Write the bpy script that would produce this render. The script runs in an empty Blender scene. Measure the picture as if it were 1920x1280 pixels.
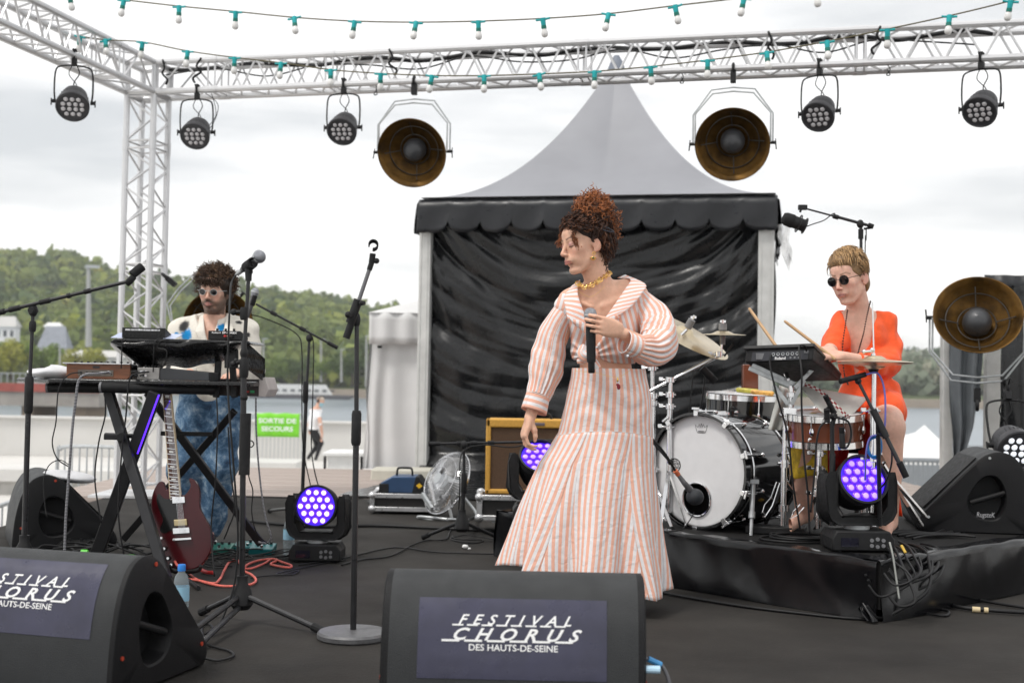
import bpy,math,random
import numpy as np
from mathutils import Vector,Matrix
RND=random.Random(7)
SC=bpy.context.scene
COL=SC.collection
PI=math.pi
# ------------------------------------------------------------------ camera
FPX=2340.0
CAMZ=0.95
cam_d=bpy.data.cameras.new("camera")
cam_d.sensor_width=36.0
cam_d.lens=FPX/1920.0*36.0
cam_d.clip_start=0.05
cam_d.clip_end=6000
cam_d.dof.use_dof=True
cam_d.dof.focus_distance=5.35
cam_d.dof.aperture_fstop=3.2
cam=bpy.data.objects.new("camera",cam_d)
COL.objects.link(cam)
RC=Matrix.Rotation(math.radians(90+1.96),3,'X')@Matrix.Rotation(math.radians(1.0),3,'Z')
cam.matrix_world=Matrix.Translation((0,0,CAMZ))@RC.to_4x4()
SC.camera=cam
# ------------------------------------------------------------------ sky and sun
world=bpy.data.worlds.new("World")
SC.world=world
world.use_nodes=True
wn=world.node_tree.nodes;wl=world.node_tree.links
wn.clear()
w_out=wn.new('ShaderNodeOutputWorld');w_bg=wn.new('ShaderNodeBackground')
w_sky=wn.new('ShaderNodeTexSky');w_sky.sky_type='NISHITA';w_sky.sun_disc=False
w_sky.sun_elevation=math.radians(52);w_sky.sun_rotation=math.radians(-35)
w_tc=wn.new('ShaderNodeTexCoord');w_mp=wn.new('ShaderNodeMapping')
w_mp.inputs['Scale'].default_value=(1.3,1.3,7.0)
w_no=wn.new('ShaderNodeTexNoise');w_no.inputs['Scale'].default_value=1.5
w_no.inputs['Detail'].default_value=5;w_no.inputs['Roughness'].default_value=0.5
w_cr=wn.new('ShaderNodeValToRGB')
w_cr.color_ramp.elements[0].position=0.37;w_cr.color_ramp.elements[0].color=(5.7,5.85,5.95,1)
w_cr.color_ramp.elements[1].position=0.53;w_cr.color_ramp.elements[1].color=(9.5,9.4,9.25,1)
w_mx=wn.new('ShaderNodeMixRGB');w_mx.inputs[0].default_value=0.93
wl.new(w_tc.outputs['Generated'],w_mp.inputs['Vector']);wl.new(w_mp.outputs[0],w_no.inputs['Vector'])
wl.new(w_no.outputs['Fac'],w_cr.inputs[0]);wl.new(w_sky.outputs[0],w_mx.inputs[1])
wl.new(w_cr.outputs[0],w_mx.inputs[2]);wl.new(w_mx.outputs[0],w_bg.inputs['Color'])
w_bg.inputs['Strength'].default_value=0.1
wl.new(w_bg.outputs[0],w_out.inputs[0])
sun_d=bpy.data.lights.new("sun",'SUN');sun_d.energy=1.5;sun_d.angle=math.radians(14)
sun_d.color=(1.0,0.965,0.91)
sun=bpy.data.objects.new("sun",sun_d);COL.objects.link(sun)
sun.rotation_euler=Vector((math.sin(math.radians(35))*0.62,0.30,-0.80)).to_track_quat('-Z','Y').to_euler()
SC.view_settings.view_transform='Standard'
try:SC.view_settings.look='None'
except Exception:pass
SC.view_settings.exposure=0.43
SC.view_settings.gamma=1.0
SC.cycles.max_bounces=8
SC.cycles.transparent_max_bounces=12
# ------------------------------------------------------------------ picture helpers: measured points put at their own distance
def ray(px,py):
 return RC@Vector(((px-960)/FPX,-(py-640)/FPX,-1.0))
def at(px,py,Y):
 d=ray(px,py);return Vector((0,0,CAMZ))+d*(Y/d.y)
def fl(px,py,z=0.0):
 d=ray(px,py);return Vector((0,0,CAMZ))+d*((z-CAMZ)/d.z)
def proj(p):
 q=RC.transposed()@(Vector(p)-Vector((0,0,CAMZ)))
 return 960-q.x/q.z*FPX,640+q.y/q.z*FPX
def V(*a):return Vector(a)
# ------------------------------------------------------------------ mesh builder
class MB:
 def __init__(s):
  s.v=[];s.f=[];s.uv=[];s.c=[];s.hasuv=False;s.rec=[]
 def add(s,vs,fs,uv=None,c=None):
  o=len(s.v);s.rec.append((o,len(s.f)))
  s.v+=[tuple(p) for p in vs]
  s.f+=[tuple(i+o for i in f) for f in fs]
  if uv is not None:s.uv+=list(uv);s.hasuv=True
  else :s.uv+=[(0.0,0.0)]*len(vs)
  s.c+=[c if c is not None else (1,1,1)]*len(vs)
  return s
 def box(s,c,size,R=None):
  c=Vector(c);hx,hy,hz=size[0]/2,size[1]/2,size[2]/2
  vs=[Vector((x,y,z)) for x in (-hx,hx) for y in (-hy,hy) for z in (-hz,hz)]
  if R is not None:vs=[R@p for p in vs]
  return s.add([c+p for p in vs],[(0,1,3,2),(4,6,7,5),(0,4,5,1),(2,3,7,6),(0,2,6,4),(1,5,7,3)])
 def beam(s,a,b,w,h,up=(0,0,1)):
  a=Vector(a);b=Vector(b);d=b-a;L=d.length;d=d/L
  u=Vector(up);sx=d.cross(u)
  if sx.length<1e-4:sx=d.cross(Vector((0,1,0)))
  sx.normalize();uz=sx.cross(d)
  R=Matrix((sx,d,uz)).transposed()
  return s.box((a+b)/2,(w,L,h),R)
 def cyl(s,a,b,r0,r1=None,n=12,cap=True):
  a=Vector(a);b=Vector(b);r1=r0 if r1 is None else r1
  d=(b-a)
  if d.length<1e-7:return s
  d.normalize()
  x=d.orthogonal().normalized();y=d.cross(x)
  vs=[]
  for p,r in ((a,r0),(b,r1)):
   for i in range(n):
    t=2*PI*i/n;vs.append(p+x*(r*math.cos(t))+y*(r*math.sin(t)))
  fs=[(i,(i+1)%n,n+(i+1)%n,n+i) for i in range(n)]
  if cap:fs+=[tuple(reversed(range(n))),tuple(range(n,2*n))]
  return s.add(vs,fs)
 def tube(s,pts,r,n=8,closed=False,cap=True):
  pts=[Vector(p) for p in pts];m=len(pts)
  rs=r if isinstance(r,(list,tuple)) else [r]*m
  x=None;vs=[]
  for i in range(m):
   if closed:d=pts[(i+1)%m]-pts[i-1]
   else :d=pts[min(i+1,m-1)]-pts[max(i-1,0)]
   if d.length<1e-9:d=Vector((0,0,1))
   d.normalize()
   if x is None:x=d.orthogonal().normalized()
   else :
    x=x-d*x.dot(d)
    x=x.normalized() if x.length>1e-6 else d.orthogonal().normalized()
   y=d.cross(x)
   for k in range(n):
    t=2*PI*k/n;vs.append(pts[i]+x*(rs[i]*math.cos(t))+y*(rs[i]*math.sin(t)))
  fs=[]
  for i in range(m if closed else m-1):
   j=(i+1)%m
   for k in range(n):fs.append((i*n+k,i*n+(k+1)%n,j*n+(k+1)%n,j*n+k))
  if cap and not closed:fs+=[tuple(reversed(range(n))),tuple(range((m-1)*n,m*n))]
  return s.add(vs,fs)
 def lathe(s,prof,o=(0,0,0),ax=(0,0,1),n=32,a0=0.0,a1=2*PI):
  o=Vector(o);ax=Vector(ax).normalized();x=ax.orthogonal().normalized()
  if abs(ax.z)>.999:x=Vector((1,0,0))
  y=ax.cross(x);vs=[];fs=[]
  full=abs(a1-a0-2*PI)<1e-6;cols=n if full else n+1
  for r,z in prof:
   for k in range(cols):
    t=a0+(a1-a0)*k/n
    vs.append(o+ax*z+x*(r*math.cos(t))+y*(r*math.sin(t)))
  for i in range(len(prof)-1):
   for k in range(n):
    k2=(k+1)%cols
    fs.append((i*cols+k,i*cols+k2,(i+1)*cols+k2,(i+1)*cols+k))
  return s.add(vs,fs)
 def sph(s,c,r,n=16,m=10,R=None):
  c=Vector(c);r=r if isinstance(r,(tuple,list)) else (r,r,r)
  vs=[];fs=[]
  for i in range(m+1):
   p=PI*i/m
   for k in range(n):
    t=2*PI*k/n
    q=Vector((r[0]*math.sin(p)*math.cos(t),r[1]*math.sin(p)*math.sin(t),r[2]*math.cos(p)))
    if R is not None:q=R@q
    vs.append(c+q)
  for i in range(m):
   for k in range(n):
    a,b,cc,d=i*n+k,(i+1)*n+k,(i+1)*n+(k+1)%n,i*n+(k+1)%n
    fs.append((a,b,cc,d))
  return s.add(vs,fs)
 def torus(s,c,R,r,ax=(0,0,1),n=24,m=8,a0=0,a1=2*PI):
  c=Vector(c);ax=Vector(ax).normalized();x=ax.orthogonal().normalized();y=ax.cross(x)
  cl=abs(a1-a0-2*PI)<1e-6
  k=n if cl else n+1
  return s.tube([c+x*(R*math.cos(a0+(a1-a0)*i/n))+y*(R*math.sin(a0+(a1-a0)*i/n)) for i in range(k)],r,m,closed=cl)
 def prism(s,poly,o,U,W,N,depth):
  """poly: list of (u, w); extruded along N by depth"""
  o=Vector(o);U=Vector(U);W=Vector(W);N=Vector(N);n=len(poly)
  vs=[o+U*a+W*b for a,b in poly]+[o+U*a+W*b+N*depth for a,b in poly]
  fs=[(i,(i+1)%n,n+(i+1)%n,n+i) for i in range(n)]
  fs+=[tuple(reversed(range(n))),tuple(range(n,2*n))]
  return s.add(vs,fs)
 def grid(s,P,nu,nv,uvf=None,closed=False):
  """P(i,j) -> point"""
  vs=[P(i,j) for j in range(nv) for i in range(nu)]
  uv=[uvf(i,j) for j in range(nv) for i in range(nu)] if uvf else None
  fs=[]
  for j in range(nv-1):
   for i in range(nu if closed else nu-1):
    fs.append((j*nu+i,j*nu+(i+1)%nu,(j+1)*nu+(i+1)%nu,(j+1)*nu+i))
  return s.add(vs,fs,uv)
def arrays_mesh(name,v,f,col=None,uv=None,smooth=True):
 """v (n,3) float, f (m,k) int with k = 3 or 4"""
 me=bpy.data.meshes.new(name)
 v=np.asarray(v,np.float32);f=np.asarray(f,np.int32);m,k=f.shape
 me.vertices.add(len(v));me.vertices.foreach_set('co',v.ravel())
 me.loops.add(m*k);me.loops.foreach_set('vertex_index',f.ravel())
 me.polygons.add(m);me.polygons.foreach_set('loop_start',np.arange(0,m*k,k,dtype=np.int32))
 try:me.polygons.foreach_set('loop_total',np.full(m,k,np.int32))
 except Exception:pass
 me.update(calc_edges=True)
 if smooth:me.polygons.foreach_set('use_smooth',np.ones(m,bool))
 if col is not None:
  a=me.color_attributes.new('Col','FLOAT_COLOR','POINT')
  c4=np.ones((len(v),4),np.float32);c4[:,:3]=col
  a.data.foreach_set('color',c4.ravel())
 if uv is not None:
  l=me.uv_layers.new(name='UVMap')
  l.data.foreach_set('uv',np.asarray(uv,np.float32)[f.ravel()].ravel())
 me.validate()
 return me
def to_mesh(mb,name,off=(0,0,0),smooth=35):
 me=bpy.data.meshes.new(name)
 o=Vector(off)
 me.from_pydata([(p[0]-o.x,p[1]-o.y,p[2]-o.z) for p in mb.v],[],mb.f)
 if mb.hasuv:
  l=me.uv_layers.new(name='UVMap')
  idx=np.empty(len(me.loops),np.int32);me.loops.foreach_get('vertex_index',idx)
  l.data.foreach_set('uv',np.asarray(mb.uv,np.float32)[idx].ravel())
 if smooth:
  me.polygons.foreach_set('use_smooth',np.ones(len(me.polygons),bool))
  if smooth<180:
   try:me.set_sharp_from_angle(angle=math.radians(smooth))
   except Exception:pass
 me.update()
 return me
def wloc(o):
 p=Vector((0,0,0))
 while o is not None:p+=o.location;o=o.parent
 return p
def setmat(me,m):
 for x in (m if isinstance(m,(list,tuple)) else [m]):me.materials.append(x)
SPLIT={'clutch','boom_sleeve','jack_socket','button','rail_cap','cage_ring','wing_nut','felt_cap','cymbal_clutch','claw','tension_rod','lug','socket_plate','post','tube','power_inlet'}-{'claw','post'}
def P(name,mb,m,parent=None,smooth=35,bevel=0,seg=2,label=None,kind=None,solid=0):
 """one mesh object; mb is in world coordinates (parent unrotated while building)"""
 if name in SPLIT and isinstance(mb,MB) and len(mb.rec)>1:
  for k,(v0,f0) in enumerate(mb.rec):
   v1,f1=mb.rec[k+1] if k+1<len(mb.rec) else (len(mb.v),len(mb.f))
   q=MB();q.add(mb.v[v0:v1],[tuple(i-v0 for i in f) for f in mb.f[f0:f1]]);o=P(name,q,m,parent,smooth,bevel,seg,label,kind,solid)
  return o
 me=to_mesh(mb,name,wloc(parent) if parent else (0,0,0),smooth) if isinstance(mb,MB) else mb
 if not me.materials:setmat(me,m)
 o=bpy.data.objects.new(name,me);COL.objects.link(o);o.parent=parent
 if bevel:
  b=o.modifiers.new('bevel','BEVEL');b.width=bevel;b.segments=seg;b.limit_method='ANGLE';b.angle_limit=math.radians(40);b.harden_normals=False
 if solid:
  b=o.modifiers.new('solid','SOLIDIFY');b.thickness=solid;b.offset=0
 if label:o['label']=label
 if kind:o['kind']=kind
 return o
def T(name,label,cat,loc=(0,0,0),group=None):
 o=bpy.data.objects.new(name,None);COL.objects.link(o);o.location=loc
 o.empty_display_size=0.05
 o['label']=label;o['category']=cat
 if group:o['group']=group
 return o
def tag(o,label,cat,group=None):
 o['label']=label;o['category']=cat
 if group:o['group']=group
 return o
def kids(o):return [c for c in bpy.data.objects if c.parent==o]
KIDS={}
def dup(root,label,loc=None,rot=None,group=None,scale=None):
 if root not in KIDS:KIDS[root]=[(c,kids(c)) for c in kids(root)]
 r=root.copy();COL.objects.link(r)
 if loc is not None:r.location=loc
 if rot is not None:r.rotation_euler=rot
 if scale is not None:r.scale=(scale,)*3
 r['label']=label
 if group:r['group']=group
 for c,gs in KIDS[root]:
  d=c.copy();COL.objects.link(d);d.parent=r
  for g in gs:
   e=g.copy();COL.objects.link(e);e.parent=d
 return r
def inst(name,me,parent,M,mat=None):
 o=bpy.data.objects.new(name,me);COL.objects.link(o);o.parent=parent
 o.matrix_local=M
 return o
def rod_matrix(a,b,r,off=Vector((0,0,0))):
 """unit cylinder (radius 1, z 0..1) placed from a to b"""
 a=Vector(a)-off;b=Vector(b)-off;d=b-a;L=d.length
 q=d.to_track_quat('Z','Y').to_matrix().to_4x4()
 return Matrix.Translation(a)@q@Matrix.Diagonal((r,r,L,1))
def spline(pts,n=8,closed=False):
 pts=[Vector(p) for p in pts];m=len(pts);out=[]
 rng=range(m) if closed else range(m-1)
 for i in rng:
  if closed:p0,p1,p2,p3=pts[i-1],pts[i],pts[(i+1)%m],pts[(i+2)%m]
  else :p0,p1,p2,p3=pts[max(i-1,0)],pts[i],pts[i+1],pts[min(i+2,m-1)]
  for k in range(n):
   t=k/n
   out.append(0.5*((2*p1)+(p2-p0)*t+(2*p0-5*p1+4*p2-p3)*t*t+(3*p1-p0-3*p2+p3)*t**3))
 if not closed:out.append(pts[-1])
 return out
def lerp(a,b,t):return a+(b-a)*t
def interp(x,xs,ys):return float(np.interp(x,xs,ys))
UNITCYL=MB().cyl((0,0,0),(0,0,1),1,n=10)
# ------------------------------------------------------------------ materials
MATS={}
def node(nt,t,**kw):
 n=nt.nodes.new(t)
 for k,v in kw.items():
  if k in n.inputs:n.inputs[k].default_value=v
  else :setattr(n,k,v)
 return n
def mat(name,col,rough=0.5,metal=0.0,var=0.12,scale=8.0,bump=0.0,bscale=None,emit=None,estr=0.0,spec=None,coat=0.0,sss=0.0,trans=0.0,alpha=1.0,attr=False,stretch=None,rvar=0.0,sheen=0.0,ior=None,uv=False):
 if name in MATS:return MATS[name]
 m=bpy.data.materials.new(name);MATS[name]=m;m.use_nodes=True
 nt=m.node_tree;b=nt.nodes['Principled BSDF']
 b.inputs['Roughness'].default_value=rough;b.inputs['Metallic'].default_value=metal
 if spec is not None:b.inputs['Specular IOR Level'].default_value=spec
 if ior:b.inputs['IOR'].default_value=ior
 b.inputs['Coat Weight'].default_value=coat;b.inputs['Coat Roughness'].default_value=0.08
 b.inputs['Transmission Weight'].default_value=trans;b.inputs['Alpha'].default_value=alpha
 b.inputs['Sheen Weight'].default_value=sheen
 if sss:
  b.inputs['Subsurface Weight'].default_value=sss;b.inputs['Subsurface Radius'].default_value=(1,.35,.2);b.inputs['Subsurface Scale'].default_value=0.012
 tc=node(nt,'ShaderNodeTexCoord');src=tc.outputs['UV' if uv else 'Object']
 mp=node(nt,'ShaderNodeMapping')
 if stretch:mp.inputs['Scale'].default_value=stretch
 nt.links.new(src,mp.inputs['Vector'])
 no=node(nt,'ShaderNodeTexNoise',Scale=scale,Detail=4.0,Roughness=0.6)
 nt.links.new(mp.outputs[0],no.inputs['Vector'])
 ramp=node(nt,'ShaderNodeMapRange')
 ramp.inputs['From Min'].default_value=0.3;ramp.inputs['From Max'].default_value=0.7
 ramp.inputs['To Min'].default_value=1-var;ramp.inputs['To Max'].default_value=1+var
 nt.links.new(no.outputs['Fac'],ramp.inputs['Value'])
 mul=node(nt,'ShaderNodeVectorMath',operation='SCALE')
 if attr:
  at_=node(nt,'ShaderNodeAttribute',attribute_name='Col');nt.links.new(at_.outputs['Color'],mul.inputs[0])
 else :mul.inputs[0].default_value=col[:3]
 nt.links.new(ramp.outputs[0],mul.inputs['Scale'])
 nt.links.new(mul.outputs[0],b.inputs['Base Color'])
 m['base']=1
 if rvar:
  r2=node(nt,'ShaderNodeMapRange');r2.inputs['From Min'].default_value=.3;r2.inputs['From Max'].default_value=.7
  r2.inputs['To Min'].default_value=max(rough-rvar,.02);r2.inputs['To Max'].default_value=min(rough+rvar,1)
  n3=node(nt,'ShaderNodeTexNoise',Scale=scale*2.3,Detail=5.0);nt.links.new(mp.outputs[0],n3.inputs['Vector'])
  nt.links.new(n3.outputs['Fac'],r2.inputs['Value']);nt.links.new(r2.outputs[0],b.inputs['Roughness'])
 if bump:
  n2=node(nt,'ShaderNodeTexNoise',Scale=bscale or scale*4,Detail=5.0,Roughness=0.6);nt.links.new(mp.outputs[0],n2.inputs['Vector'])
  bm=node(nt,'ShaderNodeBump',Strength=bump,Distance=0.01);nt.links.new(n2.outputs['Fac'],bm.inputs['Height'])
  nt.links.new(bm.outputs[0],b.inputs['Normal'])
 if emit:
  b.inputs['Emission Color'].default_value=(*emit,1);b.inputs['Emission Strength'].default_value=estr
 return m
def bsdf(m):return m.node_tree.nodes['Principled BSDF']
M_BLK=mat('black_powder_coat',(.012,.012,.013),.42,0,.2,30,bump=.05,rvar=.1,spec=.35)
M_BLKM=mat('black_matte_plastic',(.013,.013,.014),.55,0,.25,20,bump=.06,rvar=.1,spec=.3)
M_RUB=mat('black_rubber',(.011,.011,.012),.75,0,.3,30,bump=.1,spec=.3)
M_CAB=mat('cable_rubber',(.009,.009,.010),.5,0,.2,40,spec=.35)
M_ALU=mat('brushed_aluminium',(.62,.62,.63),.34,.75,.12,12,bump=.04,rvar=.12)
M_CHR=mat('chrome',(.75,.75,.76),.12,1.0,.06,15,rvar=.06)
M_STL=mat('galvanised_steel',(.50,.52,.53),.42,.6,.2,14,rvar=.12)
M_WHT=mat('white_paint',(.78,.78,.77),.5,0,.06,10,bump=.03)
M_GRY=mat('grey_plastic',(.18,.18,.19),.5,0,.15,15)
# ================================================================== SETTING
# stage floor: dark felt-like cover with dust, scuffs and slight waves
def m_floor():
 m=mat('stage_carpet',(.027,.0245,.0222),.85,0,.42,1.1,bump=.25,bscale=60,rvar=.1,spec=.22)
 nt=m.node_tree;b=bsdf(m)
 src=b.inputs['Base Color'].links[0].from_socket
 tc=node(nt,'ShaderNodeTexCoord')
 n1=node(nt,'ShaderNodeTexNoise',Scale=26.0,Detail=6.0,Roughness=.75);nt.links.new(tc.outputs['Object'],n1.inputs['Vector'])
 r1=node(nt,'ShaderNodeMapRange');r1.inputs['From Min'].default_value=.62;r1.inputs['From Max'].default_value=.80;r1.inputs['To Max'].default_value=.55
 nt.links.new(n1.outputs['Fac'],r1.inputs['Value'])
 mx=node(nt,'ShaderNodeMixRGB');mx.inputs[2].default_value=(.11,.105,.10,1)
 nt.links.new(r1.outputs[0],mx.inputs[0]);nt.links.new(src,mx.inputs[1])
 mp=node(nt,'ShaderNodeMapping');mp.inputs['Scale'].default_value=(.35,6,1);nt.links.new(tc.outputs['Object'],mp.inputs['Vector'])
 n2=node(nt,'ShaderNodeTexNoise',Scale=9.0,Detail=3.0);nt.links.new(mp.outputs[0],n2.inputs['Vector'])
 r2=node(nt,'ShaderNodeMapRange');r2.inputs['From Min'].default_value=.66;r2.inputs['From Max'].default_value=.78;r2.inputs['To Max'].default_value=.16
 nt.links.new(n2.outputs['Fac'],r2.inputs['Value'])
 mx2=node(nt,'ShaderNodeMixRGB');mx2.inputs[2].default_value=(.14,.13,.125,1)
 nt.links.new(r2.outputs[0],mx2.inputs[0]);nt.links.new(mx.outputs[0],mx2.inputs[1]);nt.links.new(mx2.outputs[0],b.inputs['Base Color'])
 return m
GZ=-1.15
mb=MB();NX,NY=90,110
def fP(i,j):
 x=-3.2+9.4*i/(NX-1);y=0.6+9.6*j/(NY-1)
 z=0.0025*math.sin(x*3.1+y*1.3)*math.sin(y*2.3-x*.7)-0.0025
 return (x,y,z)
mb.grid(fP,NX,NY)
mb.add([(-3.2,.6,-.006),(6.2,.6,-.006),(6.2,10.2,-.006),(-3.2,10.2,-.006),(-3.2,.6,GZ),(6.2,.6,GZ),(6.2,10.2,GZ),(-3.2,10.2,GZ)],[(0,1,5,4),(1,2,6,5),(2,3,7,6),(3,0,4,7)])
P('stage_floor',mb,m_floor(),smooth=20,kind='structure')
# wooden deck behind the stage
M_DECK=mat('weathered_deck_wood',(.40,.335,.30),.75,0,.2,3,bump=.2,bscale=25,stretch=(1,8,1))
deck=bpy.data.objects.new('wooden_deck',None);COL.objects.link(deck);deck['kind']='structure'
dk=MB().box((0,0,0),(1,1,1));dkm=to_mesh(dk,'plank',smooth=0);setmat(dkm,M_DECK)
for i in range(24):
 y=10.29+i*.150
 inst('plank',dkm,deck,Matrix.Translation((0.2,y,-.045+.002*(i%3)))@Matrix.Diagonal((8.0,.144,.05,1)))
mb=MB().box((.2,12.0,-.62),(7.9,3.5,1.06));P('deck_base',mb,M_GRY,deck)
# ground, river, quay
M_GROUND=mat('pale_concrete_ground',(.60,.585,.56),.85,0,.07,.5,bump=.1,bscale=10)
mb=MB().add([(-80,-20,GZ),(80,-20,GZ),(80,40.6,GZ),(-80,40.6,GZ),(-80,40.6,-7),(80,40.6,-7)],[(0,1,2,3),(3,2,5,4)])
P('ground',mb,M_GROUND,smooth=0,kind='structure')
mb=MB().add([(-9,33,GZ+.004),(-5.4,33,GZ+.004),(-5.4,33.35,GZ+.004),(-9,33.35,GZ+.004)],[(0,1,2,3)])
P('painted_marking',mb,mat('yellow_road_paint',(.75,.62,.15),.7,0,.2,6),smooth=0,kind='structure')
M_WATER=mat('river_water',(.16,.20,.235),.30,0,.15,.02,bump=.5,bscale=.9)
mb=MB().add([(-1200,40.6,-6),(1500,40.6,-6),(1500,520,-6),(-1200,520,-6)],[(0,1,2,3)])
P('river_water',mb,M_WATER,smooth=0,kind='structure')
M_BANK=mat('far_quay_stone',(.36,.30,.24),.85,0,.25,.05,bump=.2)
mb=MB().box((150,528,-4.6),(2700,16,4.4));P('far_quay',mb,M_BANK,smooth=0,kind='structure')
# hills: heights under a measured ridge line
ridge_px=[-400,0,60,100,160,200,240,340,420,480,560,640,700,900,1200,1500,1700,2300]
ridge_y=[480,512,510,520,520,538,548,568,572,578,590,602,612,640,668,690,694,690]
def hillZ(x,y):
 """terrain height at world x,y (rises from the far quay to the ridge)"""
 s=max(0.0,min(1.0,(y-540)/420.0))
 px=960+FPX*x/960.0
 ry=interp(px,ridge_px,ridge_y);top=at(px,ry,960).z
 return lerp(-2.5,top,s**.82)+5*math.sin(x*.021+y*.008)*s*(1-s)
M_HILL=mat('hill_grass',(.055,.075,.02),.95,0,.3,.02,bump=.2)
mb=MB();mb.grid(lambda i,j:(lambda x,y:(x,y,hillZ(x,y)))(-700+1500*i/79,536+560*j/27),80,28)
P('hills',mb,M_HILL,smooth=180,kind='structure')
# woods on the hills: leaf clumps, one mass that nobody could count
rng=np.random.default_rng(11)
def crown_cloud(n_leaf,rx,rz,size,r=rng,cols=None):
 """leaf-clump quads spread through an uneven crown around the origin"""
 lob=r.normal(0,.42,(7,3))*[rx,rx,rz*.8]
 c=lob[r.integers(0,7,n_leaf)]
 d=r.normal(0,1,(n_leaf,3));d/=np.linalg.norm(d,axis=1)[:,None]
 rad=(r.random(n_leaf)**.35)[:,None]*np.array([rx,rx,rz])*.62
 pos=c+d*rad
 nrm=d+r.normal(0,.5,(n_leaf,3));nrm/=np.linalg.norm(nrm,axis=1)[:,None]
 t=np.cross(nrm,r.normal(0,1,(n_leaf,3)));t/=np.linalg.norm(t,axis=1)[:,None]
 b=np.cross(nrm,t)
 s=size*(0.6+.8*r.random((n_leaf,1)))
 q=np.stack([pos-t*s-b*s*.6,pos+t*s-b*s*.7,pos+t*s*.8+b*s,pos-t*s*.9+b*s*.7],1)
 return q,pos
def wood(name,spots,label=None,leafn=130,seed=3):
 r=np.random.default_rng(seed);Q=[];C=[]
 for (x,y,z,rad,col) in spots:
  q,pos=crown_cloud(leafn,rad,rad*.85,rad*.20,r)
  q=q+np.array([x,y,z+rad*.7]);Q.append(q.reshape(-1,3))
  cc=np.array(col)[None,:]*(0.75+.5*r.random((leafn,1)));C.append(np.repeat(cc,4,0))
 Vv=np.concatenate(Q);Cc=np.concatenate(C);F=np.arange(len(Vv)).reshape(-1,4)
 me=arrays_mesh(name,Vv,F,Cc,smooth=False)
 return me
M_LEAF=mat('leaves',(1,1,1),.7,0,.15,.1,attr=True)
bsdf(M_LEAF).inputs['Subsurface Weight'].default_value=0
# leaves let some light through
_nt=M_LEAF.node_tree;_tr=node(_nt,'ShaderNodeBsdfTranslucent');_ms=node(_nt,'ShaderNodeMixShader');_ms.inputs[0].default_value=.35
_nt.links.new(bsdf(M_LEAF).inputs['Base Color'].links[0].from_socket,_tr.inputs['Color'])
_nt.links.new(bsdf(M_LEAF).outputs[0],_ms.inputs[1]);_nt.links.new(_tr.outputs[0],_ms.inputs[2])
_nt.links.new(_ms.outputs[0],_nt.nodes['Material Output'].inputs['Surface'])
greens=[(.15,.20,.040),(.21,.26,.050),(.09,.14,.035),(.30,.34,.06),(.13,.18,.05),(.40,.38,.07),(.24,.24,.05)]
spots=[]
r=random.Random(5)
for k in range(2100):
 y=r.uniform(545,985);px=r.uniform(-60,900)
 x=(px-960)/FPX*y
 rad=r.uniform(6.5,12.5)
 g=greens[min(int(abs(r.gauss(0,2.0))),6)]
 spots.append((x,y,hillZ(x,y),rad,g))
me=wood('hill_wood',spots,leafn=120);setmat(me,M_LEAF)
o=P('hill_wood',me,M_LEAF,kind='stuff');tag(o,'green wood covering the hillside across the river','wood')
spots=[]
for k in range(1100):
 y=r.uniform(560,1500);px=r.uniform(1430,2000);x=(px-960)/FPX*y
 spots.append((x,y,hillZ(x,min(y,980))-1,r.uniform(6,11),r.choice([(.22,.26,.18),(.26,.29,.20),(.19,.24,.16),(.30,.30,.22)])))  # pale greyish crowns: distance haze put into the leaf colours
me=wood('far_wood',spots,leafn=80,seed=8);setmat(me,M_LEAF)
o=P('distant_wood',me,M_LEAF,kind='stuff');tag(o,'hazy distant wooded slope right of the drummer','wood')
# single trees in front of the wood
def tree(px,pyb,pyt,Y,col,label,wid=1.0,seed=1,leafn=1500):
 base=at(px,pyb,Y);top=at(px,pyt,Y);h=top.z-base.z
 t=T('tree',label,'tree',base,'trees along the far bank')
 mb=MB().tube([base,base+V(0,0,h*.3),base+V(h*.03,0,h*.75)],[h*.035,h*.025,h*.008],8)
 for a in range(5):
  an=a*1.26+seed;mb.tube([base+V(0,0,h*(.25+.08*a)),base+V(math.cos(an)*h*.22*wid,math.sin(an)*h*.2,h*(.5+.08*a))],[h*.014,h*.005],6)
 P('trunk',mb,mat('bark',(.09,.065,.045),.9,0,.3,2,bump=.3),t)
 rr=np.random.default_rng(seed)
 q,pos=crown_cloud(leafn,h*.36*wid,h*.40,h*.030,rr)
 q=q.reshape(-1,3)+np.array([0,0,h*.56])
 cc=np.repeat(np.array(col)[None,:]*(.7+.6*rr.random((leafn,1))),4,0)
 me=arrays_mesh('crown',q,np.arange(len(q)).reshape(-1,4),cc,smooth=False);setmat(me,M_LEAF)
 P('crown',me,M_LEAF,t)
YL=(.36,.36,.06);MG=(.17,.24,.045);DG=(.09,.135,.035)
for i,(px,b,tp,Y,c,l,w) in enumerate([(20,712,632,330,YL,'yellow green tree leftmost in the photo, beyond the bridge',1.3),(78,712,640,335,MG,'mid green tree between the bridge and the grey roofed villa',1.2),(140,712,650,325,YL,'yellow green tree in front of the grey slate roof',1.2),(196,778,690,210,MG,'green tree behind the white wall, left of the crossed keyboard legs',1.1),(245,778,715,215,(.10,.16,.03),'low green tree behind the wall between the crossed keyboard legs',1.2),(178,690,655,345,YL,'bright yellow green tree behind the wooden synthesizer',1.3),(515,716,668,420,MG,'green tree above the white barge, nearest the keyboard',1.5),(560,716,660,425,DG,'dark green tree above the middle of the white barge',1.5),(610,716,672,420,MG,'green tree over the right end of the white barge',1.6),(660,722,650,425,DG,'dark green tree beside the white side tent',1.4)]):
 tree(px,b,tp,Y,c,l,w,seed=20+i)
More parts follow.
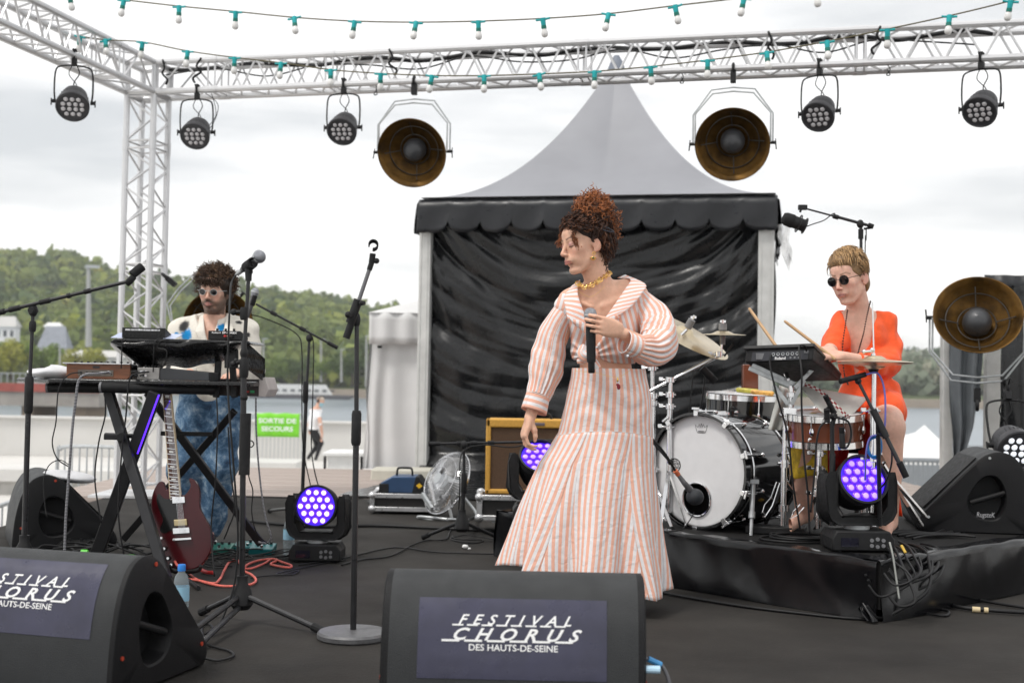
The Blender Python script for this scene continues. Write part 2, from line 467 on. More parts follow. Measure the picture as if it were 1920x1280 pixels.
# villas on the slope
M_RENDER=mat('pale_house_render',(.62,.60,.55),.8,0,.08,.3)
M_SLATE=mat('slate_roof',(.25,.27,.31),.6,0,.15,.5,bump=.2)
M_PANE=mat('window_glass_dark',(.05,.06,.07),.15,0,.1,3)
def house(px0,px1,pyb,pye,pyr,Y,label,roofm,wallm,nwin=4):
 a=at(px0,pyb,Y);b=at(px1,pyb,Y);e=at(px0,pye,Y).z;rt=at(px0,pyr,Y).z
 w=b.x-a.x;d=w*.6
 t=T('house',label,'house',((a.x+b.x)/2,Y,a.z),'houses on the hillside')
 mb=MB().box(((a.x+b.x)/2,Y+d/2,(a.z+e)/2),(w,d,e-a.z));P('wall',mb,wallm,t,smooth=0)
 x0,x1,y0,y1=a.x-.6,b.x+.6,Y-.6,Y+d+.6
 mb=MB().add([(x0,y0,e),(x1,y0,e),(x1,y1,e),(x0,y1,e),(x0+w*.2,Y+d*.5,rt),(x1-w*.2,Y+d*.5,rt)],[(0,1,5,4),(1,2,5),(2,3,4,5),(3,0,4),(3,2,1,0)])
 P('roof',mb,roofm,t,smooth=0)
 wm=to_mesh(MB().box((0,0,0),(w/nwin*.4,.3,(e-a.z)*.4)),'window',smooth=0);setmat(wm,M_PANE)
 for i in range(nwin):
  inst('window',wm,t,Matrix.Translation((-w/2+w*(i+.5)/nwin,-.1,(e-a.z)*.55)))
house(72,122,680,652,610,400,'pale villa with a tall grey slate roof among the trees',M_SLATE,M_RENDER,4)
house(120,232,695,668,655,390,'long pale building with a low roof behind the synthesizer',mat('pale_roof',(.55,.54,.52),.7),M_RENDER,8)
house(-10,28,640,612,592,470,'white house at the left edge of the hillside',mat('pale_roof',(.55,.54,.52),.7),M_WHT,3)
house(84,112,622,612,604,480,'small white house above the slate roofed villa',M_WHT,M_WHT,3)
house(1692,1720,735,712,704,880,'pale low house on the distant slope right of the drummer',M_RENDER,mat('pink_roof',(.45,.28,.22),.8),3)
house(1655,1672,716,702,697,900,'small far house just right of the orange sleeve',M_SLATE,M_RENDER,2)
house(1738,1760,752,728,720,860,'low pink roofed house on the far bank beside the canopy post',mat('pink_roof',(.45,.28,.22),.8),M_RENDER,3)
house(1722,1756,738,705,698,900,'grey tall block on the distant slope beside the right tent',M_SLATE,M_RENDER,4)
house(1700,1765,758,748,742,700,'long low white hall on the far river bank',M_WHT,M_WHT,7)
# bridge on the left
M_CONC=mat('bridge_concrete',(.34,.31,.28),.85,0,.2,.5,bump=.2)
brg=T('road_bridge','concrete road bridge with red railing over the river at left','bridge',at(90,776,150))
a=at(-60,733,150);b=at(186,735,150)
P('deck',MB().box(((a.x+b.x)/2,156,a.z-.8),(b.x-a.x,12,1.7)),M_CONC,brg,smooth=0)
P('parapet',MB().box(((a.x+b.x)/2,150,a.z+.55),(b.x-a.x,.35,1.0)),mat('red_railing',(.36,.09,.07),.6,0,.2,1),brg,smooth=0)
for px in (40,140):
 q=at(px,740,150);P('pier',MB().box((q.x,156,(q.z-8)/2-1),(1.4,8,abs(-7-q.z)+2)),mat('pier_stone',(.42,.32,.24),.85),brg,smooth=0)
rl=to_mesh(MB().box((0,0,0),(.08,.08,1.3)),'railing_post',smooth=0);setmat(rl,M_STL)
for i in range(22):inst('railing_post',rl,brg,Matrix.Translation(Vector((a.x+(b.x-a.x)*i/21,150.4,a.z+1.6))-brg.location))
P('railing',MB().box(((a.x+b.x)/2,150.4,a.z+2.25),(b.x-a.x,.1,.1)),M_STL,brg,smooth=0)
for i,(px,w,c,l) in enumerate([(66,1.9,(.55,.57,.6),'pale car driving on the bridge'),(128,1.8,(.6,.6,.62),'second silvery car on the bridge, nearer the stage')]):
 q=at(px,722,152);car=T('parked_car',l,'car',(q.x,152,a.z+.1))
 P('body',MB().box((q.x,152.6,a.z+1.3),(4.2,w,.7)),mat('car_paint%d'%i,c,.3),car,bevel=.2)
 P('cabin',MB().box((q.x,152.6,a.z+1.85),(2.3,w*.85,.55)),M_PANE,car,bevel=.15)
# barge moored across the river
bg=T('barge','long white barge moored along the far quay','boat',at(560,741,470))
a=at(468,735,470);b=at(664,736,470)
P('hull',MB().prism([(0,0),(b.x-a.x-4,0),(b.x-a.x,2.4),(0,2.4)],a+V(0,0,-3),(1,0,0),(0,0,1),(0,1,0),8),mat('dark_hull',(.10,.10,.11),.6),bg,smooth=0)
P('deckhouse',MB().prism([(2,0),(b.x-a.x-9,0),(b.x-a.x-11.5,3.8),(2,3.8)],a+V(0,1,-.55),(1,0,0),(0,0,1),(0,1,0),5),M_WHT,bg,smooth=0)
wm=to_mesh(MB().box((0,0,0),(1.6,.2,.7)),'window',smooth=0);setmat(wm,M_PANE)
for i in range(10):inst('window',wm,bg,Matrix.Translation(Vector((a.x+4+i*3.0,470.9,a.z+1.0))-bg.location))
# mooring / lamp masts on the far bank
for px,yb,yt,Y,l,w in ((166,650,500,300,'tall concrete mast among trees at left',.8),(602,716,636,420,'lamp mast above the white barge',.45),(640,716,655,380,'thin lamp mast left of the round based mic stand',.35),(687,725,630,400,'lamp mast just left of the white side tent',.45),(494,716,635,420,'lamp mast right of the keyboard player',.45),(112,712,650,300,'short street lamp between the yellow trees',.3)):
 b_=at(px,yb,Y);t_=at(px,yt,Y);m_=T('lamp_mast',l,'mast',b_,'masts across the river')
 P('pole',MB().cyl(b_,t_,w,w*.55,8),mat('mast_grey',(.42,.42,.40),.7),m_)
 P('lamp_head',MB().box(t_+V(w*1.2,0,0),(w*4,w*1.5,w*.8)),M_STL,m_,smooth=0)
# parapet wall and near plaza things
M_WALL=mat('smooth_pale_concrete',(.60,.59,.57),.8,0,.06,.8,bump=.05)
Yw=33.0
wa=at(-60,782,Yw);wb=at(690,781,Yw)
w_=T('parapet_wall','long pale concrete parapet wall along the quay','wall',(wa.x,Yw,GZ))
P('panel',MB().prism([(0,0),(wb.x-wa.x+2.2,0),(wb.x-wa.x,wa.z-GZ+.02),(0,wa.z-GZ)],(wa.x,Yw,GZ),(1,0,0),(0,0,1),(0,1,0),.35),M_WALL,w_,smooth=0,bevel=.01)
P('coping',MB().box(((wa.x+wb.x)/2,Yw+.15,wa.z+.03),(wb.x-wa.x,.5,.06)),M_WALL,w_,smooth=0,bevel=.01)
def bench(px0,px1,pyt,pyb,Y,label):
 a=at(px0,pyb,Y);b=at(px1,pyt,Y);t=T('concrete_bench',label,'bench',(a.x,Y,GZ))
 P('seat',MB().box(((a.x+b.x)/2,Y+.6,b.z-.1),(b.x-a.x,1.3,.22)),M_WALL,t,smooth=0,bevel=.01)
 P('support',MB().box((a.x+(b.x-a.x)*.38,Y+.6,(b.z-.2+GZ)/2),((b.x-a.x)*.62,1.1,b.z-.2-GZ)),mat('darker_concrete',(.42,.41,.39),.85),t,smooth=0)  # support in a darker concrete tone than the seat
bench(395,556,868,905,25.5,'low pale concrete bench block behind the keyboard player')
bench(-40,260,884,920,22.0,'wide low concrete block behind the left railing')
# white barrier frame
def bar_frame(p0,p1,z0,z1,n,name,label,m,r=.02,cat='barrier',group='crowd barriers',lbl=None):
 p0=Vector(p0);p1=Vector(p1);t=T(name,label,cat,(p0.x,p0.y,z0),group)
 A=V(p0.x,p0.y,0);B=V(p1.x,p1.y,0);d=(B-A);L=d.length;d.normalize()
 fr=spline([A+V(0,0,z0),A+V(0,0,z1-.12),A+d*.03+V(0,0,z1-.03),A+d*.12+V(0,0,z1),B-d*.12+V(0,0,z1),B-d*.03+V(0,0,z1-.03),B+V(0,0,z1-.12),B+V(0,0,z0)],4)
 P('frame',MB().tube(fr,r,8),m,t)
 P('bottom_rail',MB().cyl(A+V(0,0,z0+.17),B+V(0,0,z0+.17),r*.8,n=8),m,t)
 um=to_mesh(UNITCYL,'bar');setmat(um,m)
 for i in range(1,n):
  q=A+d*(L*i/n);inst('bar',um,t,rod_matrix(q+V(0,0,z0+.17),q+V(0,0,z1),r*.45,t.location))
 for s in (.15,.85):
  q=A+d*(L*s);sd=V(-d.y,d.x,0)
  P('foot',MB().tube([q-sd*.3+V(0,0,z0),q+V(0,0,z0+.16),q+sd*.3+V(0,0,z0)],r*.9,8),m,t)
 return t
q0=at(-70,850,9.6);q1=at(97,850,12.4)
bar_frame(q0,q1,GZ,.06-.22,15,'crowd_barrier','grey steel barrier at the far left beside the stage',M_STL)
q0=at(108,850,12.9);q1=at(232,850,12.9)
bar_frame(q0,q1,GZ,GZ+1.1+.28,9,'crowd_barrier','grey steel barrier with a curved corner left of the truss tower',M_STL)
q0=at(330,850,15.5);q1=at(452,850,15.5)
bar_frame(q0,q1,GZ,at(330,830,15.5).z,8,'crowd_barrier','grey steel barrier behind the keyboard player',M_STL)
q0=at(462,850,27);q1=at(566,850,27)
tb=bar_frame(q0,q1,GZ,at(500,775,27).z,14,'crowd_barrier','pale barrier carrying the green exit banner',M_STL)
# exit banner
M_GREEN=mat('green_banner',(.20,.62,.035),.6,0,.05,2,bump=.05)
a=at(479,818,26.9);b=at(562,775,26.9)
bn=T('exit_banner','lime green banner reading SORTIE DE SECOURS on the barrier','banner',(a.x,26.9,a.z))
mb=MB().grid(lambda i,j:(a.x+(b.x-a.x)*i/20,26.9+.012*math.sin(i*1.1),a.z+(b.z-a.z)*j/6-.01*math.sin(i*.8)*(j/6)),21,7)
P('cloth',mb,M_GREEN,bn,solid=.004)
FONT=None
def text(parent,s,c,h,U,N,m,name='lettering',bold=0.0,shear=0.0,width=None,ext=.001,spacing=1.0):
 """flat lettering centred at c, letter height h, reading along U, facing N"""
 cu=bpy.data.curves.new(name,'FONT');cu.body=s;cu.align_x='CENTER';cu.align_y='CENTER'
 cu.size=h*1.38;cu.extrude=ext;cu.offset=bold*h;cu.shear=shear;cu.space_character=spacing;cu.resolution_u=3
 tmp=bpy.data.objects.new('tmp',cu);COL.objects.link(tmp)
 dg=bpy.context.evaluated_depsgraph_get();me=bpy.data.meshes.new_from_object(tmp.evaluated_get(dg));me.name=name
 bpy.data.objects.remove(tmp);bpy.data.curves.remove(cu)
 U=Vector(U).normalized();N=Vector(N).normalized();W=N.cross(U).normalized()
 c=Vector(c)
 xs=[v.co.x for v in me.vertices];sx=1.0
 if width and xs:sx=width/(max(xs)-min(xs))
 off=wloc(parent)
 for v in me.vertices:
  q=c+U*(v.co.x*sx)+W*v.co.y+N*(v.co.z)-off
  v.co=q
 me.materials.clear();setmat(me,m)
 o=bpy.data.objects.new(name,me);COL.objects.link(o);o.parent=parent
 return o
M_LET=mat('white_lettering',(.85,.85,.85),.5,0,.02)
cx=(a.x+b.x)/2;hh=b.z-a.z
text(bn,'SORTIE DE',(cx,26.86,a.z+hh*.67),hh*.2,(1,0,0),(0,-1,0),M_LET,bold=.03,width=(b.x-a.x)*.86)
text(bn,'SECOURS',(cx,26.86,a.z+hh*.33),hh*.2,(1,0,0),(0,-1,0),M_LET,bold=.03,width=(b.x-a.x)*.72)
# white box table
a=at(608,905,17.5);b=at(678,852,17.5)
tb=T('white_counter','low white counter with a dark frame behind the round based stand','counter',(a.x,17.5,GZ))
P('top',MB().box(((a.x+b.x)/2,17.9,b.z),(b.x-a.x+.06,.86,.05)),M_WHT,tb,bevel=.01)
P('front_panel',MB().box(((a.x+b.x)/2,17.55,(b.z+GZ)/2),(b.x-a.x-.08,.04,b.z-GZ-.06)),M_WHT,tb)
for x in (a.x,b.x):P('leg',MB().box((x,17.52,(b.z+GZ)/2),(.035,.035,b.z-GZ-.03)),M_BLKM,tb)
# ================================================================== TRUSS
TY=math.radians(13.2)
E1=V(math.cos(TY),-math.sin(TY),0);E2=V(math.sin(TY),math.cos(TY),0);EZ=V(0,0,1)
NR=at(289,172,10.0);S=.24
M_TR=mat('truss_aluminium',(.66,.66,.67),.36,.55,.10,9,bump=.05,rvar=.12)
truss=T('stage_truss','silver aluminium box truss frame over the stage with a corner tower','truss',(NR.x,NR.y,0))
tum=to_mesh(UNITCYL,'chord');setmat(tum,M_TR);tub=to_mesh(MB().cyl((0,0,0),(0,0,1),1,n=6),'brace');setmat(tub,M_TR)
def rod(name,a,b,r):inst(name,tum if r>.015 else tub,truss,rod_matrix(a,b,r,truss.location))
def faces_brace(o,d,L,A,B,n,jit=0):
 """zigzag braces on the four faces of a box run starting at o along d, section axes A, B"""
 for (p,q) in ((V(0,0,0),B),(A,B),(V(0,0,0),A),(B,A)):
  st=L/n
  for i in range(n):
   a=o+p+d*(i*st);b=o+p+q+d*((i+.5)*st);c=o+p+d*((i+1)*st)
   rod('brace',a,b,.0085);rod('brace',b,c,.0085)
def run(o,d,L,A,B,segs):
 for p in (V(0,0,0),A,B,A+B):rod('chord',o+p,o+p+d*L,.025)
 x=0.0
 for (l,n) in segs:
  for s_ in (x+.03,x+l-.03):
   for (p,q) in ((V(0,0,0),A),(V(0,0,0),B),(A,A+B),(B,A+B)):rod('brace',o+p+d*s_,o+q+d*s_,.0085)
  faces_brace(o+d*(x+.03),d,l-.06,A,B,n);x+=l
 x=0.0
 for (l,n) in segs[:-1]:
  x+=l
  for p in (V(0,0,0),A,B,A+B):
   rod('coupler',o+p+d*(x-.05),o+p+d*(x+.05),.029)
# corner block box
C0=NR-E1*S
for p in (V(0,0,0),E1*S,E2*S,E1*S+E2*S):
 rod('chord',C0+p,C0+p+EZ*S,.025)
for z in (0,S):
 for a,b in ((V(0,0,0),E1*S),(E1*S,E1*S+E2*S),(E1*S+E2*S,E2*S),(E2*S,V(0,0,0))):
  rod('chord',C0+a+EZ*z,C0+b+EZ*z,.025)
run(NR,E1,7.4,E2*S,EZ*S,[(.5,1),(1.0,4),(2.0,8),(2.0,8),(1.9,7)])
run(C0,-E2,6.0,E1*S,EZ*S,[(.5,1),(2.0,8),(2.0,8),(1.5,6)])
# tower
TH=NR.z-.05
run(C0,-EZ,TH-.01,E1*S,E2*S,[(.42,1),(1.0,3),(1.0,3),(TH-2.43,2)])
P('base_plate',MB().box(C0+(E1+E2)*(S/2)+V(0,0,-NR.z+.012+0),(.6,.6,.02)),M_TR,truss)
def on_truss(px,dz=0.0,side=0):
 """point on the front bottom chord of the back truss under picture column px"""
 lo,hi=0.0,7.4
 for _ in range(40):
  m_=(lo+hi)/2;p=NR+E1*m_+E2*(S*side)
  if proj(p)[0]<px:lo=m_
  else :hi=m_
 return NR+E1*lo+E2*(S*side)+V(0,0,dz)
def on_left(px,py=None):
 lo,hi=0.0,6.0
 for _ in range(40):
  m_=(lo+hi)/2;p=NR-E2*m_
  if proj(p)[0]>px:lo=m_
  else :hi=m_
 return NR-E2*lo
def cable(name,label,pts,r,m,cat='cable',group=None,n=6,k=8,parent=None):
 mb=MB().tube(spline(pts,k),r,n)
 o=P(name,mb,m,parent,smooth=180)
 if parent is None:tag(o,label,cat,group)
 return o
# cable bundle lying on the truss
pts=[on_truss(300+i*60,.235-.02*math.sin(i*1.7),1)-E2*(.03+.02*math.sin(i*2.1)) for i in range(27)]
cable('cable_bundle','black cable bundle running along the top rear chord of the truss',pts,.016,M_CAB)
cable('power_cable','thin black cable sagging between the chords of the truss',[on_truss(310+i*95,.17+.045*math.sin(i*2.3),.6) for i in range(17)],.006,M_CAB)
for i,(px,dx) in enumerate(((306,.02),(378,-.03),(730,.03),(1440,.02),(1650,-.03))):
 p=on_truss(px,.22,0)-E2*.02
 cable('truss_strap',['black strap knotted at the top chord beside the tower','black strap tied on the truss above the second lamp','black strap knotted on the truss left of the first brass reflector','black strap hanging in the truss right of the second brass reflector','black strap hanging in the truss between the two rightmost lamps'][i],[p+V(0,0,.03),p+V(dx,-.02,-.04),p+V(0,0,-.08),p+V(dx*2,0,-.13),p+V(dx*1.5,0,-.17)],.009,M_RUB,'strap','straps on the truss')
for i,px in enumerate((705,1278,1664)):
 p=on_truss(px,-.02,0)
 cable('safety_wire',['loose wire loop under the truss left of the first reflector','small black clamp strap under the truss at the tent peak','black clamp tail under the truss between two lamps'][i],[p,p+V(.01,-.03,-.04),p+V(-.012,-.02,-.075),p+V(.012,-.02,-.075),p+V(0,0,-.03)],.004,M_CAB,'wire','loose wires under the truss')
# ================================================================== LED PAR lamps
M_LENS=mat('clear_lens',(.62,.60,.62),.12,0,.2,60,coat=.6)
M_HOUS=mat('dark_grey_housing',(.05,.05,.055),.42,.2,.2,30,bump=.05)
M_FACE=mat('lamp_face_plate',(.035,.035,.038),.4,0,.1,30)
lens_me=to_mesh(MB().sph((0,0,0),(.0165,.0165,.008),12,6),'lens',smooth=180);setmat(lens_me,M_LENS)
def hexpack(rows,p):
 out=[]
 for j,n in enumerate(rows):
  for i in range(n):out.append(((i-(n-1)/2)*p,((len(rows)-1)/2-j)*p*.9))
 return out
def make_par(lit=None):
 """lamp hanging at origin: clamp top at z=0, face towards -Y"""
 t=T('led_par_lamp','x','stage lamp',(0,0,0),'LED lamps hanging from the truss')
 R=.12
 mb=MB().torus((0,0,0),.031,.010,(1,0,0),16,6).box((0,0,-.05),(.035,.05,.05)).cyl((0,-.03,.0),(0,-.07,.03),.006,n=6).box((0,0,.035),(.03,.05,.015))
 P('clamp',mb,M_BLKM,t,bevel=.002)
 yk=spline([(-.125,0,-.34),(-.132,0,-.25),(-.125,0,-.12),(-.09,0,-.085),(0,0,-.075),(.09,0,-.085),(.125,0,-.12),(.132,0,-.25),(.125,0,-.34)],5)
 P('yoke',MB().tube(yk,.0065,6),M_BLKM,t)
 tilt=math.radians(40);c=V(0,0,-.35);ax=V(0,-math.cos(tilt),-math.sin(tilt))
 body=MB().lathe([(0,-.12),(.07,-.12),(.088,-.11),(.092,-.06),(.10,-.055),(.10,.0),(.112,.004),(.117,.03),(.117,.055),(.108,.058),(.104,.05),(0,.048)],c,ax,36)
 h=P('housing',body,M_HOUS,t,smooth=30)
 fm=to_mesh(MB().box((0,0,0),(.006,.05,.012)),'fin',smooth=0);setmat(fm,M_HOUS)
 xr=ax.orthogonal().normalized();yr=ax.cross(xr)
 for k in range(28):
  a=2*PI*k/28;d=xr*math.cos(a)+yr*math.sin(a)
  Rm=Matrix((d.cross(ax),ax,d)).transposed().to_4x4()
  inst('fin',fm,h,Matrix.Translation(c+d*.098-ax*.028)@Rm)
 up=V(0,-math.sin(tilt),math.cos(tilt));sx=V(1,0,0)
 for (u,w) in hexpack((3,4,4,3),.043):
  Rm=Matrix((sx,up,sx.cross(up))).transposed().to_4x4()
  inst('lens',lens_me,t,Matrix.Translation(c+ax*.050+sx*u+up*w)@Rm)
 for s in (-1,1):P('tilt_knob',MB().cyl((s*.117,0,-.34),(s*.145,0,-.34),.014,n=10).box((s*.15,0,-.345),(.008,.008,.05)),M_BLKM,t)
 w1=MB().tube(spline([(.01,.02,-.06),(.03,.05,-.12),(-.01,.08,-.19),(.015,.09,-.27)],6),.004,6).tube(spline([(-.01,.02,-.06),(-.04,.04,-.13),(.01,.08,-.2),(-.02,.09,-.27)],6),.0035,6)
 P('lead',w1,M_CAB,t)
 return t
par0=make_par()
def face_dir(p,tx=0.0):return math.atan2(p.x-tx,p.y)
plist=[(370,'truss','LED stage lamp hanging just right of the truss tower, with a looped cable',.15),(645,'truss','LED stage lamp hanging left of the first brass reflector',.1),(1537,'truss','LED stage lamp hanging right of the second brass reflector',-.1),(1840,'truss','rightmost LED stage lamp hanging from the truss',-.12)]
first=True
p=on_left(140)
par0.location=p;par0.rotation_euler=(0,0,-math.atan2(p.x,p.y)-.12);par0['label']='leftmost LED stage lamp, hanging from the truss that runs towards the viewer'
for px,w,l,ra in plist:
 q=on_truss(px);dup(par0,l,q,(0,0,-math.atan2(q.x,q.y)-.28))
q=on_truss(372)
cable('lamp_cable','looped grey cable beside the lamp near the truss tower',[q+V(.05,0,-.02),q+V(.16,0,-.12),q+V(.12,0,-.28),q+V(.04,.03,-.33),q+V(.14,.02,-.20),q+V(.1,.02,-.02)],.003,M_CAB)
# ================================================================== brass reflectors
M_BRASS=mat('aged_brass',(.115,.058,.011),.42,.7,.6,9,bump=.12,rvar=.12)
M_BRASSO=mat('dark_reflector_back',(.05,.045,.04),.5,.3,.3,8)
M_DOME=mat('dark_dome',(.045,.047,.052),.45,0,.15,12,coat=.1)
def make_reflector():
 """hanging lamp, clamp at origin, dish centre below, facing -Y"""
 t=T('brass_reflector_lamp','x','reflector lamp',(0,0,0),'vintage brass reflector lamps')
 P('clamp',MB().torus((0,0,0),.032,.012,(1,0,0),14,6).box((0,0,-.06),(.04,.05,.09)),M_BLKM,t,bevel=.003)
 for s,k,dz in ((1,1.0,0),(-1,.94,-.035)):
  y=s*.014
  mb=MB().tube([(-.285*k,y,-.545),(-.285*k,y,-.33),(-.155*k,y,-.15+dz),(0,y,-.135+dz),(.155*k,y,-.15+dz),(.285*k,y,-.33),(.285*k,y,-.545)],.0065,6)
  P('bracket',mb,M_STL,t)
 tilt=math.radians(24);c=V(0,0,-.545);ax=V(0,-math.cos(tilt),-math.sin(tilt))
 R=.262
 P('dish',MB().lathe([(.0,-.13),(.07,-.125),(.13,-.095),(.19,-.05),(.235,.0),(R,.045),(R+.006,.047),(R+.006,.041),(.24,-.006),(.195,-.058),(.135,-.105),(.07,-.135),(0,-.14)],c,ax,48),M_BRASS,t,smooth=180)
 mb=MB()
 for rr,z in ((.115,-.082),(.19,-.035)):mb.torus(c+ax*z,rr,.004,ax,40,5)
 P('ring',mb,M_BRASSO,t)
 xr=ax.orthogonal().normalized();yr=ax.cross(xr)
 for k in range(4):
  a=PI/4+k*PI/2;d=xr*math.cos(a)+yr*math.sin(a)
  P('spoke',MB().cyl(c+ax*-.07+d*.11,c+ax*-.005+d*.225,.004,n=6),M_BRASSO,t)
 P('dome',MB().lathe([(.088,-.09),(.088,-.05),(.080,-.02),(.06,.008),(.032,.024),(0,.029)],c,ax,32),M_DOME,t,smooth=180)
 for s in (-1,1):P('tilt_knob',MB().cyl((s*.262,0,-.545),(s*.31,0,-.545),.012,n=8).cyl((s*.305,0,-.545),(s*.31,-.01,-.595),.005,n=6).cyl((s*.305,0,-.545),(s*.305,.01,-.515),.004,n=6),M_BLKM,t)
 return t
ref0=make_reflector()
ref0.location=on_truss(777);ref0.rotation_euler=(0,0,-.16)
ref0['label']='brass reflector lamp hanging left of the black tent, under the truss'
dup(ref0,'brass reflector lamp hanging in front of the tent roof, right of its peak',on_truss(1375),(0,0,-.20))
# reflector on a stand at right: bracket turned round
r2=dup(ref0,'large brass reflector lamp at the right edge, in front of the grey drape',at(1833,597,8.0)+V(0,0,-.47),(PI,0,PI))
r2.location=at(1833,597,7.9)+V(0,0,-.545);r2.rotation_euler=(0,PI,-.30);r2.scale=(1.01,)*3
# tilt: the turned lamp hangs upside down on its floor stand
r3=dup(ref0,'brass reflector lamp half hidden behind the keyboard player',at(415,600,9.4)+V(0,0,.5),(0,0,.1))
_R3=Matrix.Rotation(math.radians(-50),3,'Y');r3.rotation_euler=_R3.to_euler();r3.location=at(408,604,9.75)-_R3@V(0,0,-.545)
# ================================================================== festoon strings
M_TEAL=mat('teal_lamp_holder',(.0,.34,.36),.5,0,.1,20)
M_TEALD=mat('green_holder_ring',(.0,.16,.12),.5,0,.1,20)
M_BULB=mat('frosted_bulb',(.72,.71,.70),.3,0,.04,20,coat=.3)
M_WIRE=mat('olive_cable',(.10,.085,.04),.6,0,.2,20)
hold_me=to_mesh(MB().lathe([(0,.012),(.018,.012),(.018,-.018),(.0165,-.04),(0,-.04)],n=14).tube([(-.05,0,.004),(-.02,0,.002),(.02,0,.002),(.05,0,.004)],.008,8),'lamp_holder');setmat(hold_me,M_TEAL)
ring_me=to_mesh(MB().lathe([(0,-.038),(.0185,-.04),(.0185,-.062),(0,-.062)],n=14),'ring');setmat(ring_me,M_TEALD)
bulb_me=to_mesh(MB().lathe([(0,-.060),(.014,-.062),(.020,-.074),(.0245,-.092),(.0235,-.106),(.016,-.118),(0,-.123)],n=16),'bulb',smooth=180);setmat(bulb_me,M_BULB)
def festoon(pts,label,Ys,seed):
 P3=[at(px,py,interp(px,[q[0] for q in pts],Ys) if len(Ys)==len(pts) else lerp(Ys[0],Ys[1],(px-pts[0][0])/(pts[-1][0]-pts[0][0]))) for px,py in pts]
 mid=P3[len(P3)//2];t=T('festoon_string',label,'string lights',mid,'strings of festoon bulbs')
 P('cable',MB().tube(spline(P3,5),.0045,6),M_WIRE,t)
 rr=random.Random(seed)
 for i,q in enumerate(P3):
  if 0<i<len(P3)-1 or True:
   d=(P3[min(i+1,len(P3)-1)]-P3[max(i-1,0)]);yaw=math.atan2(d.y,d.x)
   M=Matrix.Translation(q-t.location+V(0,0,-.008))@Matrix.Rotation(yaw,4,'Z')@Matrix.Rotation(rr.uniform(-.22,.22),4,'Y')@Matrix.Rotation(rr.uniform(-.2,.2),4,'X')@Matrix.Scale(.93,4)
   h=inst('lamp_holder',hold_me,t,M)
   inst('ring',ring_me,h,Matrix.Identity(4));inst('bulb',bulb_me,h,Matrix.Identity(4))
up=[(130,-12),(232,0),(336,12),(442,22),(552,33),(665,40),(780,42),(897,40),(1018,35),(1141,26),(1266,11),(1395,-4),(1530,-22)]
festoon(up,'upper festoon string of teal sockets and white bulbs, curving above the truss',[8.6,7.6],1)
lo=[(150,68),(198,75),(267,79),(352,96),(440,108),(527,118),(620,131),(714,138),(810,142),(908,142),(1011,139),(1115,134),(1220,125),(1327,113),(1438,98),(1551,78),(1664,55),(1780,30),(1895,2),(2010,-30)]
festoon(lo,'lower festoon string of teal sockets and bulbs, passing in front of the truss',[9.2,7.4],2)
# ================================================================== marquee tent
M_VINYL=mat('black_vinyl',(.0065,.007,.008),.27,0,.1,3,bump=.10,bscale=22,rvar=.04,spec=.5)
M_VAL=mat('black_valance_vinyl',(.015,.016,.019),.36,0,.2,5,bump=.45,bscale=7,rvar=.1,spec=.45)
M_ROOF=mat('pale_grey_roof_membrane',(.265,.27,.295),.55,0,.08,1.3,bump=.16,bscale=3.5)
M_POST=mat('scuffed_white_post',(.60,.60,.585),.45,.2,.12,6,bump=.1,rvar=.15)
A_=at(783,718+200,12.9);TA=math.radians(11.5)
U1=V(math.cos(TA),-math.sin(TA),0);U2=V(math.sin(TA),math.cos(TA),0)
F0=V(at(783,640,12.9).x,12.9,0)
def tsolve(px):
 lo_,hi_=0,8
 for _ in range(40):
  m_=(lo_+hi_)/2
  if proj(F0+U1*m_+V(0,0,1))[0]<px:lo_=m_
  else :hi_=m_
 return lo_
TW=tsolve(1451)
EH=at(784,380,12.9).z
tent=T('marquee_tent','black walled marquee tent with a pointed grey roof behind the singer','tent',F0)
TC=F0+U1*(TW/2)+U2*(TW/2)
PEAK=at(1166,108,TC.y).z
# roof: concave pyramid, four sides
def roofP(u,v):
 r_=max(abs(u),abs(v));t=1-r_
 prof=.10*t+.90*t**2.15
 prof=min(prof,1)
 sag=-.05*math.sin(PI*(1-r_))*(1-abs(abs(u)-abs(v)))*0
 ang=math.atan2(v,u);edge=abs(math.sin(2*ang))
 z=EH+.055+(PEAK-EH-.055)*(prof-.035*(1-edge)*math.sin(PI*r_))
 return TC+U1*(u*TW/2*1.0)+U2*(v*TW/2)+V(0,0,z)
mb=MB()
for (ax_,sg) in (('v',-1),('u',1),('v',1),('u',-1)):
 def gp(i,j,ax_=ax_,sg=sg):
  s_=(i/40*2-1);r_=1-j/44
  return roofP(s_*r_,sg*r_) if ax_=='v' else roofP(sg*r_,s_*r_)
 mb.grid(gp,41,45)
P('roof',mb,M_ROOF,tent,smooth=45)
P('roof_cap',MB().lathe([(.0,.02),(.03,.02),(.07,-.05),(.11,-.16)],TC+V(0,0,PEAK+.0),n=20),mat('grey_cap_cloth',(.16,.18,.22),.6),tent)
# valance with scallops on front and right side
def valance(o,d,nrm,L,ns,name):
 nu=ns*12+1
 def vp(i,j):
  s=i/(nu-1)*L;ph=(i/12.0)%1.0
  dep=.235+.115*math.sqrt(max(0,1-(2*ph-1)**2))**.9
  if s<.09 or s>L-.09:dep=.35
  k=j/8
  wob=.014*math.sin(s*5.3+1)+.008*math.sin(s*13+k*3)
  bulge=.028+.018*k+wob*(.3+k)
  z=EH+.03-dep*k
  if j==0:bulge=-.03;z=EH+.035
  return o+d*s+nrm*bulge+V(0,0,z)
 mb=MB().grid(vp,nu,9)
 P(name,mb,M_VAL,tent,smooth=60,solid=.004)
valance(F0-U1*.02,U1,-U2,TW+.04,11,'valance')
valance(F0+U1*TW,U2,U1,TW,11,'valance')
valance(F0+U2*TW,U1,U2,TW,4,'valance')
valance(F0,U2,-U1,TW,11,'valance')
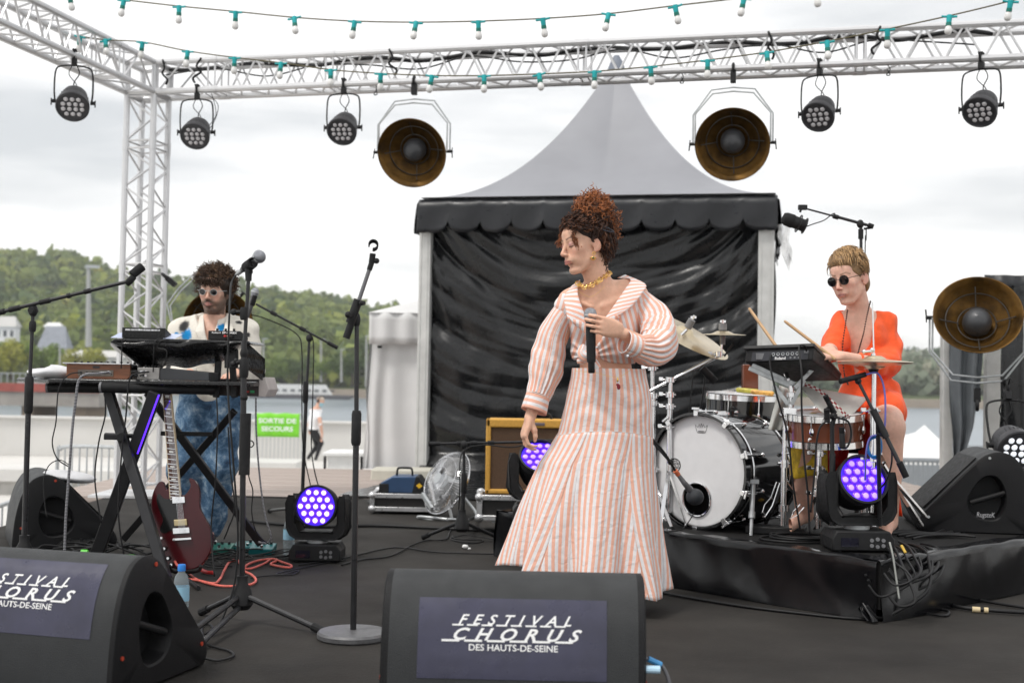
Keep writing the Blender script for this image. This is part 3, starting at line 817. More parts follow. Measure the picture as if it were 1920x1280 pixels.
# front wall vinyl with long diagonal drapes
def drape_fn(u,v):
 """u 0..1 across, v 0..1 up; swags of tension hanging between the upper corners"""
 sag=4*u*(1-u);h=v+.42*sag*(.25+.75*v)+.03*math.sin(u*5.3+1)+.015*math.sin(u*13+v*4)
 side=min(1,abs(u-.5)*2.2);z=0.0
 for fr,am,ph in ((11,.034,.4),(21,.018,1.9),(39,.008,.7),(71,.003,2.2)):
  q=math.sin(h*fr+ph+1.1*math.sin(u*3.1+fr));z+=am*(1-2*abs(q)**.8)*(.25+.75*v**.6)*(.45+.55*side)
 for cx,sg in ((0.0,1),(1.0,-1)):
  dx=(u-cx)*sg+.04;dy=1.08-v;ang=math.atan2(dy,dx);f=math.exp(-(u-cx)*sg*3.2)
  z+=f*(.024*math.sin(ang*25+sg)+.010*math.sin(ang*49))*min(1,dy*2.2)
 w=(1-v)**.8
 z+=w*(.018*math.sin(v*24-u*2.5+1.3*math.sin(u*6.2))+.007*math.sin(v*57+3*math.sin(u*7))+.004*math.sin(u*60+4*math.sin(v*9)))
 return z
ZB=.0
mb=MB();NU,NV=260,190
mb.grid(lambda i,j:(lambda u,v:F0+U1*(.12+(TW-.24)*u)+U2*(.12+drape_fn(u,v)+(.0 if v>.08 else -(.08-v)*3))+V(0,0,ZB+.015+(EH-.1)*v))(i/(NU-1),j/(NV-1)),NU,NV)
P('front_wall',mb,M_VINYL,tent,smooth=180)
P('ground_sheet',MB().grid(lambda i,j:(lambda u,v:F0+U1*(.05+(TW+.25)*u)+U2*(.10-2.62*v+.0)+V(0,0,ZB+.004+.14*max(0,1-v*5)**2+.010*abs(math.sin(u*19+v*6))*abs(math.sin(v*9+u*5))))(i/70,j/30),71,31),M_VINYL,tent,smooth=180)
mb=MB();mb.grid(lambda i,j:(lambda u,v:F0+U1*(TW-.03+.03*math.sin(u*30+v*2)+.015*math.sin(v*12))+U2*(.1+(TW-.2)*u)+V(0,0,ZB+EH*v))(i/79,j/39),80,40)
P('side_wall',mb,M_VINYL,tent,smooth=180)
mb=MB();mb.grid(lambda i,j:(lambda u,v:F0+U1*(.03+.03*math.sin(u*30+v*2))+U2*(.1+(TW-.2)*u)+V(0,0,ZB+EH*v))(i/59,j/19),60,20)
P('side_wall',mb,M_VINYL,tent,smooth=180)
mb=MB();mb.grid(lambda i,j:(lambda u,v:F0+U2*(TW-.1)+U1*(.1+(TW-.2)*u)+V(0,.02*math.sin(u*30),ZB+EH*v))(i/59,j/9),60,10)
P('rear_wall',mb,M_VINYL,tent,smooth=180)
for (a,b) in ((0,0),(1,0),(0,1),(1,1)):
 c=F0+U1*(a*TW+(.055 if a==0 else -.085))+U2*(b*TW+(.06 if b==0 else -.06))
 w=.12 if a==0 else .155
 R=Matrix.Rotation(-TA,3,'Z')
 pm=MB().box(c+V(0,0,EH/2),(w,.10,EH),R)
 for k in (-.3,.28):pm.box(c-U2*.053+U1*(w*k)+V(0,0,EH/2),(w*.06,.008,EH-.02),R)
 P('post',pm,M_POST,tent,smooth=0,bevel=.004)
# torn white plastic film clinging to the right corner
mb=MB();c=F0+U1*(TW+.06)+V(0,0,EH-.28)
mb.grid(lambda i,j:c+U1*(-.05+.022*i+.012*math.sin(j*1.3)+j*.006)-U2*(.03*math.sin(i*1.3+j*.7))+V(0,0,.02-j*(.030+.006*(i%3))),6,12)
P('plastic_film',mb,mat('plastic_film',(.8,.8,.8),.3,0,.05,20,trans=.3,alpha=.75),tent,smooth=180)
# concrete ballast block at the left post
bl=P('ballast_block',MB().box(at(757,896,12.55)+V(0,0,0),(.62,.4,.20)),mat('cream_concrete',(.55,.53,.46),.8,0,.1,5,bump=.1),bevel=.02)
tag(bl,'cream concrete ballast block at the foot of the left tent post','ballast block')
# white side gazebo between tent and river
M_WTENT=mat('white_tent_fabric',(.74,.74,.74),.6,0,.04,3,bump=.12,bscale=5)
g=T('white_gazebo','white fabric gazebo with a closed side wall left of the black tent','tent',at(700,900,14.0))
gx0=at(700,700,14.0).x;gx1=at(800,700,14.0).x+.4
gz0=-.02;gz1=at(703,590,14.0).z
mb=MB();mb.grid(lambda i,j:(lambda u,v:(gx0+(gx1-gx0)*u-.10*(1-v)*(1-u),14.0+.018*math.sin(u*29+1.5*math.sin(v*3)+2*math.sin(u*7))*(1.1-v)+.03*math.sin(u*6),gz0+(gz1-gz0)*v))(i/69,j/23),70,24)
P('front_wall',mb,M_WTENT,g,smooth=180)
mb=MB();mb.grid(lambda i,j:(gx0-.06+.02*math.sin(j),14.0+2.4*i/20,gz0+(gz1-gz0)*j/9),21,10);P('side_wall',mb,M_WTENT,g,smooth=180)
vz=at(703,645,14.0).z
P('valance',MB().grid(lambda i,j:(gx0-.05+(gx1-gx0+.05)*i/30,13.93+.012*math.sin(i*.9),lerp(gz1+.03,vz,j/4)),31,5),M_WTENT,g,smooth=180,solid=.004)
P('roof',MB().add([(gx0-.06,13.92,gz1+.02),(gx1,13.92,gz1+.02),(gx1,16.4,gz1+.02),(gx0-.06,16.4,gz1+.02),((gx0+gx1)/2+.6,15.2,at(800,568,14.6).z+.25)],[(0,1,4),(1,2,4),(2,3,4),(3,0,4)]),M_WTENT,g,smooth=0)
P('buckle',MB().box(at(712,650,13.86),(.05,.02,.03)),M_BLKM,g)
# ================================================================== right hand structure with grey drapes
M_DRAPE=mat('grey_mesh_drape',(.09,.10,.11),.6,0,.2,4,bump=.3,bscale=6)
rt_=T('side_canopy','open canopy frame with grey and black drapes at the right edge','canopy',at(1850,925,11.5))
for px0,px1,yt in ((1764,1783,560),(1846,1872,560)):
 a=at(px0,900,11.6);b=at(px1,900,11.6);zt=at(px0,yt,11.6).z
 P('post',MB().box(((a.x+b.x)/2,11.6,(zt+GZ)/2),(b.x-a.x,.09,zt-GZ)),M_POST,rt_,bevel=.004)
za=at(1845,515,11.4);zb=at(2060,505,11.4)
P('valance',MB().grid(lambda i,j:(lerp(za.x,zb.x,i/30),11.4-.05*math.sin(j*.8)+.02*math.sin(i*.9),lerp(za.z,za.z-.30-.04*math.sin(i*.7),j/6)),31,7),M_VAL,rt_,smooth=180)
rz0=at(1900,905,11.5).z;rz1=at(1900,550,11.5).z
def cloth_panel(name,L,R_,m,Y,wav,amp,parent):
 """L,R_: lists of (py, px) edges"""
 n=26;ys=[q[0] for q in L]
 def cp(i,j):
  py=lerp(ys[0],ys[-1],j/n);pl=interp(py,ys,[q[1] for q in L]);pr=interp(py,[q[0] for q in R_],[q[1] for q in R_])
  q=at(lerp(pl,pr,i/30),py,Y);q.y+=amp*math.sin(i/30*wav+1.3*math.sin(j*.2));return q
 return P(name,MB().grid(cp,31,n+1),m,parent,smooth=180)
cloth_panel('grey_drape',[(600,1782),(760,1782),(870,1786),(895,1790)],[(600,1850),(720,1840),(800,1828),(895,1792)],M_DRAPE,11.45,14,.04,rt_)
cloth_panel('black_drape',[(535,1895),(640,1882),(760,1878),(890,1858),(930,1862)],[(535,1990),(760,1960),(930,1940)],M_VINYL,11.2,10,.06,rt_)
P('roof',MB().grid(lambda i,j:at(lerp(lerp(1862,2100,i/20),lerp(1962,1990,i/20),(j/10)),lerp(517,446,(j/10)**.8),11.5+1.2*j/10),21,11),M_WTENT,rt_,smooth=180)
# distant quay clutter right: tents, railings
M_RAILG=mat('grey_railing',(.26,.28,.30),.6,.2,.1,4)
tt=T('white_hall_roof','broad white marquee roof beyond the drummer at right','tent',at(1720,900,30))
a=at(1672,858,30);b=at(1800,858,30)
P('roof',MB().add([(a.x,30,a.z),(b.x,30,a.z),(b.x,34,a.z),(a.x,34,a.z),(a.x+1.2,32,a.z+.55),(b.x-.2,32,a.z+.75)],[(0,1,5,4),(1,2,5),(2,3,4,5),(3,0,4)]),M_WTENT,tt,smooth=0)
P('wall',MB().box(((a.x+b.x)/2,32,(a.z+GZ)/2),(b.x-a.x-.1,3.9,a.z-GZ)),M_WTENT,tt,smooth=0)
q0=at(1668,900,19);q1=at(1775,900,19)
bar_frame(q0,q1,GZ,at(1700,862,19).z,12,'crowd_barrier','grey railing beyond the stage right of the drummer',M_RAILG,r=.035)
q0=at(1790,900,21);q1=at(1900,900,21)
bar_frame(q0,q1,GZ,at(1800,838,21).z,10,'crowd_barrier','grey railing seen between the canopy posts',M_RAILG,r=.035)
q0=at(1660,900,20.5);q1=at(1850,900,20.5)
P('railing_backing',MB().box(((q0.x+q1.x)/2,21.5,GZ+.42),(q1.x-q0.x,.06,.84)),M_RAILG,smooth=0)
tag(bpy.data.objects['railing_backing'],'grey panel standing behind the railing at right','panel')
# ================================================================== PEOPLE: bodies grown as one continuous surface
class Field:
 def __init__(s,lo,hi,h):
  s.lo=np.array(lo,np.float32);s.h=h
  s.n=np.ceil((np.array(hi)-s.lo)/h).astype(int)+1
  s.f=np.full(tuple(s.n),0.2,np.float32)
 def _sub(s,lo,hi):
  a=np.clip(np.floor((np.array(lo)-s.lo)/s.h).astype(int),0,s.n-1)
  b=np.clip(np.ceil((np.array(hi)-s.lo)/s.h).astype(int)+1,1,s.n)
  sl=tuple(slice(int(i),int(j)) for i,j in zip(a,b))
  X=[(s.lo[k]+s.h*np.arange(a[k],b[k],dtype=np.float32)) for k in range(3)]
  return sl,X[0][:,None,None],X[1][None,:,None],X[2][None,None,:]
 def _mix(s,sl,d,k,op):
  g=s.f[sl]
  if op=='+':
   if k>0:
    hh=np.maximum(k-np.abs(g-d),0)/k;s.f[sl]=np.minimum(g,d)-hh*hh*k*.25
   else :s.f[sl]=np.minimum(g,d)
  else :
   d=-d
   if k>0:
    hh=np.maximum(k-np.abs(g-d),0)/k;s.f[sl]=np.maximum(g,d)+hh*hh*k*.25
   else :s.f[sl]=np.maximum(g,d)
 def cap(s,a,b,ra,rb=None,k=.02,op='+'):
  rb=ra if rb is None else rb
  a=np.array(a,np.float32);b=np.array(b,np.float32);m=max(ra,rb)+k+.02
  sl,X,Y,Z=s._sub(np.minimum(a,b)-m,np.maximum(a,b)+m)
  ab=b-a;L=float(ab@ab)+1e-9
  t=np.clip(((X-a[0])*ab[0]+(Y-a[1])*ab[1]+(Z-a[2])*ab[2])/L,0,1)
  d=np.sqrt((X-a[0]-ab[0]*t)**2+(Y-a[1]-ab[1]*t)**2+(Z-a[2]-ab[2]*t)**2)-(ra+(rb-ra)*t)
  s._mix(sl,d,k,op)
 def chain(s,pts,rs,k=.02):
  for i in range(len(pts)-1):s.cap(pts[i],pts[i+1],rs[i],rs[i+1],k)
 def ell(s,c,r,R=None,k=.02,op='+'):
  c=np.array(c,np.float32);r=np.array(r,np.float32);m=float(max(r))+k+.02
  sl,X,Y,Z=s._sub(c-m,c+m);X=X-c[0];Y=Y-c[1];Z=Z-c[2]
  if R is not None:
   R=np.array(R,np.float32)
   x=X*R[0,0]+Y*R[1,0]+Z*R[2,0];y=X*R[0,1]+Y*R[1,1]+Z*R[2,1];z=X*R[0,2]+Y*R[1,2]+Z*R[2,2]
  else :x,y,z=X,Y,Z
  k0=np.sqrt((x/r[0])**2+(y/r[1])**2+(z/r[2])**2);k1=np.sqrt((x/r[0]**2)**2+(y/r[1]**2)**2+(z/r[2]**2)**2)+1e-6
  s._mix(sl,np.where(k0>1e-4,k0*(k0-1)/k1,-float(min(r))),k,op)
 def fun(s,lo,hi,fn,k=.01,op='+'):
  sl,X,Y,Z=s._sub(lo,hi);s._mix(sl,fn(X,Y,Z).astype(np.float32),k,op)
 def mesh(s):
  f=s.f;ins=f<0
  c=np.zeros(tuple(s.n-1),np.int8)
  for dx in (0,1):
   for dy in (0,1):
    for dz in (0,1):c+=ins[dx:dx+s.n[0]-1,dy:dy+s.n[1]-1,dz:dz+s.n[2]-1]
  act=(c>0)&(c<8);idx=np.argwhere(act);ids=-np.ones(act.shape,np.int32);ids[act]=np.arange(len(idx))
  acc=np.zeros((len(idx),3));cnt=np.zeros(len(idx));i0=idx
  cor=[np.array((x,y,z)) for x in (0,1) for y in (0,1) for z in (0,1)]
  vals={tuple(q):f[i0[:,0]+q[0],i0[:,1]+q[1],i0[:,2]+q[2]] for q in cor}
  for q in cor:
   for ax in range(3):
    if q[ax]==0:
     p=q.copy();p[ax]=1;a=vals[tuple(q)];b=vals[tuple(p)]
     m=(a<0)!=(b<0);t=np.where(m,a/np.where(m,a-b,1),0)
     pos=q[None,:].repeat(len(idx),0).astype(float);pos[:,ax]+=t
     acc[m]+=pos[m];cnt[m]+=1
  v=s.lo+s.h*(idx+acc/np.maximum(cnt,1)[:,None])
  F=[]
  for ax in range(3):
   o1,o2=[(1,2),(2,0),(0,1)][ax]
   a=ins.take(range(0,s.n[ax]-1),ax);b=ins.take(range(1,s.n[ax]),ax);e=np.argwhere(a!=b)
   e=e[(e[:,o1]>0)&(e[:,o2]>0)&(e[:,o1]<s.n[o1]-1)&(e[:,o2]<s.n[o2]-1)]
   if not len(e):continue
   sgn=a[e[:,0],e[:,1],e[:,2]]
   u=np.zeros(3,int);u[o1]=1;w=np.zeros(3,int);w[o2]=1
   q=[ids[tuple((e-d).T)] for d in (u*0,u,u+w,w)]
   q=np.stack(q,1);q[~sgn]=q[~sgn][:,::-1];F.append(q)
  F=np.concatenate(F);F=F[(F>=0).all(1)]
  return v,F[:,::-1]
def relax(v,F,it=2,lam=.5):
 """light smoothing so the grid does not show"""
 e=np.concatenate([F[:,[0,1]],F[:,[1,2]],F[:,[2,3]],F[:,[3,0]]]);n=len(v)
 deg=np.bincount(e.ravel(),minlength=n)[:,None]
 for _ in range(it):
  s_=np.zeros_like(v)
  for k in range(3):s_[:,k]=np.bincount(e[:,0],v[e[:,1],k],n)+np.bincount(e[:,1],v[e[:,0],k],n)
  v=v+lam*(s_/np.maximum(deg,1)-v)
 return v
def rotm(yaw=0,pitch=0,roll=0):
 """face looks along -Y at yaw 0; positive yaw turns it to the viewer's right; positive pitch looks down"""
 return Matrix.Rotation(math.radians(yaw),3,'Z')@Matrix.Rotation(math.radians(pitch),3,'X')@Matrix.Rotation(math.radians(roll),3,'Y')
class Head:
 def __init__(s,c,R,k=1.0):s.c=Vector(c);s.R=R;s.k=k
 def w(s,p):return s.c+s.R@(Vector(p)*s.k)
 def build(s,F,fem=0.0,nose=1.0,ears=True):
  R=s.R;k=s.k
  E=lambda c,r,kk=.012,op='+',RR=None:F.ell(s.w(c),[q*k for q in r],(R@RR) if RR is not None else R,kk,op)
  C=lambda a,b,ra,rb=None,kk=.01,op='+':F.cap(s.w(a),s.w(b),ra*k,(rb or ra)*k,kk,op)
  E((0,.014,.037),(.073,.093,.081),0)
  E((0,-.030,-.012),(.058,.056,.078),.03)
  for x in (-1,1):
   C((x*.050,.004,-.052),(x*.022,-.052,-.098),.018,.015,.03)
   E((x*.040,-.056,-.014),(.021,.020,.019),.02)
   E((x*.028,-.058,-.050),(.020,.020,.026),.02)
  E((0,-.070,-.097),(.021-.003*fem,.018,.017),.016)
  E((0,-.046,.055),(.054,.044,.040),.02)
  C((-.030,-.078,.030),(.030,-.078,.030),.010-.002*fem,None,.014)
  for x in (-1,1):
   E((x*.031,-.098,.012),(.0165,.013,.0095),.010,'-')
   E((x*.031,-.078,.0095),(.0135,.0125,.0125),.003)
  C((0,-.086,.022),(0,-.107-.004*(nose-1),-.018),.0062,.0085,.010)
  E((0,-.110*(1+.0*nose),-.024),(.0095,.010,.0088),.006)
  for x in (-1,1):E((x*.0115,-.100,-.029),(.0075,.0105,.007),.005)
  E((0,-.082,-.050),(.026,.015,.018),.012)
  for x in (-1,1):
   C((x*.022,-.086,-.0575),(x*.007,-.0965,-.0535),.0035,.0052,.004)
   C((x*.021,-.086,-.0605),(x*.006,-.0955,-.0650),.0035,.0062,.004)
  C((-.007,-.0968,-.054),(.007,-.0968,-.054),.005,None,.004)
  C((-.006,-.0960,-.0655),(.006,-.0960,-.0655),.0065,None,.004)
  C((-.022,-.092,-.0590),(.022,-.092,-.0590),.0018,None,.003,'-')
  E((0,-.092,-.078),(.018,.008,.006),.006,'-')
  if ears:
   for x in (-1,1):
    RR=Matrix.Rotation(x*-.35,3,'Z')@Matrix.Rotation(.18,3,'X')
    E((x*.0765,.016,-.004),(.0075,.020,.031),.006,'+',RR)
    E((x*.0835,.010,.002),(.0050,.0105,.017),.004,'-',RR)
    E((x*.074,.008,-.030),(.006,.009,.010),.005)
 def colours(s,v,col,lip,brow,lid=None,beard=None,flush=None,lash=None):
  L=(np.asarray(v)-np.array(s.c))@np.array(s.R)/s.k
  x,y,z=np.abs(L[:,0]),L[:,1],L[:,2]
  def mix(m,c,a=1.0):
   m=np.clip(m,0,1)[:,None]*a;col[:]=col*(1-m)+np.array(c)*m
  near=(np.abs(L)<.16).all(1)
  front=near&(y<-.03)
  if flush is not None:
   g=np.exp(-(((x-.042)/.020)**2+((z+.022)/.018)**2));mix(np.where(front,g,0),flush,.35)
   g=np.exp(-((x/.012)**2+((z+.024)/.012)**2));mix(np.where(front&(y<-.09),g,0),flush,.3)
   g=np.exp(-((x-.082)/.01)**2);mix(np.where(near&(y>-.02)&(np.abs(z)<.04),g,0),flush,.35)
  if beard is not None:
   bz=-.028-.020*np.clip((x-.02)/.05,0,1)+.055*np.clip((x-.052)/.02,0,1)
   m=1/(1+np.exp((z-bz)/.004));m*=(y<.035)&near&(z>-.125)
   mou=np.exp(-((x/.024)**2+((z+.0595)/.010)**4)*1.5)
   chk=np.exp(-(((x-.040)/.016)**2+((z+.034)/.014)**2));und=np.exp(-(((x-.030)/.010)**2+((z+.078)/.008)**2))*.5
   mix(m*(1-mou)*(1-chk*.9)*(1-und),beard,.86)
   mu=np.exp(-((x/.030)**4+((z+.0445+x*.25)/.0055)**2));mix(np.where(front&(y<-.075),mu,0),beard,.9)
  lx=(x/.0235)**2+((z+.0600)/(.0125*(1-.55*np.clip(x/.0235,0,1))))**2
  mix(np.where(front&(y<-.080),1/(1+np.exp((lx-1)*6)),0),lip,.85)
  ml=np.exp(-((z+.0592)/.0016)**2)*(x<.0235);mix(np.where(front&(y<-.078),ml,0),[c*.3 for c in lip],.8)  # mouth line: shade of the lip groove put into the colour
  bzz=.0345+.006*np.clip((x-.018)/.02,0,1)-.010*np.clip((x-.038)/.014,0,1)
  bm=np.exp(-((z-bzz)/(.0036-.0014*np.clip((x-.03)/.02,0,1)))**2)*(x>.011)*(x<.053);mix(np.where(front,bm,0),brow,.92)
  if lid is not None:
   g=np.exp(-(((x-.032)/.0135)**2+((z-.012)/.0085)**2)**2);mix(np.where(front,g,0),lid,.75)
   g=np.exp(-((z-(.0005-((x-.031)/.017)**2*-.003))/.0020)**2)*(np.abs(x-.032)<.0155);mix(np.where(front,g,0),(.02,.01,.012),.95)
  g=np.exp(-(((x-.0085)/.003)**2+((z+.0345)/.0022)**2));mix(np.where(front&(y<-.095),g,0),(.10,.03,.02),.7)
  return col
def hand(F,wrist,D,N,S,curls,k=1.0,thumb=None,spread=.10,rw=.021):
 """wrist point, D finger direction, N palm normal (fingers curl to it), S thumb side; curls: per finger 3 angles in degrees"""
 W=Vector(wrist);D=Vector(D).normalized();S=Vector(S);S=(S-D*S.dot(D)).normalized();N0=Vector(N);N=(N0-D*N0.dot(D)-S*N0.dot(S)).normalized()
 base=[.030,.010,-.010,-.028];fw=[.084,.088,.083,.075]
 L=[(.040,.024,.020),(.044,.028,.021),(.041,.026,.020),(.032,.020,.018)];R=[(.0088,.0078,.0070,.0060),(.009,.008,.0072,.0062),(.0086,.0077,.0069,.006),(.0075,.0067,.006,.0052)]
 F.ell(W+D*.048*k,(.038*k,.013*k,.050*k),Matrix((S,N,D)).transposed(),.012)
 for i in range(4):
  kn=W+(D*fw[i]+S*base[i])*k
  F.cap(W+(D*.012+S*base[i]*.55)*k,kn,.0125*k,.0098*k,.012)
  d=(D+S*(spread*(1.5-i)/1.5)).normalized();n_=N;p=kn;a=0
  for j in range(3):
   a=math.radians(curls[i][j]);d2=d*math.cos(a)+n_*math.sin(a);n_=n_*math.cos(a)-d*math.sin(a);d=d2
   q=p+d*L[i][j]*k;F.cap(p,q,R[i][j]*k,R[i][j+1]*k,.004);p=q
 tp=thumb or [(.020,.006,.018),(.040,.016,.045),(.046,.026,.074),(.040,.034,.096)]
 pts=[W+(S*a+N*b+D*c)*k for a,b,c in tp]
 F.chain(pts,[.016*k,.0125*k,.0098*k,.0078*k],.008)
def skin_obj(name,F,parent,colfn,m,it=2,off=None):
 v,q=F.mesh();v=relax(v,q,it);col=colfn(v)
 if off is not None:v=v-np.array(off)
 me=arrays_mesh(name,v,q,col);setmat(me,m)
 return P(name,me,m,parent)
def M_skin(name,rough=.48):
 return mat(name,(1,1,1),rough,0,.09,45,bump=.14,bscale=260,attr=True,sss=.12,spec=.4)
M_SK1=M_skin('warm_skin');M_SK2=M_skin('pale_skin',.5)
def strands(name,curves,parent,m,n=4):
 """curves: list of (pts(list of Vector), r0, r1, colour)"""
 VV=[];FF=[];CC=[];o=0
 ang=np.arange(n)*2*PI/n
 for pts,r0,r1,c in curves:
  p=np.array([tuple(q) for q in pts]);mN=len(p)
  d=np.gradient(p,axis=0);d/=np.linalg.norm(d,axis=1)[:,None]+1e-9
  ref=np.array([.31,.53,.79]);x=np.cross(d,ref);x/=np.linalg.norm(x,axis=1)[:,None]+1e-9;y=np.cross(d,x)
  r=np.linspace(r0,r1,mN)[:,None,None]
  v=p[:,None,:]+r*(np.cos(ang)[None,:,None]*x[:,None,:]+np.sin(ang)[None,:,None]*y[:,None,:])
  VV.append(v.reshape(-1,3));i=np.arange(mN-1)[:,None]*n;k_=np.arange(n)[None,:];k2=(k_+1)%n
  FF.append(np.stack([i+k_,i+k2,i+n+k2,i+n+k_],-1).reshape(-1,4)+o);o+=mN*n
  cc=np.array(c,float)
  CC.append((cc[None,:].repeat(mN*n,0) if cc.ndim==1 else np.repeat(cc,n,0)))
 off=np.array(wloc(parent));me=arrays_mesh(name,np.concatenate(VV)-off,np.concatenate(FF),np.concatenate(CC));setmat(me,m)
 return P(name,me,m,parent)
M_HAIR=mat('hair',(1,1,1),.5,0,.25,90,attr=True,spec=.35)
def helix(p0,d,L,rad,turns,rr,n=22,taper=.5,droop=0.0):
 d=Vector(d).normalized();x=d.orthogonal().normalized();y=d.cross(x);ph=rr.uniform(0,2*PI);out=[]
 for i in range(n):
  t=i/(n-1);a=ph+2*PI*turns*t;q=rad*(.35+.65*min(1,t*3))*(1-taper*t)
  out.append(Vector(p0)+d*(L*t)+x*(q*math.cos(a))+y*(q*math.sin(a))+V(0,0,-droop*t*t))
 return out
# ------------------------------------------------------------------ striped cloth material (stripes follow the cloth's own weave: uv in metres)
def m_stripes(name,period=.0278):
 m=bpy.data.materials.new(name);m.use_nodes=True;nt=m.node_tree;b=bsdf(m)
 b.inputs['Roughness'].default_value=.75;b.inputs['Specular IOR Level'].default_value=.25;b.inputs['Sheen Weight'].default_value=.15
 tc=node(nt,'ShaderNodeTexCoord');sp=node(nt,'ShaderNodeSeparateXYZ');nt.links.new(tc.outputs['UV'],sp.inputs[0])
 di=node(nt,'ShaderNodeMath',operation='DIVIDE');di.inputs[1].default_value=period;nt.links.new(sp.outputs['X'],di.inputs[0])
 fr=node(nt,'ShaderNodeMath',operation='PINGPONG');fr.inputs[1].default_value=.5;nt.links.new(di.outputs[0],fr.inputs[0])
 mr=node(nt,'ShaderNodeMapRange');mr.inputs['From Min'].default_value=.235;mr.inputs['From Max'].default_value=.265;nt.links.new(fr.outputs[0],mr.inputs['Value'])
 wv=node(nt,'ShaderNodeTexNoise',Scale=700.0,Detail=2.0);nt.links.new(tc.outputs['UV'],wv.inputs['Vector'])
 mx=node(nt,'ShaderNodeMixRGB');mx.inputs[1].default_value=(.91,.89,.90,1);mx.inputs[2].default_value=(.96,.53,.40,1)
 nt.links.new(mr.outputs[0],mx.inputs[0])
 m2=node(nt,'ShaderNodeMixRGB',blend_type='MULTIPLY');m2.inputs[0].default_value=.10;nt.links.new(mx.outputs[0],m2.inputs[1]);nt.links.new(wv.outputs['Fac'],m2.inputs[2])
 nt.links.new(m2.outputs[0],b.inputs['Base Color'])
 n2=node(nt,'ShaderNodeTexNoise',Scale=22.0,Detail=4.0,Roughness=.6,Distortion=1.2);nt.links.new(tc.outputs['UV'],n2.inputs['Vector'])
 bm=node(nt,'ShaderNodeBump',Strength=.55,Distance=.012);nt.links.new(n2.outputs['Fac'],bm.inputs['Height']);nt.links.new(bm.outputs[0],b.inputs['Normal'])
 tr=node(nt,'ShaderNodeBsdfTranslucent');ms=node(nt,'ShaderNodeMixShader');ms.inputs[0].default_value=.15
 nt.links.new(m2.outputs[0],tr.inputs['Color']);nt.links.new(b.outputs[0],ms.inputs[1]);nt.links.new(tr.outputs[0],ms.inputs[2]);nt.links.new(ms.outputs[0],nt.nodes['Material Output'].inputs['Surface'])
 return m
M_STRIPE=m_stripes('peach_striped_cotton')
def loft_cloth(mb,path,rad,nth=72,nt_=40,foldf=None,flat=1.0,u0=0.0,ref=(0,-1,0),dup_seam=True,urate=None):
 """sleeve-like loft along a path; rad: list of radii at even steps; uv in metres"""
 pts=spline(path,10);m=len(pts);L=[0]
 for i in range(1,m):L.append(L[-1]+(pts[i]-pts[i-1]).length)
 tot=L[-1];rmean=urate or sum(rad)/len(rad)
 ref=Vector(ref)
 def Pt(i,j):
  t=j/(nt_-1);s_=t*tot
  k=0
  while k<m-2 and L[k+1]<s_:k+=1
  f=(s_-L[k])/max(L[k+1]-L[k],1e-9);c=pts[k].lerp(pts[k+1],f)
  d=(pts[min(k+2,m-1)]-pts[max(k-1,0)]).normalized();x=(ref-d*ref.dot(d)).normalized();y=d.cross(x)
  th=2*PI*i/(nth-1);r_=interp(t,np.linspace(0,1,len(rad)),rad)
  if foldf:r_*=1+foldf(th,t)
  return c+x*(r_*flat*math.cos(th))+y*(r_*math.sin(th))
 mb.grid(Pt,nth,nt_,uvf=lambda i,j:(u0+2*PI*i/(nth-1)*rmean,tot*j/(nt_-1)))
 return Pt
# ================================================================== SINGER
SG_Y=5.32
SG=at(1130,1139,SG_Y);SG.z=0.0
SK=FPX/SG_Y
def sg(px,py,dy=0.0):
 """point beside the singer: picture position, dy metres behind (+) or before (-) her"""
 return at(px,py,SG_Y+dy)
singer=T('person','woman with a curly auburn updo in a peach striped blouse and skirt holding a microphone','person',SG)
head_s=Head(sg(1095,462,-.02),rotm(-63,9,-4),1.0)
Fd=Field(SG+V(-.46,-.36,.02),SG+V(.36,.20,1.70),.0036)
head_s.build(Fd,fem=1)
nb=sg(1128,545,.02)
Fd.cap(head_s.w((0,.035,-.045)),nb,.050,.054,.03);Fd.cap(head_s.w((0,.01,-.06)),nb+V(-.01,-.015,.0),.042,.046,.02)
ch=sg(1132,600,.03)
Fd.ell(sg(1132,585,.035),(.135,.085,.085),None,.04)
Fd.ell(sg(1134,640,.035),(.125,.085,.13),None,.05)
Fd.ell(sg(1136,700,.035),(.112,.08,.10),None,.05)
Fd.ell(sg(1136,790,.04),(.155,.11,.15),None,.06)
for px in (1068,1194):Fd.ell(sg(px,574 if px<1100 else 564,.035),(.044,.045,.042),None,.05)
Fd.cap(nb+V(-.02,0,-.02),sg(1066,560,.03),.035,.04,.04);Fd.cap(nb+V(.02,0,-.02),sg(1196,550,.03),.035,.04,.04)
Fd.cap(nb+V(.035,.02,.005),sg(1176,537,.045),.036,.036,.03);Fd.cap(nb+V(-.03,.01,.0),sg(1082,552,.03),.034,.036,.03)
# clavicles
Fd.cap(sg(1108,574,-.045),sg(1075,562,-.01),.008,.008,.02);Fd.cap(sg(1128,574,-.045),sg(1180,556,-.01),.008,.008,.02)
# legs
for s_,px in ((-1,1100),(1,1165)):
 kx=sg(px,930,-.01+.03*s_);fx=sg(px+4*s_-12,1115,.05)
 Fd.chain([sg(px,800,.03),kx,fx],[.085,.052,.034],.03);Fd.cap(fx,fx+V(-.06,-.14,-.03),.032,.028,.02)
# right arm (viewer's left), hanging
sh=sg(1066,576,.03);el=sg(1028,690,.05);wr=sg(993,784,-.03)
Fd.chain([sh,el,wr],[.048,.038,.0235],.02)
Dh=V(-.22,-.12,-.95);Nh=V(.75,.60,-.22);Sh=V(.55,-.83,.0)
hand(Fd,wr,(-.30,-.12,-.94),(.86,.42,-.30),(.25,-.93,.05),[(38,48,25),(34,46,25),(30,44,25),(28,40,25)],.93,thumb=[(.012,.012,.020),(.020,.034,.046),(.022,.046,.070),(.018,.052,.090)],spread=.06)
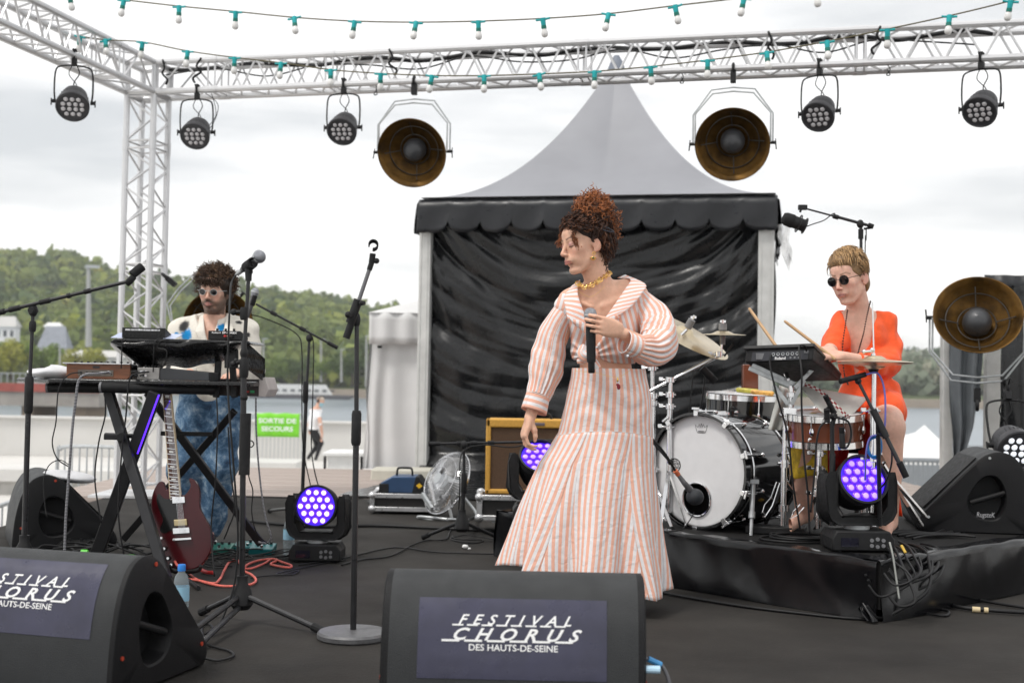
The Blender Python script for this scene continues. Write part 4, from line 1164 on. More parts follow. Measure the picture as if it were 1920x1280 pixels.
# left arm, bent across the body, hand round the microphone
sh2=sg(1196,568,.03);el2=sg(1240,662,-.04);wr2=sg(1170,626,-.215)
Fd.chain([sh2,el2,wr2+V(.0,0,0)],[.048,.040,.0255],.02)
mic_t=sg(1107,588,-.222);mic_b=sg(1109,696,-.212)
hand(Fd,wr2+V(-.010,-.012,.012),(-.93,-.28,.20),(-.10,.98,.0),(.22,0,.97),[(6,40,62),(6,40,62),(6,42,60),(6,44,60)],1.02,thumb=[(.010,.016,.020),(.022,.040,.040),(.026,.058,.060),(.020,.064,.082)],spread=.02)
skc=(.72,.425,.30)
def colf(v):
 col=np.tile(np.array(skc),(len(v),1))
 return head_s.colours(v,col,(.50,.16,.14),(.045,.022,.014),lid=(.33,.14,.17),flush=(.68,.27,.20))
body=skin_obj('body',Fd,singer,colf,M_SK1,2,SG)
del Fd
# --- hair
rr=random.Random(4)
hs=[]
DK=(.028,.012,.008);BR=(.085,.032,.015);CU=(.36,.125,.042);CU2=(.24,.08,.03)
Hw=head_s.w
# base cap following the skull
capF=Field(head_s.c+V(-.15,-.15,-.16),head_s.c+V(.15,.15,.30),.0045)
capF.ell(Hw((0,.030,.045)),(.080,.092,.084),head_s.R,0)
capF.ell(Hw((0,.085,-.020)),(.060,.045,.055),head_s.R,.03)
capF.ell(Hw((0,.075,-.062)),(.045,.032,.035),head_s.R,.03)
capF.ell(Hw((0,-.010,.066)),(.073,.066,.055),head_s.R,.02)
capF.ell(Hw((0,-.052,-.060)),(.095,.046,.078),head_s.R,.01,'-')
capF.ell(Hw((0,-.094,.022)),(.058,.046,.046),head_s.R,.012,'-')
capF.ell(Hw((.08,.016,-.006)),(.030,.017,.026),head_s.R,.008,'-')
capF.ell(Hw((-.08,.016,-.006)),(.030,.017,.026),head_s.R,.008,'-')
bun=sg(1112,402,.0)
capF.ell(bun,(.070,.075,.070),None,.04)
v,q=capF.mesh();v=relax(v,q,3)
cc=np.tile(np.array(DK),(len(v),1));up_=np.clip((v[:,2]-(bun.z-.04))/.08,0,1)[:,None];cc=cc*(1-up_)+np.array(BR)*up_
me=arrays_mesh('hair',v-np.array(SG),q,cc);setmat(me,M_HAIR);P('hair',me,M_HAIR,singer)
def skull_pt(th,ph,k=1.0):
 """point on the hair cap; th around, ph from the top"""
 return Hw((.084*k*math.sin(ph)*math.cos(th),.030+.096*k*math.sin(ph)*math.sin(th),.045+.088*k*math.cos(ph)))
for i in range(620):
 th=rr.uniform(-.5,PI+.5);ph=rr.uniform(.75,2.15)
 p=skull_pt(th,ph,1.0);tgt=bun+V(rr.gauss(0,.03),rr.gauss(0,.03),-.02)
 L=(tgt-p).length;pts=[]
 for k in range(14):
  t=k/13;q_=p.lerp(tgt,t);o=(q_-(head_s.c+V(0,0,.01))).normalized()*(.028*math.sin(PI*t));pts.append(q_+o+V(math.sin(t*26+i),math.cos(t*23+i),math.sin(t*21+2*i))*.0035)
 hs.append((pts,.0036,.0030,[tuple(lerp(np.array(DK),np.array(BR),t)) for t in np.linspace(0,rr.uniform(.4,1),14)]))
for i in range(480):
 d=V(rr.gauss(0,1),rr.gauss(0,1),rr.gauss(.15,1)).normalized()
 c=bun+V(d.x*.062,d.y*.068,d.z*.066+.004);d2=(d+V(rr.gauss(0,.7),rr.gauss(0,.7),rr.gauss(0,.7))).normalized()
 t_=.5+.5*d.z;base=np.array(CU) if rr.random()<.30+.5*t_ else np.array(CU2 if rr.random()<.6 else BR)
 base=base*rr.uniform(.6,1.15)
 hs.append((helix(c,d2,rr.uniform(.02,.05),rr.uniform(.007,.014),rr.uniform(1.0,2.0),rr,18),.0034,.0018,tuple(base)))
for i in range(70):
 a=rr.uniform(0,2*PI);c=bun+V(math.cos(a)*.04,math.sin(a)*.04,.045)
 hs.append((helix(c,V(math.cos(a)*.5,math.sin(a)*.5,rr.uniform(.3,1.1)),rr.uniform(.02,.055),rr.uniform(.008,.015),rr.uniform(.8,1.6),rr,20),.0017,.0009,tuple(np.array(CU)*rr.uniform(.8,1.3))))
for i in range(26):
 hs.append((helix(sg(1117,366,0)+V(rr.gauss(0,.012),rr.gauss(0,.012),rr.gauss(0,.012)),V(rr.gauss(0,1),rr.gauss(0,1),rr.uniform(0,1.4)),.028,.009,1.5,rr,18),.0018,.001,tuple(np.array(CU)*rr.uniform(.8,1.3))))
for i in range(420):
 th=rr.uniform(.1,3.0);ph=rr.uniform(1.2,2.5);p=skull_pt(th,ph,1.03)
 o=(p-head_s.c).normalized();hs.append((helix(p,(o*.5+V(.1,.1,-.9)),rr.uniform(.03,.06),rr.uniform(.005,.010),rr.uniform(1,2),rr,16),.0028,.0018,tuple(np.array(DK if rr.random()<.6 else BR)*rr.uniform(.7,1.4))))
for i in range(110):
 p=sg(1150+rr.gauss(0,6),rr.uniform(400,448),.04+rr.gauss(0,.03));hs.append((helix(p,(rr.gauss(.2,.5),rr.gauss(0,.5),rr.gauss(-.4,.6)),.03,.009,1.4,rr,16),.0024,.0014,tuple(np.array(CU if rr.random()<.6 else BR)*rr.uniform(.7,1.2))))
for i in range(55):
 p=Hw((rr.uniform(-.05,.05),rr.uniform(.045,.085),rr.uniform(-.085,-.05)));hs.append((helix(p,(.12,.1,-1),rr.uniform(.035,.06),.007,1.6,rr,16),.0025,.0014,tuple(np.array(BR if rr.random()<.5 else DK))))
def lock(px0,py0,px1,py1,dy,n,rad,turns,c):
 for i in range(n):
  a=sg(px0+rr.gauss(0,2.0),py0+rr.gauss(0,2.0),dy+rr.gauss(0,.006));b_=sg(px1+rr.gauss(0,2.5),py1+rr.gauss(0,3),dy+rr.gauss(0,.006))
  hs.append((helix(a,b_-a,(b_-a).length,rad*rr.uniform(.7,1.2),turns,rr,26,.2),.0022,.0013,tuple(np.array(c)*rr.uniform(.7,1.3))))
lock(1062,424,1047,462,-.02,14,.009,2.0,CU2);lock(1058,430,1051,452,.0,8,.010,1.5,CU)
lock(1078,424,1076,448,-.10,12,.008,1.4,BR);lock(1074,440,1083,464,-.105,9,.007,1.6,CU2)
for i in range(520):
 th=rr.choice((PI,2*PI))+rr.gauss(0,.5) if i%2 else rr.uniform(PI,2*PI);ph=rr.uniform(.3,1.32+.45*abs(math.cos(th))**2);d=V(math.sin(ph)*math.cos(th),math.sin(ph)*math.sin(th),math.cos(ph))
 p=Hw((d.x*.078,-.018+d.y*.074,.062+d.z*.064));o=head_s.R@d
 if p.z<Hw((0,-.1,.050)).z and d.y<-.75:continue
 hs.append((helix(p,o*.5+V(.5,0,rr.uniform(.0,.9)),rr.uniform(.02,.04),rr.uniform(.005,.009),rr.uniform(1,2),rr,14),.0030,.0018,tuple(np.array(DK if rr.random()<.55 else BR)*rr.uniform(.7,1.6))))
for i in range(60):
 p=sg(rr.uniform(1062,1092),rr.uniform(414,430),-.06+rr.gauss(0,.02));hs.append((helix(p,(rr.gauss(-.3,.5),rr.gauss(0,.5),rr.gauss(.1,.6)),.028,.007,1.4,rr,14),.0021,.0013,tuple(np.array(BR)*rr.uniform(.5,1.4))))
strands('hair_curls',hs,singer,M_HAIR,4)
M_GOLD=mat('gold_jewellery',(.78,.50,.16),.28,1.0,.08,60)
# hair clip
hc=sg(1139,432,-.085);mbc=MB().tube(spline([hc+V(-.022,0,.012),hc+V(0,-.004,.010),hc+V(.026,0,-.006),hc+V(.0,-.003,-.004),hc+V(-.022,0,.004)],4,True),.0028,6)
P('hair_clip',mbc,mat('dark_clip',(.03,.03,.04),.2,0),singer)
# earring
er=sg(1112,483,-.088);mbe=MB().torus(er+V(.003,0,.018),.006,.0018,(0,1,0),12,5).sph(er,(.0085,.003,.0065),10,6)
for k in range(9):
 a=-PI+k*PI/8*1.0;mbe.sph(er+V(math.cos(a)*.011,0,math.sin(a)*.010),.0025,6,4)
P('earring',mbe,M_GOLD,singer);P('earring_stone',MB().sph(er+V(0,-.0035,0),(.0045,.0025,.0035),8,6),mat('green_stone',(.0,.12,.04),.1,0,coat=1),singer)
# chain necklace round the neck
nk=[sg(1083,531,-.035),sg(1092,538,-.060),sg(1103,537,-.072),sg(1114,532,-.070),sg(1126,524,-.060),sg(1138,516,-.042),sg(1144,511,-.022)]
npn=spline(nk,6);mbn=MB()
L=len(npn)
for i in range(0,L,4):
 p=npn[i];d=(npn[min(i+1,L-1)]-npn[max(i-1,0)]).normalized();nn=V(0,-1,.15)
 mbn.torus(p,.0095,.0021,nn if (i//4)%2==0 else (nn+d*.8),14,5)
 if i+2<L:mbn.tube([npn[i],npn[min(i+4,L-1)]],.0024,5)
for i in (2,22):
 for k in range(12):mbn.tube([npn[i]+V(0,-.006,0),npn[i]+V(math.cos(k*PI/6)*.013,-.009,math.sin(k*PI/6)*.013)],.0013,4)
P('necklace',mbn,M_GOLD,singer)
P('fine_chain',MB().tube(spline([sg(1084,545,-.058),sg(1096,553,-.078),sg(1108,556,-.084),sg(1122,548,-.078),sg(1134,536,-.060)],5),.0007,4),M_GOLD,singer)
# --- skirt: panels with flared godets, each with its own straight grain
zs=[1.035,.985,.95,.90,.85,.80,.75,.68,.618,.52,.43,.30,.184,.10]
Lx=[-.145,-.148,-.155,-.166,-.176,-.186,-.198,-.238,-.278,-.318,-.352,-.394,-.432,-.455]
Rx=[.168,.178,.188,.197,.200,.202,.205,.209,.213,.224,.235,.252,.272,.285]
def sk_c(z):return (interp(-z,[-q for q in zs],Lx)+interp(-z,[-q for q in zs],Rx))/2
def sk_r(z):return (interp(-z,[-q for q in zs],Rx)-interp(-z,[-q for q in zs],Lx))/2
def hem_z(th):
 """hem height by angle; th=0 front, +x at pi/2"""
 xx=math.sin(th);c=math.cos(th)
 return .085+.016*math.sin(th*5+.5)+(.05 if c>0 else .07)-.055*xx-.012*c
NF=8
def fold(th,t):
 """t 0 at the yoke seam, 1 at the hem"""
 a=t**1.15*.15
 return a*(math.sin(th*NF+.8+.5*math.sin(th*2))+.35*math.sin(th*17+2)+.25*math.sin(th*5+1))+.006*math.sin(th*23+t*9)
def skP(th,z,t):
 rx=sk_r(z);ry=lerp(.118,.26,t) if t>0 else lerp(.100,.118,min(1,(1.03-z)/.25))
 f=1+(fold(th,t) if t>0 else 0)+(0.008*math.sin(th*11+z*40) if z>.76 else 0)
 w=1.0-.6*abs(math.sin(th))**6*(1 if t>0 else 0)
 ff=1+(f-1)*w
 x_=math.sin(th);y_=math.cos(th)
 wr_=.004*math.sin(z*75+4*math.sin(th*3))*max(0,1-abs(z-.86)/.16)
 return SG+V(sk_c(z)+rx*x_*ff,.035-(ry*ff+wr_)*y_,z)
mb=MB()
# yoke above the hip seam (seam dips slightly)
nth=240
def seam(th):return .748+.012*math.cos(th*2)
def yk_(i,j):
 th=-PI+2*PI*i/(nth-1);z=lerp(1.024,seam(th),j/24);return skP(th,z,0)
mb.grid(yk_,nth,25,uvf=lambda i,j:((-PI+2*PI*i/(nth-1))*.158,j*.012))
P('skirt_yoke',mb,M_STRIPE,singer,smooth=180)
# flared part: alternating straight panels and triangular godets
edges=[-PI]
pan=[.62,.42,.60,.40,.52,.36,.58,.34,.62,.40,.58,.42,.423]
tot=sum(pan);acc=-PI
for p_ in pan:acc+=p_/tot*2*PI;edges.append(acc)
mb=MB();NJ=44;NI=22
for k in range(len(pan)):
 th0,th1=edges[k],edges[k+1];god=k%2==1
 top=.75;cols=[]
 pts={}
 for j in range(NJ):
  t=j/(NJ-1)
  w=.22*(1-t)*(1-t)*(th1-th0) if god else -.0
  wn=.0
  a0=th0;a1=th1
  if god:a0=th0+(th1-th0)*.42*(1-t)**.8;a1=th1-(th1-th0)*.42*(1-t)**.8
  else :
   g0=(edges[k]-edges[k-1])*.42*(1-t)**.8 if k>0 else 0
   g1=(edges[k+2]-edges[k+1])*.42*(1-t)**.8 if k+2<len(edges) and k+1<len(pan) else 0
   a0=th0-g0;a1=th1+g1
  for i in range(NI):
   th=lerp(a0,a1,i/(NI-1));z=lerp(seam(th),hem_z(th),t)
   pts[(i,j)]=skP(th,z,max(t,1e-4))
 uv={}
 for j in range(NJ):
  s_=0;row=[0]
  for i in range(1,NI):s_+=(pts[(i,j)]-pts[(i-1,j)]).length;row.append(s_)
  mid=s_/2
  if god:anchor=row[-1] if edges[k]<0 else 0.0
  else :anchor=mid
  for i in range(NI):uv[(i,j)]=(row[i]-anchor+k*.0113+.003,j*.015)
 mb.grid(lambda i,j:pts[(i,j)],NI,NJ,uvf=lambda i,j:uv[(i,j)])
P('skirt_flare',mb,M_STRIPE,singer,smooth=180,solid=.0015)
# seam lines as narrow stitched cords
M_SEAM=mat('white_seam',(.74,.66,.63),.7)
mbs=MB().tube([skP(th,seam(th),0)+(skP(th,seam(th),0)-SG-V(.0,.035,.75)).normalized()*.001 for th in np.linspace(-PI,PI,120)],.0013,4)
P('seam',mbs,M_SEAM,singer)
# --- blouse torso, grown surface with its own weave coordinates
BF=Field(SG+V(-.27,-.20,.98),SG+V(.30,.22,1.44),.0042)
BF.ell(sg(1134,600,.03),(.158,.108,.125),None,0)
BF.ell(sg(1135,655,.03),(.150,.104,.105),None,.06)
BF.ell(sg(1108,612,-.045),(.062,.05,.058),None,.05);BF.ell(sg(1158,610,-.045),(.062,.05,.058),None,.05)
for px,py in ((1065,577),(1196,570)):BF.ell(sg(px,py,.03),(.047,.060,.052),None,.06)
BF.cap(sg(1095,556,.035),sg(1066,570,.03),.045,.046,.05);BF.cap(sg(1168,550,.035),sg(1196,564,.03),.045,.041,.05)
vb=sg(1112,655,-.1)
cx0=SG.x
def vcut(X,Y,Z):
 zz=(Z-vb.z)/(sg(0,540).z-vb.z)
 xl=vb.x+(sg(1075,545).x-vb.x)*zz;xr=vb.x+(sg(1186,533).x-vb.x)*zz
 d=np.maximum(xl-X,X-xr)*.8+0*Y
 return np.maximum(np.maximum(d,vb.z-Z),Y-(SG.y+.05))
BF.fun(SG+V(-.27,-.2,1.0),SG+V(.3,.22,1.44),vcut,.006,'-')
# neck hole and lower edge rising to the knot
BF.ell(nb+V(0,.0,.03),(.066,.066,.05),None,.01,'-')
kx=sg(1106,665).x
BF.fun(SG+V(-.27,-.2,.98),SG+V(.3,.22,1.2),lambda X,Y,Z:Z-(1.046+.045*np.exp(-((X-kx)/.05)**2)-.0*X)+0*Y,.004,'-')
v,q=BF.mesh();v=relax(v,q,2)
# gathers running to the knot
kp=np.array(sg(1106,668,-.08));dxy=v-kp;rad_=np.hypot(dxy[:,0],dxy[:,2]);an=np.arctan2(dxy[:,2],dxy[:,0])
amp=.006*np.exp(-rad_/.14)*np.clip(rad_/.02,0,1)*(v[:,1]<SG.y+.02)
cen=np.array([SG.x+.01,SG.y+.03,0]);nr=v-cen;nr[:,2]=0;nr/=np.linalg.norm(nr,axis=1)[:,None]+1e-6
v=v+nr*(amp*np.sin(an*16))[:,None]+nr*(.003*np.sin(v[:,2]*60+5*v[:,0]*20))[:,None]
side=np.where(v[:,0]<kx+(v[:,2]-1.08)*.05,-1.0,1.0)
thv=np.arctan2(v[:,0]-cen[0],-(v[:,1]-cen[1]))
uvx=(v[:,0]-SG.x)*1.08+side*.30*(v[:,2]-1.08)
me=arrays_mesh('blouse',v-np.array(SG),q,None,np.stack([uvx,v[:,2]],1));setmat(me,M_STRIPE)
P('blouse',me,M_STRIPE,singer)
del BF
# collar: wide notched lapels lying along the V
def lapel(inner,outer,u0,name='collar'):
 ni=14
 I=spline(inner,5);O=spline(outer,5);m_=min(len(I),len(O));I=[I[int(i*(len(I)-1)/(m_-1))] for i in range(m_)];O=[O[int(i*(len(O)-1)/(m_-1))] for i in range(m_)]
 s_=[0]
 for i in range(1,m_):s_.append(s_[-1]+((I[i]+O[i])/2-(I[i-1]+O[i-1])/2).length)
 mbx=MB().grid(lambda i,j:I[i].lerp(O[i],j/8)+V(0,-.006*math.sin(PI*j/8),0),m_,9,uvf=lambda i,j:(u0+s_[i]+(I[i]-O[i]).length*j/8*.35,j*.01))
 P(name,mbx,M_STRIPE,singer,smooth=180,solid=.002)
lapel([sg(1088,524,.03),sg(1083,548,-.055),sg(1092,578,-.098),sg(1104,610,-.112)],[sg(1072,536,.03),sg(1058,556,-.045),sg(1060,578,-.090),sg(1064,598,-.112)],.0)
lapel([sg(1158,521,.06),sg(1182,524,.0),sg(1170,545,-.055),sg(1148,577,-.100),sg(1128,605,-.118)],[sg(1172,515,.085),sg(1208,531,.0),sg(1208,545,-.055),sg(1184,575,-.100),sg(1158,592,-.118)],.01)
lapel([sg(1068,596,-.112),sg(1090,603,-.12),sg(1104,612,-.12)],[sg(1074,606,-.112),sg(1094,622,-.12),sg(1106,640,-.125)],.02)
lapel([sg(1128,604,-.12),sg(1142,596,-.12),sg(1154,588,-.116)],[sg(1116,628,-.124),sg(1140,610,-.12),sg(1162,595,-.112)],.03)
# knot at the waist
mk=MB()
kc=sg(1103,664,-.125)
loft_cloth(mk,[kc+V(-.020,.02,.03),kc+V(-.024,-.012,.0),kc+V(-.004,-.024,-.012),kc+V(.02,-.008,-.004),kc+V(.022,.02,.02)],[.016,.021,.024,.021,.014],26,18,lambda th,t:.10*math.sin(th*5+t*5))
loft_cloth(mk,[kc+V(.0,-.015,-.006),kc+V(.018,-.018,-.03),kc+V(.034,-.012,-.058)],[.012,.017,.024],22,12,lambda th,t:.2*math.sin(th*3+t*3),flat=.5)
loft_cloth(mk,[kc+V(-.01,-.012,-.006),kc+V(-.022,-.010,-.026),kc+V(-.045,-.0,-.030)],[.012,.014,.010],20,10,None,flat=.6)
P('knot',mk,M_STRIPE,singer,smooth=180)
P('button',MB().sph(sg(1119,651,-.128),(.005,.003,.005),8,6).sph(sg(1177,667,-.262),(.0055,.003,.0055),8,6),mat('shell_button',(.7,.75,.78),.2),singer)
# sleeves
def wf(k,ph,k2=19,a=.05,g=.10):
 return lambda th,t:a*math.sin(th*k+ph+5*t)*math.sin(PI*min(1,t*1.1))+g*max(0,(t-.62)/.38)**1.3*math.sin(th*k2+ph)*(1.25-t)*1.6+.03*math.sin(t*31+th*2)*(.3+t)
ms=MB()
loft_cloth(ms,[sg(1080,566,.03),sg(1058,590,.03),sg(1039,625,.04),sg(1030,665,.045),sg(1022,702,.03),sg(1014,728,.01),sg(1009,744,-.005)],[.052,.055,.060,.066,.074,.074,.060,.048],110,60,wf(3,.4,21,.07,.17),urate=.072,u0=.004)
P('sleeve',ms,M_STRIPE,singer,smooth=180)
def cuff(path,r0,r1,name='cuff',flat=1.0):
 mbx=MB();pts=[Vector(p) for p in path];d=(pts[-1]-pts[0]);L_=d.length;d.normalize();x=d.orthogonal().normalized();y=d.cross(x)
 mbx.grid(lambda i,j:pts[0]+d*(L_*j/8)+(x*math.cos(2*PI*i/39)*flat+y*math.sin(2*PI*i/39))*(lerp(r0,r1,j/8)*(1+.025*math.sin(6*PI*i/39+j*.3))),40,9,uvf=lambda i,j:(L_*j/8+.006,i*.006))
 P(name,mbx,M_STRIPE,singer,smooth=180,solid=.003)
 mbx=MB().torus(pts[0],r0*1.03,.0022,d,36,5);P('cuff_seam',mbx,M_SEAM,singer)
cuff([sg(1009,742,-.005),sg(1000,771,-.018)],.050,.055)
ms=MB()
loft_cloth(ms,[sg(1182,550,.03),sg(1207,576,.02),sg(1231,610,-.01),sg(1235,642,-.06),sg(1222,656,-.12),sg(1204,654,-.165),sg(1190,650,-.195)],[.048,.060,.074,.082,.082,.074,.060,.046],110,64,wf(4,1.1,17,.085,.22),urate=.078,ref=(0,-.3,1))
P('sleeve',ms,M_STRIPE,singer,smooth=180)
cuff([sg(1196,652,-.19),sg(1170,641,-.225)],.044,.046)
# waist chain with the little rose
P('waist_chain',MB().tube(spline([sg(1078,695,-.085),sg(1118,699,-.10),sg(1157,707,-.095),sg(1184,692,-.07)],6),.0008,4),M_GOLD,singer)
P('rose_charm',MB().sph(sg(1160,725,-.097),(.008,.006,.012),10,8).sph(sg(1158,721,-.10),(.006,.005,.006),8,6),mat('dried_rose',(.28,.02,.035),.6,0,.5,150),singer)
P('rose_stem',MB().sph(sg(1158,712,-.097),(.005,.004,.010),8,6),M_GOLD,singer)
# shoes
for fx in (sg(1100-16,1115,.05),sg(1165-8,1115,.05)):
 q_=V(fx.x-.03,fx.y-.07,.03);P('shoe',MB().sph(q_+V(0,0,.012),(.050,.125,.030),18,10).box(q_+V(0,.0,-.018),(.08,.22,.024)),M_BLK,singer,bevel=.006)
# --- her microphone
mic=T('microphone','black wireless microphone with a grey ball head held by the singer','microphone',mic_t)
M_GRIL=mat('mic_grille',(.30,.31,.34),.38,.7,.2,350,bump=.5,bscale=700)
d=(mic_b-mic_t).normalized()
P('grille',MB().lathe([(0,0),(.012,.002),(.021,.009),(.0255,.020),(.0262,.028)],mic_t-d*.025,d,24).lathe([(.0262,.032),(.0262,.038),(.022,.058),(.019,.062)],mic_t-d*.025,d,24),M_GRIL,mic,smooth=60)
P('grille_ring',MB().lathe([(.0262,.027),(.0278,.0275),(.0278,.0325),(.0262,.033)],mic_t-d*.025,d,24),M_STL,mic)
P('handle',MB().lathe([(.019,.060),(.0205,.075),(.0200,.12),(.0185,.215),(.0175,.2155),(.0175,.218),(.0185,.2185),(.0185,.222),(.014,.224),(.014,.264),(.011,.268),(0,.268)],mic_t-d*.025,d,24),M_BLKM,mic,smooth=40)
# ================================================================== KEYBOARD PLAYER
MN_Y=7.15
def mn(px,py,dy=0.0):return at(px,py,MN_Y+dy)
MN0=V(mn(400,900).x,MN_Y,0)
man=T('person','bearded man with curly hair and round sunglasses in a painted cream jacket behind the keyboards','person',MN0)
head_m=Head(mn(401,548,-.03),rotm(-6,8,2),1.0)
F=Field(MN0+V(-.40,-.40,.01),MN0+V(.42,.28,1.80),.0046)
head_m.build(F)
nm=mn(402,600,.03)
F.cap(head_m.w((0,.03,-.05)),nm,.056,.060,.03)
F.ell(mn(400,632,.03),(.155,.10,.11),None,.04);F.ell(mn(400,670,.03),(.145,.10,.16),None,.06);F.ell(mn(398,725,.03),(.14,.10,.12),None,.06)
F.cap(mn(345,622,.03),mn(455,622,.03),.055,.055,.05)
for s_ in (-1,1):
 hip=mn(398+s_*27,745,.03);kn=mn(383+s_*32+(0 if s_>0 else -8),875,.0);an=V(mn(356 if s_<0 else 392,985,.0).x,MN_Y+.06,.09)
 F.chain([hip,kn,an],[.09,.062,.042],.04);F.cap(an,an+V(-.01,-.13,-.05),.035,.03,.02)
 sh=mn(400+s_*62,622,.03);el=mn(400+s_*76,700,.0);wr=mn(400+s_*44,700,-.26)
 F.chain([sh,el,wr],[.055,.045,.028],.02)
 hand(F,wr,(-s_*.3,-.9,-.2),(0,.1,-1),(-s_,0,0),[(20,30,20)]*4,1.0)
def cm(v):
 c=np.tile(np.array((.66,.40,.30)),(len(v),1));return head_m.colours(v,c,(.42,.17,.15),(.03,.018,.012),beard=(.030,.018,.012),flush=(.62,.25,.2))
skin_obj('body',F,man,cm,M_SK2,2,MN0)
# jacket with patches of paint
J=Field(MN0+V(-.36,-.36,.80),MN0+V(.38,.26,1.50),.0050)
J.ell(mn(400,640,.03),(.175,.125,.135),None,0);J.ell(mn(400,690,.03),(.17,.125,.16),None,.06);J.ell(mn(399,735,.03),(.175,.13,.12),None,.06)
J.cap(mn(341,621,.03),mn(459,621,.03),.070,.070,.06)
for s_ in (-1,1):
 J.chain([mn(400+s_*60,624,.03),mn(400+s_*72,700,.0),mn(400+s_*50,700,-.22)],[.078,.068,.055],.03)
J.cap(mn(382,595,.04),mn(352,612,.04),.03,.05,.05);J.cap(mn(420,595,.04),mn(450,612,.04),.03,.05,.05)
v0=mn(408,690);yt=mn(400,585).z
def vc(X,Y,Z):
 zz=(Z-v0.z)/(yt-v0.z);xl=v0.x+(mn(382,0).x-v0.x)*zz;xr=v0.x+(mn(425,0).x-v0.x)*zz
 return np.maximum(np.maximum(np.maximum(xl-X,X-xr),v0.z-Z),Y-(MN_Y+.03))
J.fun(MN0+V(-.3,-.3,.9),MN0+V(.3,.2,1.6),vc,.012,'-')
J.ell(nm+V(0,.0,.02),(.072,.075,.05),None,.012,'-')
v,q=J.mesh();v=relax(v,q,2)
v=v+.004*np.sin(v[:,[2,0,1]]*55+3*np.sin(v*17))
jc=np.tile(np.array((.72,.68,.61)),(len(v),1))
def patch(px,py,rx,ry,c,ang=0,back=False,wob=.25):
 p=mn(px,py);X=(v[:,0]-p.x)*FPX/MN_Y;Z=-(v[:,2]-p.z)*FPX/MN_Y
 a=math.radians(ang);x=X*math.cos(a)+Z*math.sin(a);z=-X*math.sin(a)+Z*math.cos(a)
 d=np.sqrt((x/rx)**2+(z/ry)**2)+wob*np.sin(x*.7+z*.4)*np.sin(z*.8+px)
 m=(1/(1+np.exp((d-1)*12))*(v[:,1]<MN_Y+.02))[:,None];jc[:]=jc*(1-m)+np.array(c)*m
BL=(.0,.24,.58);BK=(.03,.03,.032)
patch(355,629,10,12,BL,10);patch(349,612,8,11,BK,25,wob=.1);patch(336,627,5,4,BL);patch(421,615,8,7,BL,0);patch(433,583,5,2.5,BL)
patch(451,605,6,3,BK,10);patch(468,628,5,4,BK,45);patch(322,690,7,12,BK,20);patch(470,700,8,14,BK,-20);patch(404,708,7,4,BK,40);patch(330,700,8,5,BK,0);patch(380,720,10,5,BL)
me=arrays_mesh('jacket',v-np.array(MN0),q,jc);setmat(me,mat('painted_linen',(1,1,1),.85,0,.06,60,bump=.3,bscale=45,attr=True));P('jacket',me,None,man)
# lapels
def strip(name,I,O,m,parent,th=.003,n=7):
 I=spline(I,5);O=spline(O,5);k=min(len(I),len(O))
 return P(name,MB().grid(lambda i,j:I[i].lerp(O[i],j/n)+V(0,-.006*math.sin(PI*j/n),0),k,n+1),m,parent,smooth=180,solid=th)
ML=mat('cream_linen',(.72,.68,.61),.85,0,.06,40,bump=.3,bscale=60)
strip('lapel',[mn(382,588,.03),mn(383,612,-.09),mn(388,636,-.115),mn(404,682,-.12)],[mn(374,594,.03),mn(367,618,-.085),mn(369,628,-.11),mn(398,684,-.125)],ML,man)
strip('lapel',[mn(424,588,.03),mn(421,612,-.09),mn(414,640,-.115),mn(405,682,-.12)],[mn(432,594,.03),mn(438,618,-.085),mn(434,632,-.11),mn(412,684,-.125)],ML,man)
# tie-dye trousers
Tf=Field(MN0+V(-.34,-.16,.03),MN0+V(.30,.24,1.06),.0055)
Tf.ell(mn(398,735,.03),(.165,.118,.13),None,0)
for s_ in (-1,1):
 hip=mn(398+s_*25,745,.03);kn=mn(383+s_*31+(0 if s_>0 else -8),875,.0);an=V(mn(356 if s_<0 else 392,985,.0).x,MN_Y+.06,.12)
 Tf.chain([hip,kn,an],[.110,.088,.078],.05)
v,q=Tf.mesh();v=relax(v,q,2);v=v+.005*np.sin(v[:,[2,0,1]]*38+3*np.sin(v*15))
mt=mat('tie_dye_denim',(.05,.10,.18),.85,0,.2,12,bump=.3,bscale=60);nt=mt.node_tree
tc=node(nt,'ShaderNodeTexCoord');n1=node(nt,'ShaderNodeTexNoise',Scale=15.0,Detail=7.0,Roughness=.72,Distortion=.35);nt.links.new(tc.outputs['Object'],n1.inputs['Vector'])
cr=node(nt,'ShaderNodeValToRGB');e=cr.color_ramp.elements;e[0].position=.34;e[0].color=(.018,.04,.085,1);e[1].position=.66;e[1].color=(.36,.44,.52,1)
x_=e.new(.47);x_.color=(.05,.12,.22,1);x_=e.new(.56);x_.color=(.14,.23,.34,1)
nt.links.new(n1.outputs['Fac'],cr.inputs[0]);nt.links.new(cr.outputs[0],bsdf(mt).inputs['Base Color'])
me=arrays_mesh('trousers',v-np.array(MN0),q);setmat(me,mt);P('trousers',me,mt,man)
for s_,px in ((-1,356),(1,392)):
 an=V(mn(px,985,0).x,MN_Y+.06,.10)
 P('sock',MB().lathe([(.045,.0),(.047,.05),(.05,.09)],an+V(0,0,-.04),n=16),M_WHT,man)
 P('shoe',MB().sph(an+V(-.01,-.06,-.055),(.046,.13,.042),16,8),mat('shoe_canvas',(.03,.03,.035),.7),man)
 P('sole',MB().sph(an+V(-.01,-.06,-.083),(.050,.135,.016),16,6),M_WHT,man)
